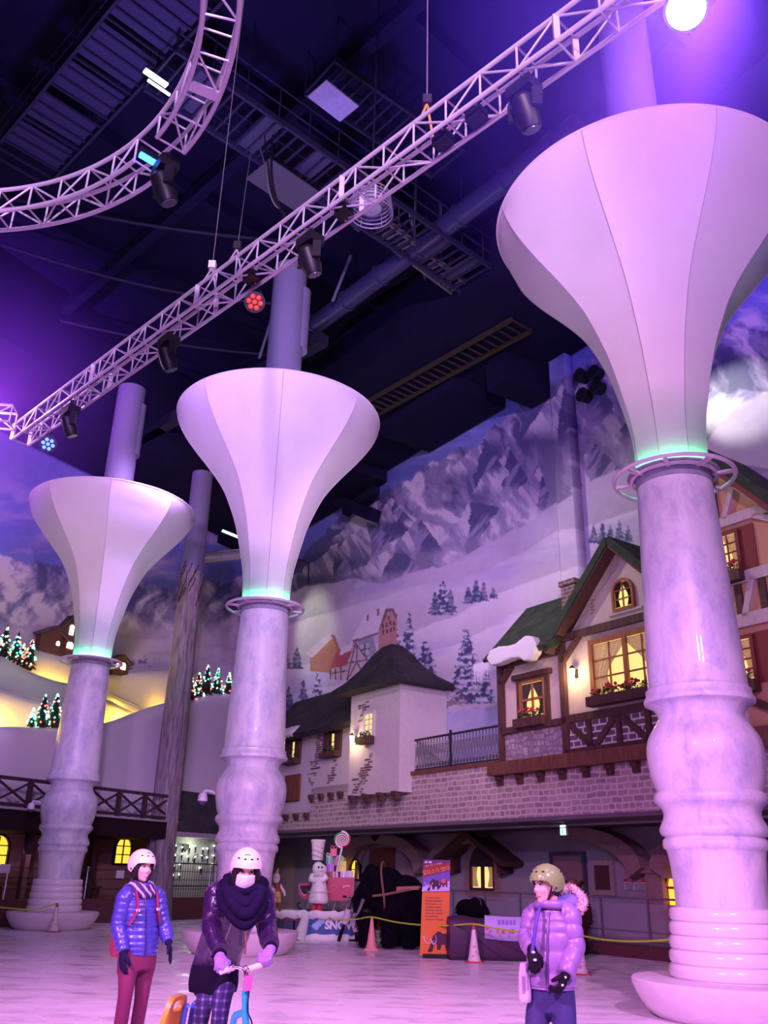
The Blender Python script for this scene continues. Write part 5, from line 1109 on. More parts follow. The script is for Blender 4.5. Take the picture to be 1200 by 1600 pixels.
def chef():
    o = .22; s, _ = FS.px(497, 1420, o); B0 = FS(s, ZS, o); t = thing('chef_figure', 'white display figure of a cook in a tall hat and long apron on the stage', 'figure', B0)
    k = (FS.px(497, 1317, o)[1]-ZS)/1.0
    P = lambda x, y, oo=o: FS(*FS.px(x, y, oo), oo)
    mb = MB(); mb.lathe([(.14*k,.14*k),(.155*k,.18*k),(.13*k,.32*k),(.10*k,.46*k),(.09*k,.52*k),(.115*k,.60*k),(.09*k,.67*k),(.035*k,.70*k)], B0, 24)
    mb.ball(P(497,1358), (.09*k,.085*k,.115*k)); mb.ball(P(502,1359,o-.1*k), (.03*k,.03*k,.025*k), nu=10, nv=6); body = remesh(mb, .012, 3).obj('body', mat('figure_white', (.84,.82,.80), .5), t)
    for a, b, c_ in (((489,1368),(486,1374),(494,1378)), ((505,1367),(509,1372),(502,1378))): mb = MB(); mb.tube([P(*a), P(*b, o-.08), P(*c_, o-.16)], [.05*k,.045*k,.035*k], 10); mb.obj('arm', MATS['figure_white'], t)
    mb = MB(); mb.lathe([(.085*k,0),(.09*k,.10*k),(.105*k,.24*k),(.12*k,.285*k),(.10*k,.30*k)], P(496,1344), 20); mb.obj('tall_hat', mat('hat_cream', (.82,.76,.72), .6), t)
    mb = MB()
    for z in (.06,.13,.2): mb.torus(P(496,1344)+UP*z*k, .10*k, .01, axis=(.35,0,1), n=24, m=5)
    mb.obj('hat_band', mat('hat_pink', (.75,.45,.48), .6), t)
    mb = MB(); mb.torus(B0+UP*.53*k, .105*k, .012, n=20, m=5); mb.torus(B0+UP*.3*k, .185*k, .008, n=24, m=5); mb.obj('apron_tie', mat('hat_pink', (.75,.45,.48)), t)
    for x in (490.5, 499): mb = MB(); mb.ball(FS(FS.px(x, 1420, o)[0], ZS+.065*k, o-.05), (.055*k,.10*k,.07*k)); mb.obj('shoe', mat('shoe_red', (.6,.03,.10), .4), t)
    for x in (498, 503): mb = MB(); mb.ball(P(x, 1355, o-.105*k), .012*k+.006, nu=8, nv=6); mb.obj('eye', M_BLACK, t)
chef()
def puppet():
    q = atz(434, 1428, .7); fr = Frame((q.x, q.y), 90); P = lambda x, y, o=0: fr(*fr.px(x, y, o), o); z0 = fr.px(434, 1425)[1]
    t = thing('painted_child_figure', 'small display figure in brown vest and yellow trousers beside the middle column', 'figure', P(434, 1424))
    mb = MB(); mb.ball(P(432,1372), (.085,.08,.13)); mb.tube([P(433,1363), P(435,1356)], [.03,.005], 8); mb.obj('head', mat('figure_white', (.84,.82,.80)), t)
    mb = MB(); mb.tube([P(433,1381), P(433,1393)], [.10,.085], 12); mb.obj('vest', mat('vest_brown', (.25,.07,.04), .7), t)
    for a, b in (((429,1382),(425,1392)), ((437,1382),(444,1394))): mb = MB(); mb.tube([P(*a), P(*b), P(b[0]+1, b[1]+6)], [.04,.035,.02], 8); mb.obj('arm', mat('figure_pale', (.78,.75,.8), .6), t)
    mb = MB(); mb.tube([P(433,1393), P(433,1402)], [.09,.09], 12); 
    for x in (430, 436): mb.tube([P(x,1400), P(x,1410)], [.05,.045], 10)
    mb.obj('trousers', mat('trouser_yellow', (.62,.45,.12), .7), t)
    for x in (430, 437): mb = MB(); mb.tube([P(x,1409), P(x,1424)], [.028,.035], 8); mb.obj('leg', mat('vest_brown', (.25,.07,.04)), t)
    mb = MB(); mb.ball(P(431,1371,-.085), .012, nu=8, nv=6); mb.ball(P(435,1371,-.08), .012, nu=8, nv=6); mb.obj('eyes', M_BLACK, t)
puppet()
# low deck the figure stands on is the stage behind the column
# ---- white ice scooter parked in front of the stage
q = atz(553, 1475, 0); IS = Frame((q.x, q.y), 90); P = lambda x, y, o=0: IS(*IS.px(x, y, o), o)
t = thing('white_ice_scooter', 'small white ice scooter with black handles parked left of the mammoth', 'scooter', q)
mb = MB(); mb.tube([P(545,1421), P(543,1432), P(538,1444)], [.09,.11,.07], 12); mb.obj('front_shroud', M_WHITE, t)
mb = MB(); mb.tube([P(553,1420,.25), P(553,1440,.25), P(556,1456,.25)], [.09,.10,.06], 12); mb.ball(P(562,1438,.4), (.17,.2,.15)); mb.obj('rear_body', M_WHITE, t)
mb = MB(); mb.tube([P(546,1421), P(549,1405)], .025, 8); mb.tube([P(540,1401,-.1), P(547,1403), P(555,1406,.2)], .02, 8); mb.obj('handlebar', M_CHROME, t)
for a in ((540,1401,-.1), (555,1406,.2)): mb = MB(); mb.tube([P(*a), P(a[0]+(-3 if a[2] < 0 else 3), a[1], a[2]*1.6)], .028, 8); mb.obj('grip', M_BLACK, t)
mb = MB(); mb.tube([P(539,1443), P(533,1457), P(529,1471)], [.035,.05,.045], 8); mb.obj('front_ski', M_BLACK, t)
mb = MB(); mb.box(P(562,1473,.35)+UP*.05, (.55,.18,.05)); mb.tube([P(556,1455,.25), P(556,1470,.3)], .03, 8); mb.obj('rear_ski', M_BLACK, t)
mb = MB(); mb.ball(P(560,1428,.4), (.2,.16,.05)); mb.obj('saddle', mat('grey_lamp', (.3,.3,.32)), t)
# ---- black woolly mammoth ride
q = atz(615, 1484, 0); MF = Frame((q.x, q.y), 90); P = lambda x, y, o=.5: MF(*MF.px(x, y, o), o)
MM = thing('mammoth_ride', 'big black shaggy mammoth ride with harness straps, left of the orange poster', 'mammoth', q)
mb = MB()
mb.ball(P(606,1388), (.42,.50,.50)); mb.ball(P(634,1398), (.45,.48,.46)); mb.ball(P(650,1408), (.32,.42,.40)); mb.ball(P(582,1375), (.27,.32,.36)); mb.ball(P(575,1392), (.24,.27,.36)); mb.ball(P(580,1357), (.14,.17,.12))
mb.ball(P(615,1412), (.55,.46,.38))
mb.tube([P(566,1392), P(559,1402), P(560,1425), P(566,1452), P(561,1470)], [.15,.12,.10,.08,.06], 12)
for x, o in ((574,.15), (576,.85), (608,.2), (622,.8), (640,.15), (648,.85)):
    z = MF.px(x, 1425, o)[1]; s = MF.px(x, 1425, o)[0]; mb.tube([MF(s,z,o), MF(s+.01,.35,o), MF(s,.02,o)], [.20,.16,.17], 14)
for o in (.12, .9): mb.ball(P(587,1385,o), (.10,.04,.17))
sk = remesh(mb, .035, 4); M_FURB = mat('black_fur', (.006,.005,.009), .95, noise=.4, spec=.08)
body = sk.obj('body', M_FURB, MM)
fm = fur_mesh(sk, 5200, .15, .011, .75, 3).obj('shaggy_fur', M_FURB, MM, smooth=False, fix=False); fm['kind'] = 'stuff'
for o in (.2, .8): mb = MB(); mb.tube(cat([tuple(P(568,1405,o)), tuple(P(560,1425,o)), tuple(P(551,1434,o)), tuple(P(548,1424,o+.1))], 5), [.05-.002*i for i in range(16)], 10); mb.obj('tusk', mat('dull_tusk', (.16,.15,.17), .5), MM)
M_TAN = mat('tan_strap', (.22,.11,.07), .7)
mb = MB(); s, z = MF.px(598, 1388, .5); c = MF(s, z, .5); mb.tube([c+V((.05*math.sin(a*2), .56*math.cos(a), .60*math.sin(a))) for a in [2*PI*i/36 for i in range(36)]], .028, 6, closed=True); mb.obj('girth_strap', M_TAN, MM)
mb = MB(); mb.tube([P(582,1400,-.02), P(600,1398,-.04), P(620,1394,-.04), P(640,1390,.02), P(657,1386,.1)], .032, 6); mb.obj('side_strap', M_TAN, MM)
mb = MB(); mb.box(P(637,1388,.02), (.55,.05,.09), (V((1,0,.06)), V((0,1,0)), UP)); mb.obj('saddle_pad', mat('tan_pad', (.36,.17,.10), .7), MM)
# ---- roll-up poster
q = atz(681, 1497, 0); PF = Frame((q.x, q.y), 90); P = lambda x, y, o=0: PF(*PF.px(x, y, o), o)
PO = thing('mammoth_poster', 'tall orange roll up poster with a mammoth picture, right of the black mammoth', 'poster', q)
def ppoly(mb, l, o0, o1): PF.poly(mb, [PF.px(x, y, 0) for x, y in l], o0, o1)
mb = MB(); ppoly(mb, [(656,1493),(700.5,1495),(703.5,1344),(661.5,1343)], -.01, .01); bd = mb.obj('banner', mat('poster_orange', (.78,.20,.02), .6, noise=.05), PO, smooth=False)
mb = MB(); ppoly(mb, [(659,1394),(702.3,1393),(703.5,1344),(661.5,1343)], -.016, -.01); hd = mb.obj('picture_field', mat('poster_plum', (.10,.03,.14), .6), bd, smooth=False)
mb = MB(); ppoly(mb, [(659,1393),(702.2,1392),(702.6,1376),(690,1381),(676,1380),(660,1386)], -.02, -.016); mb.obj('snow_ground', mat('poster_snow', (.62,.55,.85), .6), hd, smooth=False)
mb = MB(); ppoly(mb, [(660,1386),(676,1380),(690,1381),(702.6,1376),(702.9,1361),(660.6,1371)], -.018, -.016); mb.obj('blue_sky', mat('poster_blue', (.16,.10,.45), .6), hd, smooth=False)
mb = MB(); ppoly(mb, [(661,1370),(703,1360),(703.3,1348),(661.3,1355)], -.02, -.016); tb = mb.obj('title_band', mat('poster_red', (.32,.03,.03), .6), hd, smooth=False)
tdir = (P(703,1350)-P(661,1358)).normalized(); tup = V((0,-1,0)).cross(tdir)*-1
if tup.z < 0: tup = -tup
text_mesh('맘모스가 떴다!', .105, P(682,1360.5)-V((0,.028,0)), tdir, tup, extrude=.004).obj('title_lettering', mat('title_orange', (.95,.42,.06), .5), tb, smooth=False)
mb = MB(); text_lines(mb, P(664,1353.5)-V((0,.026,0)), tdir, tup, .5, 1, .03, .035, 11); mb.obj('subtitle_print', mat('title_orange2', (.75,.22,.05), .5), tb, smooth=False)
mb = MB(); text_lines(mb, P(663.5,1347)-V((0,.026,0)), (1,0,0), UP, .2, 1, .03, .04, 12); mb.obj('logo_print', mat('letter_white', (.85,.85,.88)), hd, smooth=False)
mb = MB(); text_lines(mb, P(664,1402.5)-V((0,.016,0)), (1,0,0), UP, .42, 8, .062, .022, 13); mb.obj('body_print', mat('poster_brown', (.16,.05,.05), .6), bd, smooth=False)
def mam_sil(mb, x, y, k, th0, th1): # small mammoth picture: standing, facing left
    L = [(0,0),(2,-1),(5,-10),(6,-16),(9,-22),(13,-26),(16,-29),(20,-28),(24,-25),(28,-26),(32,-22),(33,-10),(33,0),(28,0),(27,-8),(22,-8),(20,0),(15,0),(14,-9),(11,-10),(9,-2),(7,3),(3,4),(0,2)]
    PF.poly(mb, [PF.px(x+a*k, y+b*k, 0) for a, b in L], th0, th1)
mb = MB(); mam_sil(mb, 668, 1484, 1.0, -.018, -.01); ms = mb.obj('mammoth_picture', mat('poster_dark', (.07,.02,.05), .7), bd, smooth=False)
mb = MB(); mam_sil(mb, 667, 1390, .58, -.024, -.018); mam_sil(mb, 685, 1386, .42, -.024, -.018); mb.obj('mammoth_pair_picture', mat('poster_dark', (.07,.02,.05)), hd, smooth=False)
mb = MB()
for l in ([(662,1462),(664,1470),(670,1474),(678,1470)], [(672,1466),(677,1475),(681,1471),(681,1461)]): mb.tube(cat([tuple(P(x, y)-V((0,.022,0))) for x, y in l], 4), [.014-.0007*i for i in range(13)], 6)
mb.obj('tusk_picture', mat('poster_ivory', (.80,.70,.82), .6), ms)
mb = MB()
for l in ([(664,1378),(666,1385),(673,1386)], [(669,1380),(673,1385),(676,1379)]): mb.tube([P(x, y)-V((0,.028,0)) for x, y in l], .009, 5)
mb.obj('small_tusk_picture', MATS['poster_ivory'], hd)
mb = MB(); mb.ball(P(693,1377)-V((0,.022,0)), (.06,.008,.05), nu=14, nv=8); mb.obj('red_badge', mat('poster_badge', (.65,.12,.14), .6), hd)
mb = MB(); mb.box(P(681,1497)+UP*.04, (.56,.26,.08)); mb.obj('foot', M_BLACK, PO, smooth=False)
mb = MB(); mb.tube([P(683,1494,.06), P(683,1344,.06)], .014, 6); mb.obj('support_pole', M_RINGM, PO)
# ---- purple barrier and its banner
q = atz(770, 1501, 0); BF = Frame((q.x, q.y), 96); P = lambda x, y, o=0: BF(*BF.px(x, y, o), o)
bs0 = BF.px(703, 1480)[0]; bs1 = BF.px(905, 1480)[0]
t = thing('padded_barrier', 'long dark plum padded barrier between the poster and the person in the purple jacket', 'barrier', q)
mb = MB(); zt = BF.px(770, 1434)[1]; N_ = 20; vs = []
prof = [(-.02,.04),(-.05,.25),(-.04,zt*.6),(0,zt-.1),(.08,zt),(.3,zt),(.38,zt-.1),(.4,.04)]
for i in range(N_+1):
    u = bs0+(bs1-bs0)*i/N_; dz = .03*math.sin(i*.9)
    vs += [BF(u, z+(dz if z > .5 else 0), o) for o, z in prof]
m = len(prof); mb.add(vs, [(i*m+k, (i+1)*m+k, (i+1)*m+(k+1) % m, i*m+(k+1) % m) for i in range(N_) for k in range(m)]+[tuple(range(m)), tuple(N_*m+k for k in range(m))]); mb.obj('pad', mat('plum_vinyl', (.055,.018,.06), .55), t, angle=60)
mb = MB(); BF.box(mb, bs0, bs1, 0, .05, -.08, .45); mb.obj('base_strip', M_BLK2, t, smooth=False)
bt = thing('sagging_banner', 'pale lilac banner with orange print hung on the dark barrier', 'banner', P(790,1470,-.09))
mb = MB(); vs = []
for i in range(13):
    x = 757+6.4*i; sg = 2.5*math.sin(PI*i/12)
    for y in (1430+.25*i+sg*.4, 1466+.35*i+sg): vs.append(P(x, y, -.085))
mb.add(vs, [(2*i, 2*i+2, 2*i+3, 2*i+1) for i in range(12)]); bo = mb.obj('cloth', mat('banner_lilac', (.55,.50,.85), .7), bt, fix=False); so = bo.modifiers.new('thick', 'SOLIDIFY'); so.thickness = .01
mb = MB(); text_lines(mb, P(777,1441,-.10), -BF.t, UP, .52, 1, .1, .09, 21); mb.obj('violet_print', mat('banner_violet', (.34,.18,.62), .6), bo, smooth=False)
mb = MB(); text_lines(mb, P(776,1455,-.10), -BF.t, UP, .42, 1, .1, .085, 22); mb.obj('orange_print', mat('banner_orange', (.62,.14,.06), .6), bo, smooth=False)
mb = MB()
for i, (x, y, r) in enumerate(((761,1450,.045),(766,1455,.03),(764,1461,.025),(769,1463,.02),(795,1463,.018),(782,1462,.018),(806,1464,.018))): mb.ball(P(x, y, -.10), (r, .006, r*.9), nu=10, nv=6)
mb.obj('red_dots', mat('banner_red', (.62,.14,.16), .6), bo)
# dark hairy bundle on a cart behind the barrier
q = atz(736, 1480, 0); CF = Frame((q.x, q.y+.6), 90); P = lambda x, y, o=0: CF(*CF.px(x, y, o), o)
t = thing('shaggy_ride_cart', 'dark shaggy rounded ride seat behind the barrier, below the hooded window', 'ride', CF(CF.px(736,1440)[0], 0, .3))
mb = MB(); mb.ball(P(728,1420,.3), (.26,.34,.24)); mb.ball(P(745,1418,.3), (.26,.36,.26)); mb.ball(P(756,1425,.3), (.12,.3,.16)); s, _ = CF.px(738, 1440, .3); mb.tube([CF(s,.9,.3), CF(s,.02,.3)], [.22,.26], 14); sk = remesh(mb, .035, 3); sk.obj('seat_body', M_FURB, t)
f2 = fur_mesh(sk, 900, .10, .010, .7, 8, .5).obj('shaggy_fur', M_FURB, t, smooth=False, fix=False); f2['kind'] = 'stuff'
mb = MB(); mb.tube(cat([tuple(P(733,1402,.0)), tuple(P(742,1400,-.05)), tuple(P(750,1406,-.05)), tuple(P(752,1414,.0))], 5), .022, 6); mb.obj('handle', mat('plum_handle', (.12,.07,.14), .4), t)
# brown furry standing figure behind the person in the purple jacket
q = atz(897, 1492, 0); t = thing('brown_bear_figure', 'dark brown shaggy standing animal figure behind the person in the purple jacket', 'figure', q); AF = Frame((q.x, q.y), 90); P = lambda x, y, o=0: AF(*AF.px(x, y, o), o)
mb = MB(); mb.ball(P(897,1392), (.19,.18,.17)); mb.ball(P(887,1378), (.06,.05,.06)); mb.ball(P(909,1379), (.06,.05,.06)); mb.ball(P(893,1395,-.17), (.08,.09,.07)); mb.ball(P(898,1425), (.24,.22,.36)); mb.ball(P(900,1450), (.27,.24,.3))
for x in (888, 908): s = AF.px(x, 1460)[0]; mb.tube([AF(s,.5,0), AF(s,.05,0)], [.14,.13], 12); mb.ball(AF(s,.06,-.06), (.12,.17,.06))
for a, b in ((884,878), (914,919)): mb.tube([P(a,1408), P(b,1425,-.05), P(b+2,1445,-.1)], [.09,.085,.08], 10)
sk = remesh(mb, .03, 3); M_FURBR = mat('brown_fur', (.05,.02,.018), .95, noise=.4, spec=.1); sk.obj('body', M_FURBR, t); f3 = fur_mesh(sk, 1600, .07, .009, .6, 5).obj('shaggy_fur', M_FURBR, t, smooth=False, fix=False); f3['kind'] = 'stuff'
mb = MB(); mb.lathe([(.17,0),(.22,.01),(.14,.03),(.11,.12),(.05,.14)], P(894,1381)-UP*.02, 20); mb.obj('brown_cap', mat('cap_brown', (.20,.06,.035), .8), t)
for x in (891, 896): mb = MB(); mb.ball(P(x, 1389, -.175), .014, nu=8, nv=6); mb.obj('eye', M_BLACK, t)
q2 = atz(912, 1488, 0)+V((.12,-.15,0)); t = thing('orange_placard', 'small orange placard on a dark stand, beside the brown figure', 'sign', q2); QF = Frame((q2.x, q2.y), 90)
s, z = QF.px(912, 1430); mb = MB(); QF.box(mb, s-.13, s+.13, z-.18, z+.18, -.02, .0); mb.obj('frame', mat('grey_lamp', (.3,.3,.32)), t, smooth=False)
mb = MB(); QF.box(mb, s-.11, s+.11, z-.15, z+.08, -.03, -.02); pl = mb.obj('orange_card', mat('card_orange', (.55,.20,.02), .6), t, smooth=False)
mb = MB(); text_lines(mb, QF(s+.09, z+.03, -.03), -QF.t, UP, .18, 3, .06, .02, 31); mb.obj('card_print', mat('poster_brown', (.16,.05,.05)), pl, smooth=False)
mb = MB(); mb.tube([QF(s,z-.17,0), QF(s,.02,0)], .02, 8); QF.box(mb, s-.18, s+.18, 0, .03, -.18, .18); mb.obj('stand', M_BLK2, t)
# ---- traffic cones and the yellow rope
def dirt(name, a, b):
    m = mat(name, a, .55); N, L, bs = nodes(m); tc = N.new('ShaderNodeTexCoord'); n = N.new('ShaderNodeTexNoise'); n.inputs['Scale'].default_value = 9; n.inputs['Detail'].default_value = 5; L.new(tc.outputs['Object'], n.inputs['Vector'])
    r = ramp(N, [(.36, b), (.43, a)]); L.new(n.outputs['Fac'], r.inputs['Fac']); L.new(r.outputs['Color'], bs.inputs['Base Color']); return m
M_CONE = dirt('cone_white', (.74,.66,.66), (.45,.12,.12)); M_CONES = mat('cone_salmon', (.78,.36,.28), .6); M_CONER = mat('cone_red', (.50,.05,.06), .6)
TOPS = {}
def cone(x, ytop, ybot, body, tip, base, label):
    q = atz(x, ybot, 0); fr = Frame((q.x, q.y), 90); h = fr.px(x, ytop)[1]; t = thing('traffic_cone', label, 'cone', q, 'traffic cones along the yellow rope')
    mb = MB(); mb.lathe([(.21*h,.03*h),(.19*h,.06*h),(.15*h,.2*h),(.09*h,.62*h),(.055*h,.86*h)], q, 24); mb.obj('cone_body', body, t)
    mb = MB(); mb.lathe([(.055*h,.86*h),(.035*h,h),(.02*h,h)], q, 20); mb.obj('cone_tip', tip, t)
    mb = MB(); mb.prism([q+V((a*.25*h, b*.25*h, 0)) for a, b in ((-1,-.8),(-.8,-1),(.8,-1),(1,-.8),(1,.8),(.8,1),(-.8,1),(-1,.8))], UP*.04*h); mb.obj('cone_foot', base, t, smooth=False)
    TOPS[x] = q+UP*h; return t
cone(741, 1444, 1504, M_CONE, M_CONER, M_CONER, 'dirty white cone with red tip in front of the dark barrier')
cone(580, 1433, 1484, M_CONES, M_CONES, M_CONES, 'salmon pink cone in front of the mammoth legs')
cone(909, 1462, 1523, M_CONE, M_CONER, M_CONER, 'white cone with red foot half hidden behind the person in the purple jacket')
cone(83, 1411, 1456, M_CONE, M_CONER, M_CONER, 'white cone with red tip at the foot of the farthest column')
M_ROPE = mat('yellow_rope', (.50,.72,.03), .7, noise=.35, scale=60)
def rope(pts, label, r=.016):
    mb = MB(); mb.tube(cat([tuple(p) for p in pts], 8), r, 8); tag(mb.obj('yellow_rope', M_ROPE), label, 'rope', 'yellow ropes')
a, b, c = TOPS[580], TOPS[741], TOPS[909]
def sag(p, q, d): return [p, p.lerp(q, .25)-UP*d*.75, p.lerp(q, .5)-UP*d, p.lerp(q, .75)-UP*d*.75, q]
rope(sag(a+V((-1.3,.8,-.1)), a, .04)[:-1]+sag(a, b, .09)[:-1]+sag(b, c, .05)[:-1]+sag(c, aty(1062, 1467, 13.9), .06), 'yellow rope running over the cones on the right to the nearest column')
d = TOPS[83]; rope([d+V((-3.2,.3,-.05)), d+V((-1.4,.2,-.16)), d+V((-.7,.1,-.18)), d+V((-.3,0,-.1)), d], 'yellow rope running from the left picture edge to the cone at the farthest column')
# ================================================================== people
def limb(mb, pts, rad, n=16, sub=6):
    P_ = cat([tuple(p) for p in pts], sub); R_ = cat([(r, r) if not isinstance(r, tuple) else r for r in rad], sub); mb.tube(P_, [tuple(r) for r in R_], n)
def quilt_limb(mb, pts, rad, k, q=.085, n=20, sub=16, pull=0):
    P_ = cat([tuple(p) for p in pts], sub); R_ = cat([(r, r) for r in rad], sub); N = len(P_)
    mb.tube(P_, [tuple(r*(1-q+q*1.6*abs(math.sin(PI*k*i/(N-1)))**.6) for r in R_[i]) for i in range(N)], n)
def loft(mb, secs, l, f, n=36, sub=10, k=0, q=.05, cap=True, sup=1.0):
    """torso-like loft: secs = [(centre, half width, half depth)]"""
    S = cat([(*s[0], s[1], s[2]) for s in secs], sub); N = len(S); vs = []
    for i, (x, y, z, rx, ry) in enumerate(S):
        g = 1-q+q*1.6*abs(math.sin(PI*k*i/(N-1)))**.6 if k else 1
        for j in range(n):
            a = 2*PI*j/n; ca, sa = math.cos(a), math.sin(a)
            vs.append(V((x, y, z))+l*(rx*g*math.copysign(abs(ca)**sup, ca))+f*(ry*g*math.copysign(abs(sa)**sup, sa)))
    fs = [(i*n+j, i*n+(j+1) % n, (i+1)*n+(j+1) % n, (i+1)*n+j) for i in range(N-1) for j in range(n)]
    if cap: fs += [tuple(range(n-1,-1,-1)), tuple((N-1)*n+j for j in range(n))]
    mb.add(vs, fs); return S
def axes(yaw_f, pitch=0, roll=0):
    f = V(yaw_f).normalized(); l = UP.cross(f).normalized(); u = f.cross(l)
    if pitch: m = Matrix.Rotation(pitch, 3, l); f = m@f; u = m@u
    if roll: m = Matrix.Rotation(roll, 3, f); l = m@l; u = m@u
    return l, f, u
def head_shapes(mb, c, A, k=1., male=False):
    l, f, u = A; p = lambda a, b, d: c+l*a*k+f*b*k+u*d*k; R = lambda *r: tuple(x*k for x in r)
    mb.ball(p(0,-.012,.035), R(.076,.094,.088), A, 24, 16); mb.ball(p(0,.028,-.02), R(.064,.068,.086), A, 24, 16)
    mb.ball(p(0,.035,-.072), R(.052 if male else .045,.052,.042), A); mb.ball(p(0,.070,-.098), R(.026 if male else .021,.022,.02), A)
    mb.ball(p(0,.085,.036), R(.045,.018,.012), A)                                    # brow
    for s in (-1, 1):
        mb.ball(p(s*.034,.068,-.028), R(.026,.024,.024), A); mb.ball(p(s*.077,-.006,-.012), R(.010,.024,.034), A); mb.ball(p(s*.081,-.010,.0), R(.008,.018,.02), A)
        mb.ball(p(s*.013,.100,-.034), R(.009,.010,.008), A)                           # nostril wings
    mb.tube([p(0,.086,.022), p(0,.104,-.008), p(0,.115,-.030)], [.008*k,.010*k,.013*k], 10)
    mb.ball(p(0,.087,-.062), R(.024,.012,.007), A); mb.ball(p(0,.085,-.074), R(.020,.012,.007), A)
    mb.tube([p(0,-.018,-.06), p(0,-.03,-.19)], [.056*k,.058*k], 16)
def head_parts(t, c, A, k=1., lips=(.45,.12,.14), smile=.006, brow=(.02,.012,.01), eye_open=.006):
    l, f, u = A; p = lambda a, b, d: c+l*a*k+f*b*k+u*d*k
    for s in (-1, 1):
        mb = MB(); mb.ball(p(s*.033,.079,.008), (.0145*k,.012*k,eye_open*k+.003), A, 12, 8); e = mb.obj('eye', mat('eye_white', (.75,.72,.72), .2, noise=.02), t)
        mb = MB(); mb.ball(p(s*.033+.001,.088,.008), (.0065*k,.005*k,.0065*k), A, 10, 6); mb.obj('iris', M_BLACK, e)
        mb = MB(); mb.tube([p(s*.050,.076,.027), p(s*.034,.088,.034), p(s*.016,.094,.030)], [.003*k,.0048*k,.004*k], 6); mb.obj('eyebrow', mat('brow_%d' % int(brow[0]*99), brow, .9), t)
        mb = MB(); mb.tube([p(s*.049,.083,.008), p(s*.034,.0935,.0165), p(s*.018,.089,.009)], .0026*k, 6); mb.obj('eyelashes', M_BLACK, t)
    mb = MB(); mb.tube([p(a*.027,.098-.018*a*a,-.068+smile*a*a) for a in [(-1+i/5) for i in range(11)]], [.003*k+.005*k*(1-abs(-1+i/5)) for i in range(11)], 8); mb.obj('lips', mat('lips_%d' % int(lips[0]*99), lips, .45), t)
def helmet(t, c, A, m, label=None, k=1., sticker=(.12,.10,.14), strap=True, strap_pts=None):
    l, f, u = A; c = c+u*.03*k; n, rows = 48, 14; vs = []
    def edge(a):   # polar angle limit for azimuth a (0 = front)
        a = abs(((a+PI) % (2*PI))-PI)
        return np.interp(a, [0,.55,1.0,1.30,1.60,1.95,2.3,PI], [1.50,1.50,1.55,1.95,2.22,2.10,2.02,2.02])
    for sc in (1.0, .90):
        for i in range(1, rows+1):
            for j in range(n):
                a = 2*PI*j/n; th = edge(a)*i/rows
                bulge = 1+.02*math.cos(2*th)
                vs.append(c+(f*(.142*math.sin(th)*math.cos(a)-.006)+l*(.114*math.sin(th)*math.sin(a))+u*(.122*math.cos(th)))*k*sc*bulge)
    fs = []; off = rows*n
    for i in range(rows-1):
        for j in range(n):
            q = (j+1) % n; fs.append((i*n+j, (i+1)*n+j, (i+1)*n+q, i*n+q)); fs.append((off+i*n+j, off+i*n+q, off+(i+1)*n+q, off+(i+1)*n+j))
    for j in range(n): q = (j+1) % n; fs.append(((rows-1)*n+j, off+(rows-1)*n+j, off+(rows-1)*n+q, (rows-1)*n+q))
    fs.append(tuple(range(n))); fs.append(tuple(off+j for j in range(n-1,-1,-1)))
    mb = MB(); mb.add(vs, fs); h = mb.obj('helmet', m, t, angle=50)
    if label: h['label'] = label
    def on(a, th, e=1.01): return c+(f*(.142*math.sin(th)*math.cos(a)-.006)+l*(.114*math.sin(th)*math.sin(a))+u*(.122*math.cos(th)))*k*e*(1+.02*math.cos(2*th))
    for a in (-.75,-.25,.25,.75,2.2,-2.2):
        mb = MB(); mb.tube([on(a-.09,1.0), on(a,.98), on(a+.09,1.0)], [.004*k,.006*k,.004*k], 6); mb.obj('vent', M_BLACK, h)
    for s in (-1, 1):
        mb = MB(); mb.ball(on(s*1.5,1.95), .008*k, nu=8, nv=6); mb.obj('rivet', M_BLACK, h)
    if strap:
        ch = c-u*.03*k+f*.045*k-u*.125*k
        mb = MB()
        for s in (-1, 1):
            mb.tube(cat([tuple(on(s*1.25,1.8,.95)), tuple(c-u*.10*k+l*s*.068*k+f*.04*k), tuple(ch+l*s*.02*k)], 5), .007*k, 6); mb.tube([on(s*1.75,2.1,.95), c-u*.10*k+l*s*.070*k+f*.035*k], .006*k, 6)
        mb.tube([ch-l*.022*k, ch+f*.006-u*.003, ch+l*.022*k], .008*k, 6); mb.obj('chin_strap', M_BLACK, t)
    mb = MB(); mb.tube([on(-.35,.75,1.0), on(-.1,.7,1.012), on(.15,.75,1.0)], .004*k, 5); mb.obj('sticker', mat('sticker', sticker, .4), h)
    return h
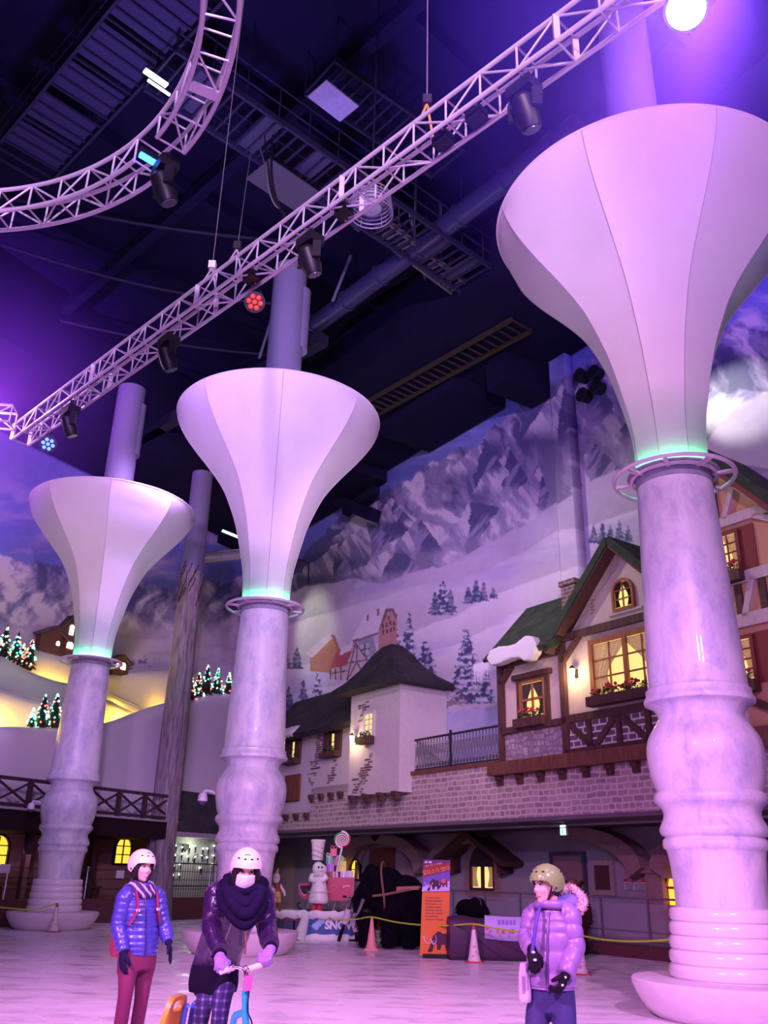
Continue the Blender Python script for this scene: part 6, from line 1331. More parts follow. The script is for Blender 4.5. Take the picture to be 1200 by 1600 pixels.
def hand_mesh(wrist, d, nrm, th, curl, k=1., spread=.12, thick=1.0, thumb_in=.3):
    """glove: palm, five unequal bent fingers, thumb leaving the side of the palm"""
    d = V(d).normalized(); nrm = V(nrm); nrm = (nrm-d*nrm.dot(d)).normalized(); th = V(th); s = (th-d*th.dot(d)-nrm*th.dot(nrm)).normalized()
    mb = MB(); w = V(wrist); A = (s, nrm, d)
    mb.ball(w+d*.050*k, (.043*k, .019*k*thick, .056*k), A, 16, 12); mb.tube([w-d*.04*k, w+d*.02*k], [.030*k,.033*k], 14)
    for i, (o, L, r) in enumerate(((.031,.068,.0098),(.0105,.078,.0100),(-.0105,.073,.0096),(-.030,.058,.0086))):
        p = w+d*(.088-.004*abs(i-1))*k+s*o*k; dd = (d+s*o*spread*30).normalized(); pts = [p-dd*.03*k, p]; ang = 0
        for seg, (fr, cb) in enumerate(((.46,.75),(.31,1.0),(.23,.7))):
            ang += curl*cb; v = dd*math.cos(ang)+nrm*math.sin(ang); pts.append(pts[-1]+v*L*fr*k)
        mb.tube(pts, [r*k*thick, r*k*thick*1.02, r*k*thick, r*k*thick*.95, r*k*thick*.8], 10); mb.ball(pts[-1], r*k*thick*.8, nu=8, nv=6)
    p = w+d*.022*k+s*.030*k; v1 = (s*.75+d*.75+nrm*thumb_in).normalized(); v2 = (s*.30+d*.95+nrm*(thumb_in+curl*.5)).normalized(); v3 = (d*.95+nrm*(thumb_in+curl*.8)).normalized()
    pts = [p-s*.015*k, p+v1*.034*k, p+v1*.034*k+v2*.030*k, p+v1*.034*k+v2*.030*k+v3*.022*k]; mb.tube(pts, [.014*k*thick,.0125*k*thick,.0115*k*thick,.009*k*thick], 10); mb.ball(pts[-1], .009*k*thick, nu=8, nv=6)
    return remesh(mb, .0045, 3)
def shoe(t, ankle, f, m, k=1.):
    f = V(f); f.z = 0; f.normalize(); l = UP.cross(f); a = V(ankle); g = V((a.x, a.y, 0)); z0 = a.z-.09
    mb = MB(); mb.ball(g+UP*(z0+.05)-f*.02, (.045*k,.055*k,.05), (l,f,UP)); mb.ball(g+UP*(z0+.045)+f*.09, (.047*k,.10*k,.042), (l,f,UP)); limb(mb, [a+UP*.06, a-UP*.03], [.052,.05])
    rm = remesh(mb, .012, 3); s = rm.obj('shoe', m, t)
    mb = MB(); mb.prism([g+UP*z0+l*(.05*math.sin(x)*k)+f*(.055+.14*math.cos(x))*k for x in [2*PI*i/20 for i in range(20)]], UP*.02); mb.obj('sole', M_BLACK, s)
M_SKIN = mat('skin', (.66,.42,.34), .5, noise=.06, scale=20)
M_HAIR = mat('dark_hair', (.012,.007,.010), .5, noise=.3, spec=.25)
M_HELW = mat('helmet_cream', (.80,.72,.68), .3, noise=.03)
M_GLOVE = mat('dark_knit_glove', (.012,.010,.04), .9, spec=.1, noise=.3, scale=80)

# ---------------------------------------------------------------- person in the blue jacket (left)
def person_blue():
    y0 = 8.3; J = lambda x, y, d=0: aty(x, y, y0+d)
    A = axes((.74,-.67,0), .03, -.04); l, f, u = A
    hc = J(221, 1355.5); nb = J(219, 1390, .01); hp = J(217, 1490)
    foot = J(200, 1640); t = thing('person', 'person in cream helmet, shiny blue quilted jacket and maroon trousers, walking at the left', 'person', (hp.x, hp.y, 0))
    Bl, Bf, Bu = axes((.66,-.75,0))
    sR, sL = J(195,1403,-.10), J(245,1401,.14)
    eR, wR = J(185,1446,-.12), J(193,1487,-.18); eL, wL = J(254,1441,.12), J(263,1471,.06)
    hR, hL = J(202,1494,-.06), J(228,1494,.07); kR, kL = J(195.5,1556,-.16), J(221,1560,.06)
    gz = lambda p: V((p.x, p.y, .09)); aR, aL = gz(J(181,1640,-.08)), gz(J(206,1640,.14))
    b = MB(); head_shapes(b, hc, A, .98)
    loft(b, [(hp, .10,.07), (hp.lerp(nb,.35), .115,.08), (hp.lerp(nb,.75), .15,.095), (nb-UP*.03, .10,.07), (nb+UP*.02, .05,.05)], Bl, Bf, 24, 6)
    for s, e, w, g in ((sR,eR,wR,V((.02,-.05,-1))), (sL,eL,wL,V((.30,-.10,-.95)))): limb(b, [s, e, w, w+g.normalized()*.06], [.048,.038,.022,.013])
    for h, k, a in ((hR,kR,aR), (hL,kL,aL)): limb(b, [h-UP*.03, h.lerp(k,.5), k, k.lerp(a,.45), a], [.055,.056,.044,.042,.032]); b.ball(a-UP*.045+V((.05,-.06,0)), (.04,.08,.035), axes((.5,-.8,0)))
    remesh(b, .010, 3).obj('body', M_SKIN, t)
    head_parts(t, hc, A, .98, lips=(.62,.30,.32), smile=.012)
    mb = MB(); mb.ball(hc-f*.022-u*.02, (.088,.092,.115), A, 24, 16)
    for s in (-1, 1): limb(mb, [hc+l*s*.068+f*.045+u*.045, hc+l*s*.078+f*.035-u*.03, hc+l*s*.070+f*.02-u*.10], [(.022,.02),(.026,.02),(.018,.014)])
    limb(mb, [hc+f*.078+u*.058-l*.03, hc+f*.066+u*.04-l*.056, hc+f*.048+u*.0-l*.072], [.016,.017,.012])
    remesh(mb, .009, 3).obj('hair', M_HAIR, t)
    helmet(t, hc, A, M_HELW, k=.99)
    # jacket
    mb = MB(); c0 = hp-UP*.01; tb = nb-UP*.005
    S = loft(mb, [(c0, .150,.125), (c0.lerp(tb,.18), .168,.14), (c0.lerp(tb,.45), .158,.132), (c0.lerp(tb,.72), .168,.13), (c0.lerp(tb,.88), .150,.11), (tb, .085,.08)], Bl, Bf, 40, 14, 13, .045)
    for s, e, w in ((sR,eR,wR), (sL,eL,wL)): quilt_limb(mb, [s+(nb-s)*.35, s, s.lerp(e,.5), e, e.lerp(w,.6), w], [.072,.073,.069,.064,.058,.048], 11, .06)
    M_BLUEJ = mat('blue_puffer_nylon', (.05,.05,.30), .30, noise=.12, scale=14, bump=.15, coat=.2)
    jk = mb.obj('jacket', M_BLUEJ, t, angle=60)
    mb = MB(); mb.tube([V((x, y, z))+Bf*(ry*1.02)-Bl*.01 for x, y, z, rx, ry in S[2:-4]], .007, 6); mb.obj('zip', mat('navy_zip', (.02,.015,.10), .4), jk)
    mb = MB(); mb.ball(nb-Bf*.11-UP*.0, (.115,.075,.06), (Bl,Bf,UP)); mb.torus(nb+Bf*.0+UP*.005, .095, .032, axis=(Bf*-.25+UP), n=28, m=10); remesh(mb, .012, 3).obj('hood', M_BLUEJ, jk)
    # scarf: striped loops
    msc = mat('striped_scarf', (.1,.07,.2), .85); N, L, bs = nodes(msc)
    tc = N.new('ShaderNodeTexCoord'); wv = N.new('ShaderNodeTexWave'); wv.inputs['Scale'].default_value = 7; wv.inputs['Distortion'].default_value = 3; wv.bands_direction = 'DIAGONAL'; L.new(tc.outputs['Object'], wv.inputs['Vector'])
    r = ramp(N, [(.55, (.03,.02,.10)), (.72, (.12,.05,.22)), (.86, (.50,.40,.55))]); L.new(wv.outputs['Color'], r.inputs['Fac']); L.new(r.outputs['Color'], bs.inputs['Base Color'])
    mb = MB(); mb.torus(nb+UP*.045+Bf*.02, .078, .034, axis=(Bf*.35+UP), n=30, m=10); mb.torus(nb+UP*.005+Bf*.035, .090, .036, axis=(Bf*.5+UP), n=30, m=10); remesh(mb, .010, 4).obj('scarf', msc, t)
    # trousers, gloves, shoes
    mb = MB(); loft(mb, [(hp-UP*.12, .155,.115), (hp-UP*.03, .16,.12), (hp+UP*.08, .15,.115)], Bl, Bf, 28, 5)
    for h, k, a in ((hR,kR,aR), (hL,kL,aL)): limb(mb, [h+UP*.06, h-UP*.08, h.lerp(k,.5), k, k.lerp(a,.4), a+UP*.03], [.09,.092,.076,.060,.056,.045])
    remesh(mb, .012, 3).obj('trousers', mat('maroon_trousers', (.13,.010,.055), .8, noise=.12, scale=20), t)
    hand_mesh(wR, (.02,-.05,-1), Bl, Bf, .35, 1.08, .05, 1.25).obj('glove', M_GLOVE, t)
    hand_mesh(wL, (.30,-.10,-.95), -Bl-Bf*.4, Bf, .12, 1.05, .12, 1.1).obj('glove', M_GLOVE, t)
    for a in (aR, aL): shoe(t, a, Bf, mat('grey_shoe', (.12,.10,.12), .6))
    # rucksack is a thing of its own
    bp = thing('rucksack', 'maroon rucksack on the back of the person in the blue jacket', 'rucksack', nb-Bf*.25-UP*.4)
    M_MAR = mat('maroon_canvas', (.26,.02,.07), .75)
    mb = MB(); loft(mb, [(nb-Bf*.17-UP*.53, .10,.06), (nb-Bf*.19-UP*.45, .11,.075), (nb-Bf*.17-UP*.20, .105,.065), (nb-Bf*.16-UP*.08, .08,.04)], Bl, Bf, 28, 6, sup=.7); mb.obj('pack', M_MAR, bp, angle=60)
    for s, sh in ((-1, sR), (1, sL)):
        a = nb.lerp(sh, .62)+UP*.055; mb = MB(); mb.tube(cat([tuple(a-Bf*.14-UP*.06), tuple(a+UP*.012), tuple(a+Bf*.10-UP*.05), tuple(a+Bf*.155-UP*.16), tuple(a+Bf*.13-UP*.28+Bl*s*.05)], 6), [(.007,.022)]*25, 8); st = mb.obj('shoulder_strap', M_MAR, bp)
        mb = MB(); mb.box(a+Bf*.165-UP*.17, (.03,.012,.02), (Bl,Bf,UP)); mb.obj('buckle', M_RINGM, st, smooth=False)
person_blue()

# ---------------------------------------------------------------- person in the purple jacket (right)
def person_purple():
    y0 = 7.0; J = lambda x, y, d=0: aty(x, y, y0+d)
    A = axes((-.86,-.50,0), .02, .03); l, f, u = A; Bl, Bf, Bu = axes((-.42,-.90,0))
    hc = J(854.5, 1384.5); nb = J(860, 1420, .03); hp = J(861, 1541, .02)
    t = thing('person', 'person in olive helmet and padded purple jacket with fur hood, standing at the right', 'person', (hp.x, hp.y, 0))
    sR, sL = J(834,1432,.10), J(889,1431,-.02); eR, wR = J(826,1466,.02), J(831,1484,-.16); eL, wL = J(897,1480,-.06), J(884,1523,-.16)
    hR, hL = J(844,1548,.05), J(878,1548,-.02); kR, kL = J(837,1625,.0), J(884,1625,-.06)
    gz = lambda p: V((p.x, p.y, .09)); aR, aL = gz(J(833,1700,.08)), gz(J(889,1700,0))
    b = MB(); head_shapes(b, hc, A, 1.0, True)
    loft(b, [(hp, .12,.09), (hp.lerp(nb,.35), .12,.08), (hp.lerp(nb,.78), .13,.075), (nb-UP*.03, .085,.06), (nb+UP*.02, .058,.055)], Bl, Bf, 24, 6)
    for s, e, w, g in ((sR,eR,wR,V((.05,-.35,-.5))), (sL,eL,wL,V((-.42,-.25,-.75)))): limb(b, [s, e, w, w+g.normalized()*.06], [.042,.038,.022,.013])
    for h, k, a in ((hR,kR,aR), (hL,kL,aL)): limb(b, [h-UP*.03, h.lerp(k,.5), k, k.lerp(a,.45), a], [.065,.066,.052,.048,.036]); b.ball(a-UP*.045+Bf*.07, (.045,.09,.035), (Bl,Bf,UP))
    remesh(b, .010, 3).obj('body', M_SKIN, t)
    head_parts(t, hc, A, 1.0, lips=(.50,.20,.20), smile=.004)
    mb = MB(); mb.ball(hc-f*.025+u*.0, (.083,.086,.080), A, 20, 14); remesh(mb, .01, 2).obj('hair', M_HAIR, t)
    helmet(t, hc, A, mat('helmet_olive', (.21,.33,.10), .2, noise=.04), k=1.0, sticker=(.7,.68,.7))
    M_PURJ = mat('mauve_puffer_nylon', (.24,.15,.36), .38, noise=.12, scale=12, bump=.15)
    mb = MB(); c0 = hp-UP*.015; tb = nb-UP*.02
    S = loft(mb, [(c0, .162,.14), (c0.lerp(tb,.06), .172,.15), (c0.lerp(tb,.4), .170,.148), (c0.lerp(tb,.72), .172,.138), (c0.lerp(tb,.9), .145,.115), (tb+UP*.01, .095,.09)], Bl, Bf, 44, 14, 6.5, .055)
    for s, e, w in ((sR,eR,wR), (sL,eL,wL)): quilt_limb(mb, [s+(nb-s)*.35, s, s.lerp(e,.5), e, e.lerp(w,.6), w], [.078,.082,.080,.075,.068,.056], 6, .075)
    jk = mb.obj('jacket', M_PURJ, t, angle=60)
    mb = MB(); mb.tube([V((x, y, z))+Bf*(ry*1.03)+Bl*.015 for x, y, z, rx, ry in S[3:-4]], .010, 6); mb.obj('zip', mat('deep_violet_zip', (.10,.05,.20), .4), jk)
    mb = MB(); mb.torus(nb+UP*.02, .088, .034, axis=(-Bf*.15+UP), n=28, m=10); remesh(mb, .010, 3).obj('collar', M_PURJ, jk)
    mb = MB(); hb = nb-Bf*.12+Bl*.09+UP*.03; mb.ball(hb, (.13,.10,.085), (Bl,Bf,UP)); mb.ball(nb-Bf*.05+Bl*.03+UP*.03, (.12,.09,.06), (Bl,Bf,UP)); hd = remesh(mb, .012, 3).obj('hood', mat('hood_lining', (.14,.11,.40), .6), jk)
    mb = MB(); rr = random.Random(2); arc = cat([tuple(nb-Bf*.05+Bl*.05+UP*.115), tuple(hb+UP*.11+Bl*.05), tuple(hb+Bl*.135+UP*.03+Bf*.03), tuple(hb+Bl*.115-UP*.04+Bf*.09)], 14)
    for p in arc:
        for k in range(26):
            d = V((rr.gauss(0,1), rr.gauss(0,1), rr.gauss(0,1))).normalized(); q = V(p)+d*.022; e = q+d*rr.uniform(.014,.030); x = d.orthogonal().normalized()*.0035; y = d.cross(x)
            mb.add([q+x, q-x*.5+y, q-x*.5-y, e], [(0,1,3),(1,2,3),(2,0,3)])
    mb.tube(arc, .026, 10); mb.obj('fur_trim', mat('pale_fur', (.58,.42,.42), .95, sheen=.3), hd, smooth=False, fix=False)
    mb = MB(); loft(mb, [(hp-UP*.16, .150,.12), (hp-UP*.05, .158,.128), (hp+UP*.06, .15,.12)], Bl, Bf, 28, 5)
    for h, k, a in ((hR,kR,aR), (hL,kL,aL)): limb(mb, [h+UP*.04, h-UP*.08, h.lerp(k,.5), k, k.lerp(a,.5), a+UP*.02], [.088,.092,.088,.076,.072,.066])
    remesh(mb, .012, 3).obj('trousers', mat('navy_jeans', (.028,.026,.12), .8, noise=.2, scale=25), t)
    for w, d, n_, th in ((wR, (.05,-.35,-.5), -Bl*.2-Bf*.1+V((0,.3,-.9)), Bl), (wL, (-.42,-.25,-.75), -Bl, Bf)):
        g = hand_mesh(w, d, n_, th, .75, 1.08, .03, 1.3).obj('glove', mat('black_glove', (.006,.005,.010), .7, spec=.15), t)
        dd = V(d).normalized(); mb = MB()
        for q in (.03, .085): mb.ball(w+dd*q-V((.0,.03,-.012)), (.013,.008,.009), nu=8, nv=6)
        mb.obj('glove_patch', mat('patch_white', (.8,.78,.8), .5), g)
    for a in (aR, aL): shoe(t, a, Bf, mat('dark_shoe', (.04,.035,.05), .6), 1.08)
    bg = thing('shoulder_bag', 'pale lilac shoulder bag with a blue strap on the person in the purple jacket', 'bag', J(819,1540,.02)-UP*.08)
    cb = J(821,1531,.02); mb = MB(); loft(mb, [(cb-UP*.135, .035,.085), (cb-UP*.10, .042,.10), (cb+UP*.03, .04,.10), (cb+UP*.11, .028,.08)], V((.9,-.3,0)).normalized(), V((.3,.9,0)).normalized(), 24, 5, sup=.65); mb.obj('pouch', mat('lilac_canvas', (.62,.52,.66), .7), bg, angle=60)
    mb = MB(); mb.box(cb-UP*.02-V((.03,.09,0)), (.02,.03,.10)); mb.obj('pocket', mat('grey_violet_canvas', (.30,.24,.38), .7), bg, smooth=False)
    mb = MB(); mb.tube(cat([tuple(J(846,1416,.06)), tuple(J(843,1420,-.10)), tuple(J(838,1440,-.17)), tuple(J(834,1470,-.19)), tuple(J(829,1500,-.18)), tuple(J(824,1517,-.06))], 6), [(.013,.013)]*31, 8); mb.obj('strap', mat('blue_strap', (.07,.05,.30), .6), bg)
person_purple()

# ---------------------------------------------------------------- person leaning on the scooter (middle) and the scooter
YS = 6.32
def sj(x, y, d=0): return aty(x, y, YS+d)
def scooter():
    t = thing('kick_scooter', 'turquoise kick scooter with pale grips held by the leaning person', 'scooter', (sj(383,1600).x, YS, 0))
    M_TURQ = mat('turquoise_enamel', (.02,.42,.62), .3, noise=.04)
    top = sj(383.5,1529); hb = sj(383,1548); lo = sj(384,1604); ax = (hb-lo).normalized()
    fb = V((lo.x+.002, lo.y-.04, .12))
    mb = MB(); mb.tube([hb, lo, lo-ax*.16], .022, 14); mb.obj('head_tube', M_TURQ, t)
    mb = MB(); mb.tube([hb-ax*.02, top, sj(382,1522)], .014, 10); mb.obj('stem', M_CHROME, t)
    gl0, gl1, gr0, gr1 = sj(343,1519), sj(366,1511.5), sj(389,1514), sj(408,1507.5,.02)
    mb = MB(); mb.tube(cat([tuple(gl1), tuple(sj(374,1512)), tuple(sj(381,1518)), tuple(top)], 6), .012, 10); mb.tube(cat([tuple(gr0), tuple(sj(385,1517)), tuple(top)], 6), .012, 10); mb.tube([gl0, gl1], .010, 8); mb.tube([gr0, gr1+(gr1-gr0)*.35], .010, 8); bar = mb.obj('handlebar', M_CHROME, t)
    for a, b_ in ((gl0, gl1), (gr0, gr1+(gr1-gr0)*.35)): mb = MB(); mb.tube([a, b_], .0175, 12); mb.obj('grip', mat('pale_pink_grip', (.80,.66,.72), .5), t)
    for x, y in ((361,1511), (384,1512)): mb = MB(); mb.ball(sj(x, y, -.01), (.018,.02,.014)); mb.bar(sj(x-3, y, -.01), sj(x+4, y-1, -.02), .012); mb.obj('brake_clamp', M_CHROME, t)
    mb = MB(); mb.box(sj(388,1536,-.03), (.045,.03,.085), (V((1,0,.15)), V((0,1,0)), UP)); mb.obj('pink_tag', mat('pink_tag', (.8,.10,.30), .5), t, smooth=False)
    mb = MB(); mb.tube(cat([tuple(sj(386,1516)), tuple(sj(389,1545,-.03)), tuple(sj(387,1580,-.03)), tuple(sj(395,1612,-.02)), (lo.x+.06, lo.y, .3)], 6), .005, 6); mb.obj('brake_cable', M_BLACK, t)
    rear = V((sj(318,1600,.75).x, YS+.75, .18))
    mb = MB(); mb.tube(cat([tuple(sj(383,1583)), tuple(sj(373,1585,.05)), tuple(sj(364,1600,.12)), tuple(V((sj(358,1620,.2).x, YS+.2, .34))), tuple(V((sj(345,1600,.4).x, YS+.36, .20))), tuple(rear)], 6), .021, 12); mb.obj('down_tube', M_TURQ, t)
    mb = MB(); d = V((sj(345,1600,.4).x, YS+.36, .19)); e = rear-d; e.z = 0; e.normalize(); s = e.cross(UP); 
    mb.box(d+e*.22+V((0,0,.0)), (.62,.16,.025), (e,s,UP)); mb.obj('deck', mat('deck_grip', (.10,.10,.12), .9), t, smooth=False)
    for s_ in (-1, 1):
        mb = MB(); q = fb; mb.tube([lo-ax*.15, lo-ax*.15+V((s_*.04,0,-.05)), q+V((s_*.03,0,.05))], .012, 8); mb.obj('fork_blade', M_TURQ, t)
    mb = MB(); mb.torus(fb, .11, .018, axis=V((e.y,-e.x,0)), n=28, m=8); mb.obj('front_wheel', M_BLACK, t)
    mb = MB(); rw_ = d+e*.62; rw_.z = .11; mb.torus(rw_, .10, .018, axis=V((e.y,-e.x,0)), n=28, m=8); mb.obj('rear_wheel', M_BLACK, t)
    return d, e, (gl0, gl1, gr0, gr1)
DECK, DE, GR = scooter()
def person_lean():
    y0 = 6.75; J = lambda x, y, d=0: aty(x, y, y0+d)
    A = axes((.22,-.95,0), .20, -.03); l, f, u = A; Bl, Bf, Bu = axes((.22,-.97,0))
    hc = J(384, 1360.5, -.10); nb = J(382, 1395, .0); hp = J(336, 1508, .32)
    t = thing('person', 'person with a cream helmet and huge black scarf leaning on the scooter handlebar', 'person', (hp.x, hp.y, 0))
    gl0, gl1, gr0, gr1 = GR; gR = gl0.lerp(gl1, .25); gL = gr1+(gr1-gr0)*.22
    sR, sL = J(340,1398,.04), J(409,1402,-.02); wR = gR+V((-.045,.09,.075)); wL = gL+V((.03,.08,.08)); eR = J(331,1447,-.02); eL = J(417,1450,-.06)
    hR, hL = J(325,1520,.36), J(352,1522,.30); kR, kL = J(319,1568,.22), J(345,1577,.16)
    z0 = .205; fR = DECK+DE*.42-V((.09,0,0)); fL = DECK+DE*.10; aR = V((J(292,1630,.5).x, J(0,0,.5).y+.0, z0+.10)); aL = V((J(340,1630,.35).x, YS+.62, z0+.09))
    aR.z = .10   # this foot pushes on the ice behind
    b = MB(); head_shapes(b, hc, A, .98)
    loft(b, [(hp, .11,.07), (hp.lerp(nb,.4)+UP*.03+Bf*-.03, .10,.06), (hp.lerp(nb,.8)+UP*.02, .12,.06), (nb, .08,.05)], Bl, (Bf+UP*.45).normalized(), 24, 6); b.tube([nb-Bf*.05-UP*.05, hc-u*.08-f*.02], [.06,.055], 12)
    for s, e, w, g in ((sR,eR,wR,gR), (sL,eL,wL,gL)): limb(b, [s, e, w, w.lerp(g,.6)], [.05,.040,.020,.012])
    for h, k, a in ((hR,kR,aR), (hL,kL,aL)): limb(b, [h-UP*.02, h.lerp(k,.5), k, k.lerp(a,.45), a], [.060,.058,.046,.043,.032]); b.ball(a-UP*.045+Bf*.06, (.04,.085,.035), (Bl,Bf,UP))
    remesh(b, .010, 3).obj('body', M_SKIN, t)
    head_parts(t, hc, A, .98, eye_open=.003)
    mb = MB(); n = 20; rows = 10; vs = []                                  # pale face mask over mouth and chin
    for i in range(rows+1):
        for j in range(n+1):
            a = (-1+2*j/n)*1.25; tt = i/rows; z = -.018-.105*tt+(.012*math.cos(a*1.2) if i == 0 else 0)
            r1 = .072-.020*max(0, tt-.55)/.45; r2 = .112 if tt < .3 else .112-.034*((tt-.3)/.7)**1.5
            nose = .014*math.exp(-(a/.28)**2)*(1-tt); vs.append(hc+l*(r1*math.sin(a))+f*((r2+nose)*math.cos(a)*.93+.004)+u*z)
    mb.add(vs, [(i*(n+1)+j, i*(n+1)+j+1, (i+1)*(n+1)+j+1, (i+1)*(n+1)+j) for i in range(rows) for j in range(n)]); mk = mb.obj('face_mask', mat('mask_pale', (.80,.74,.76), .8), t, fix=False); so = mk.modifiers.new('thick', 'SOLIDIFY'); so.thickness = .003
    mb = MB(); mb.ball(hc-f*.022-u*.02, (.088,.090,.112), A, 24, 16)
    for s in (-1, 1): limb(mb, [hc+l*s*.064+f*.055+u*.05, hc+l*s*.078+f*.045-u*.02, hc+l*s*.074+f*.03-u*.11], [(.024,.02),(.027,.02),(.02,.014)])
    limb(mb, [hc+f*.082+u*.052+l*.03, hc+f*.076+u*.045-l*.02, hc+f*.062+u*.012-l*.062], [.014,.018,.014])
    remesh(mb, .009, 3).obj('hair', M_HAIR, t)
    helmet(t, hc, A, M_HELW, k=.99)
    # shiny dark coat
    M_COAT = mat('shiny_plum_coat', (.028,.011,.055), .2, noise=.25, scale=20, bump=.6, coat=.3)
    mb = MB(); tf = (Bf*.85+UP*.5).normalized(); c1 = hp-UP*.03-Bf*.02
    S = loft(mb, [(c1-UP*.075+Bl*.01, .162,.150), (c1+UP*.03+Bl*.008, .170,.157), (hp.lerp(nb,.35)+UP*.03, .170,.140), (hp.lerp(nb,.72)+UP*.02, .180,.125), (hp.lerp(nb,.92)-UP*.02, .165,.11), (nb-UP*.01, .10,.09)], Bl, tf, 40, 10, 4, .03)
    for s, e, w in ((sR,eR,wR), (sL,eL,wL)): quilt_limb(mb, [s+(nb-s)*.4+UP*.0, s, s.lerp(e,.5), e, e.lerp(w,.6), w+UP*.03], [.085,.086,.078,.070,.062,.055], 7, .05)
    jk = mb.obj('coat', M_COAT, t, angle=60)
    mb = MB(); mb.tube([V((x, y, z))+tf*(ry*1.03)+Bl*.02 for x, y, z, rx, ry in S[2:30]], .007, 6); mb.obj('zip', mat('dull_zip', (.25,.2,.28), .4), jk)
    for w, e in ((wR, eR), (wL, eL)): mb = MB(); d = (w-e).normalized(); mb.tube([w-d*.055, w-d*.02, w+d*.005], [.050,.050,.044], 16); mb.obj('knit_cuff', mat('black_knit', (.009,.007,.02), .95, spec=.08, noise=.3, scale=60), jk)
    mb = MB(); loft(mb, [(hp-UP*.165, .168,.152), (hp-UP*.10, .176,.160), (hp, .165,.14)], Bl, Bf, 30, 5); mb.obj('knit_hem', MATS['black_knit'], t)
    # black scarf: two thick loops and a hanging fold
    mb = MB(); M_SCARF = mat('black_wool_scarf', (.009,.006,.026), .95, spec=.08, noise=.35, scale=40, bump=.5)
    nc = nb+Bf*.04
    for (dz, R_, r_, tl, df, sl) in ((.085,.100,.040,.10,-.05,.10), (.045,.125,.044,.25,-.02,-.12), (.0,.138,.046,.45,.0,.10), (-.045,.135,.046,.7,.03,-.10)): mb.torus(nc+UP*dz+Bf*df, R_, r_, axis=(Bf*tl+UP+Bl*sl), n=36, m=12)
    for pts, rr in (([J(350,1378,.0), J(347,1396,-.08), J(360,1424,-.19), J(383,1444,-.25), J(402,1424,-.20), J(413,1398,-.10), J(409,1380,0)], [.035,.045,.047,.044,.043,.040,.03]), ([J(356,1370,-.01), J(356,1392,-.13), J(368,1414,-.22), J(385,1428,-.26), J(401,1410,-.22), J(409,1390,-.12)], [.035,.044,.048,.048,.044,.035]),
                    ([J(362,1382,-.08), J(366,1398,-.17), J(384,1411,-.23), J(401,1398,-.18)], [.03,.042,.046,.036])): limb(mb, pts, [(r, r*.85) for r in rr], 16, 8)
    mb.ball(J(362,1388,.03), (.07,.09,.10)); mb.ball(J(400,1392,.02), (.05,.08,.08)); mb.ball(J(383,1412,-.10), (.09,.06,.13))
    mb.obj('scarf', M_SCARF, t, angle=70)
    # plaid trousers
    mpl = mat('navy_plaid', (.04,.03,.14), .85); N, L, bs = nodes(mpl); tc = N.new('ShaderNodeTexCoord'); sp = N.new('ShaderNodeSeparateXYZ'); L.new(tc.outputs['Object'], sp.inputs[0]); outs = []
    for ch in ('X', 'Z'):
        m_ = N.new('ShaderNodeMath'); m_.operation = 'MULTIPLY'; m_.inputs[1].default_value = 120; L.new(sp.outputs[ch], m_.inputs[0]); s_ = N.new('ShaderNodeMath'); s_.operation = 'SINE'; L.new(m_.outputs[0], s_.inputs[0]); g_ = N.new('ShaderNodeMapRange'); g_.inputs[1].default_value = .3; g_.inputs[2].default_value = .9; L.new(s_.outputs[0], g_.inputs[0]); outs.append(g_)
    ad = N.new('ShaderNodeMath'); ad.operation = 'MULTIPLY_ADD'; ad.inputs[1].default_value = .55; L.new(outs[0].outputs[0], ad.inputs[0])
    ml = N.new('ShaderNodeMath'); ml.operation = 'MULTIPLY'; ml.inputs[1].default_value = .45; L.new(outs[1].outputs[0], ml.inputs[0]); L.new(ml.outputs[0], ad.inputs[2])
    r = ramp(N, [(.1, (.018,.014,.075)), (.6, (.06,.05,.17)), (1.0, (.20,.18,.36))]); L.new(ad.outputs[0], r.inputs['Fac']); L.new(r.outputs['Color'], bs.inputs['Base Color'])
    mb = MB()
    for h, k, a in ((hR,kR,aR), (hL,kL,aL)): limb(mb, [h-UP*.03, h-UP*.07, h.lerp(k,.55), k, k.lerp(a,.4), a+UP*.03], [.075,.086,.074,.062,.056,.046])
    loft(mb, [(hp-UP*.19, .13,.11), (hp-UP*.12, .150,.122), (hp-UP*.07, .14,.11)], Bl, Bf, 24, 4); remesh(mb, .012, 3).obj('trousers', mpl, t)
    mgl = mat('lavender_knit_glove', (.26,.17,.42), .9, noise=.25, scale=70, bump=.3)
    ba = (gl1-gl0).normalized(); bb = (gr1-gr0).normalized()
    hand_mesh(wR, gR+UP*.035-wR+V((0,-.04,0)), (0,-.25,-1), ba, 1.05, 1.08, .02, 1.35, .5).obj('glove', mgl, t)
    hand_mesh(wL, gL+UP*.035-wL+V((0,-.04,0)), (0,-.25,-1), -bb, 1.05, 1.08, .02, 1.35, .5).obj('glove', mgl, t)
    for w in (wR, wL): pass
    for a in (aR, aL): shoe(t, a, Bf, mat('grey_shoe', (.12,.10,.12)))
    bs_ = thing('bag_strap', 'thin tan cross body bag strap over the dark coat of the leaning person', 'strap', J(372,1432,-.12))
    mb = MB(); mb.tube(cat([tuple(J(360,1400,-.10)), tuple(J(370,1428,-.185)), tuple(J(382,1449,-.16)), tuple(J(384,1470,.06)), tuple(J(383,1490,.25))], 6), .008, 6); mb.obj('strap', mat('tan_cord', (.32,.17,.10), .6), bs_)
person_lean()
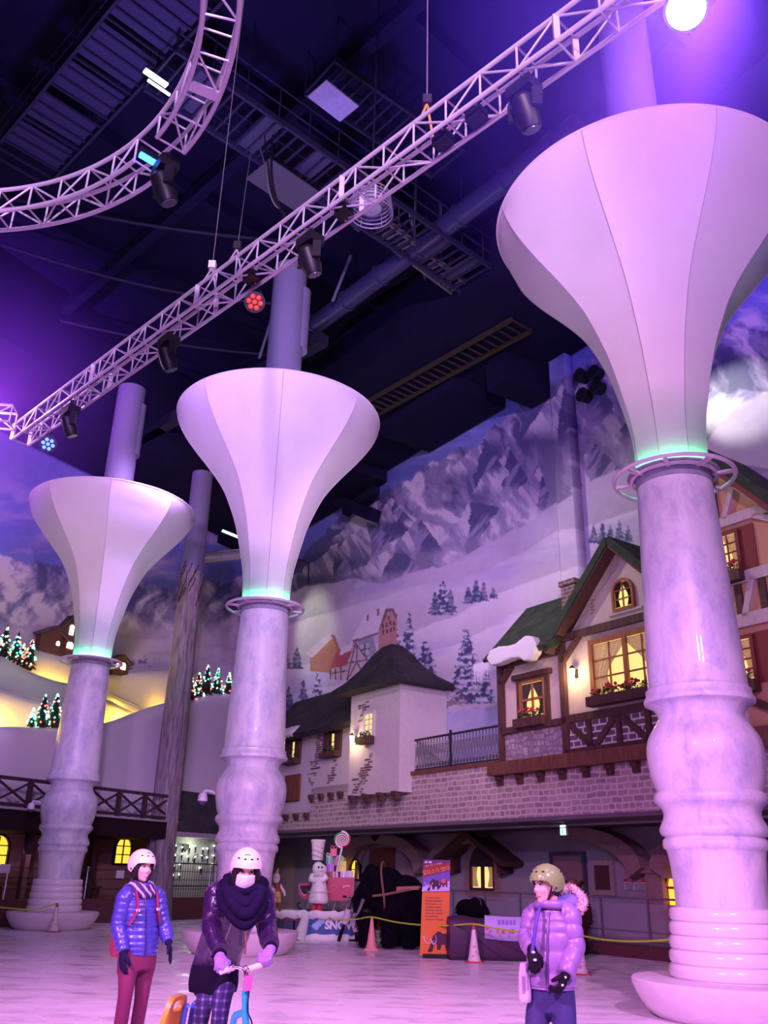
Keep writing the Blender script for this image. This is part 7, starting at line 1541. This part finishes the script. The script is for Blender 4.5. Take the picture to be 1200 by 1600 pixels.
# ---------------------------------------------------------------- orange backed ice sled between the two people
def sled():
    y0 = 6.9; J = lambda x, y, d=0: aty(x, y, y0+d)
    t = thing('ice_sled', 'orange backed ice sled with a hand slot, at the bottom edge between the two people', 'sled', (J(268,1600).x, y0, 0)); M_OR = mat('orange_plastic', (.85,.36,.03), .4, noise=.03)
    d = V((.22,.97,0)).normalized()
    def pl(l, dd=0): return [J(x, y, dd) for x, y in l]
    P0 = J(269,1578); dn = (J(262,1600)-J(275,1557)).normalized(); sd = d; nn = dn.cross(sd).normalized()
    def q(a, b): return P0+dn*a+sd*b
    out = []; inn = []
    for i in range(32):
        a = 2*PI*i/32; ca, sa = math.cos(a), math.sin(a); out.append(q(.20+.30*math.copysign(abs(ca)**.45, ca), .15*math.copysign(abs(sa)**.45, sa))); inn.append(q(-.035+.035*math.copysign(abs(ca)**.6, ca), .075*math.copysign(abs(sa)**.6, sa)))
    n = 32; th = nn*.035; mb = MB(); mb.add(out+inn+[p+th for p in out]+[p+th for p in inn], [f for i in range(n) for j in [(i+1) % n] for f in ((i,j,n+j,n+i),(2*n+i,3*n+i,3*n+j,2*n+j),(i,2*n+i,2*n+j,j),(n+i,n+j,3*n+j,3*n+i))]); mb.obj('backrest', M_OR, t)
    mb = MB(); c = V((P0.x+.06, y0+.05, .26)); mb.box(c, (.36,.30,.04), (d.cross(UP), d, UP)); mb.obj('seat', M_OR, t, smooth=False)
    M_BL = mat('blue_plastic', (.06,.12,.55), .4)
    for b_ in (.0, .14):
        top = q(.0, b_)+V((.075,.07,-.01)); bot = V((P0.x+.02+sd.x*b_, y0+.1+sd.y*b_, .10)); mb = MB(); mb.tube(cat([tuple(top+V((.02,0,.015))), tuple(top), tuple(top.lerp(bot,.5)), tuple(bot)], 5), [.020]*16, 10); mb.obj('frame_tube', M_BL, t)
        mb = MB(); e = d.cross(UP); mb.tube(cat([tuple(bot-e*.35-UP*.085), tuple(bot-UP*.085), tuple(bot+e*.38-UP*.085), tuple(bot+e*.48-UP*.0)], 5), .015, 8); mb.obj('runner', M_CHROME, t); mb = MB(); mb.tube([bot, bot-UP*.085], .015, 8); mb.tube([V((c.x, c.y, .25))+sd*b_, V((bot.x, bot.y, .02))-e*.2+V((0,0,0))], .014, 8); mb.obj('strut', M_BL, t)
sled()
# ================================================================== light
W_ = bpy.data.worlds.new('world'); SC.world = W_; W_.use_nodes = True
W_.node_tree.nodes['Background'].inputs[0].default_value = (.18,.10,.40,1); W_.node_tree.nodes['Background'].inputs[1].default_value = .07
MAG = (1,.30,.92); PINK = (1,.50,.95); VIO = (.55,.28,1); BLU = (.20,.15,1)
# stage lights over the rink (behind and beside the camera) that wash ice, people and columns
lamp('stage_wash', 'SPOT', (-5.5, -1.5, 9.0), 11000, MAG, .25, target=(-1.0, 9.5, 0), spot=66, blend=.9)
lamp('stage_wash', 'SPOT', (5.0, -1.0, 9.0), 7000, (1,.40,.95), .25, target=(1.0, 10.5, 0), spot=60, blend=.9)
lamp('stage_wash', 'SPOT', (7.5, 4.5, 9.0), 2400, BLU, .25, target=(1.5, 8.5, 1), spot=60, blend=.9)
lamp('stage_wash', 'SPOT', (0, -5, 10.0), 13500, (.88,.56,1), .4, target=(-3.0, 21, 11.0), spot=46, blend=.8)
lamp('stage_wash', 'SPOT', (2.5, -4, 10.0), 8300, (.72,.33,1), .4, target=(5.0, 13, 11.0), spot=56, blend=.8)
lamp('stage_wash', 'SPOT', (-6, -2, 9.5), 14500, (.66,.25,1), .4, target=(-9.2, 27.7, 11), spot=34, blend=.8)
lamp('stage_wash', 'SPOT', (-1, -3, 6.5), 4200, (.54,.36,1), .4, target=(-3, 21, 4), spot=60, blend=.8)
lamp('stage_wash', 'SPOT', (1, -3, 6.5), 900, (.42,.32,1), .4, target=(5, 13, 4.5), spot=50, blend=.8)
lamp('mural_wash', 'SPOT', (-1, 19, 14.5), 1300, (.56,.26,1), .5, target=RW(7, 9, 1), spot=110, blend=.9)  # added mid-hall spots without fixtures, set past the columns for a shadowless mural
lamp('mural_wash', 'SPOT', (-6.5, 25, 14), 1700, (.60,.32,1), .5, target=LW(3, 8, 3), spot=110, blend=.9)
lamp('mural_spot', 'SPOT', RW(5, 16.5, -8), 2400, (1,.80,.72), .3, target=RW(-1.5, 7.5, .5), spot=62, blend=.9)
lamp('mural_spot', 'SPOT', RW(-1, 15.6, -3.6), 2600, (1,.97,.90), .1, target=RW(-4.5, 13.3, 1.5), spot=22, blend=.7)
lamp('mural_spot', 'SPOT', RW(19, 15.5, -3.5), 900, (.85,.9,.62), .2, target=RW(17.2, 11.6, 1.5), spot=36, blend=.8)
# upward spots added to put the big lamps' glare onto the ceiling
lamp('added_ceiling_glare', 'SPOT', (5.2, 8.2, 13.4), 9000, (.22,.07,1), .6, target=(7.4, 14.4, 18.6), spot=80, blend=1)
lamp('ice_wash', 'SPOT', (3, 5, 9.5), 5200, (.95,.34,1), .3, target=(-1, 11.5, 0), spot=50, blend=1)  # extra spot added to brighten the middle of the ice
lamp('tower_fill', 'SPOT', (-.5, 13, 11.5), 3600, (.85,.46,.9), .4, target=RW(8, 6.6, 0), spot=48, blend=1)  # added spot, a general fill on the tower region
lamp('added_ceiling_glare', 'SPOT', (-14, 17, 11), 14000, (.40,.09,1), .5, target=(-15, 27, 19), spot=80, blend=1)
lamp('added_ceiling_glare', 'SPOT', (-3.5, 12, 10.5), 3500, (.30,.2,1), .5, target=(-4, 19, 20), spot=110, blend=1)
lamp('stage_light', 'SPOT', FS(.2, 4.5, -2.0), 100, (.9,.93,1), .15, target=FS(-.2, 1.0, .5), spot=55, blend=.7)
lamp('arcade_light', 'AREA', RW(4, 2.95, 1.4), 5, (.8,.75,1), .5, target=RW(4.6, 0, 2.4), size_y=6)
lamp('truss_light', 'SPOT', (-2, -2, 4), 2300, (.66,.20,1), .3, target=(-2.5, 9, 9), spot=80, blend=.9)
lamp('face_fill', 'SPOT', (-4.5, .5, 3.4), 420, (1,.36,.85), .3, target=(.3, 7.2, 1.3), spot=60, blend=1)  # added low fill spot, lifts faces shaded by the helmets
# stage haze plus lens glare, as balls lit by an added point light
def haze(name, c, r, dens, col, energy, lcol, label):
    mb = MB(); mb.ball(c, r, nu=32, nv=20); m = bpy.data.materials.new(name); m.use_nodes = True; nt = m.node_tree; N, L = nt.nodes, nt.links
    N.remove(N['Principled BSDF']); sc_ = N.new('ShaderNodeVolumeScatter'); sc_.inputs['Color'].default_value = (*col, 1); sc_.inputs['Anisotropy'].default_value = 0
    tc = N.new('ShaderNodeTexCoord'); mp = N.new('ShaderNodeMapping'); mp.inputs['Location'].default_value = (0, 0, -1); mp.inputs['Scale'].default_value = (1/r, 1/r, 1/r)
    g = N.new('ShaderNodeTexGradient'); g.gradient_type = 'QUADRATIC_SPHERE'; L.new(tc.outputs['Object'], mp.inputs['Vector']); L.new(mp.outputs['Vector'], g.inputs['Vector'])
    k = N.new('ShaderNodeMath'); k.operation = 'MULTIPLY'; k.inputs[1].default_value = dens; L.new(g.outputs['Fac'], k.inputs[0]); L.new(k.outputs[0], sc_.inputs['Density'])
    L.new(sc_.outputs[0], N['Material Output'].inputs['Volume']); o = mb.obj('stage_haze', m); tag(o, label, 'haze', None, 'stuff')
    lamp('haze_glow', 'POINT', c, energy, lcol, .12)
haze('haze_right', BIGL, 3.0, .55, (.13,.07,1), 300, (1,.6,1), 'violet haze glowing round the dazzling spotlight at the top right')
HL = atz(-45, 640, 9.2); haze('haze_left', HL, 3.6, .40, (.28,.08,1), 230, (.8,.35,1), 'violet haze glowing beyond the left picture edge')
vs_ = SC.view_settings; SC.display_settings.display_device = 'sRGB'
vs_.view_transform = 'Standard'; vs_.look = 'None'; vs_.gamma = 1; vs_.exposure = 0; vs_.use_curve_mapping = False
SC.cycles.use_denoising = True; SC.cycles.max_bounces = 5; SC.cycles.diffuse_bounces = 3; SC.cycles.glossy_bounces = 3; SC.cycles.transparent_max_bounces = 8; SC.cycles.volume_bounces = 0
SC.cycles.volume_step_rate = 2
SC.cycles.sample_clamp_indirect = 4; SC.cycles.caustics_reflective = False; SC.cycles.caustics_refractive = False
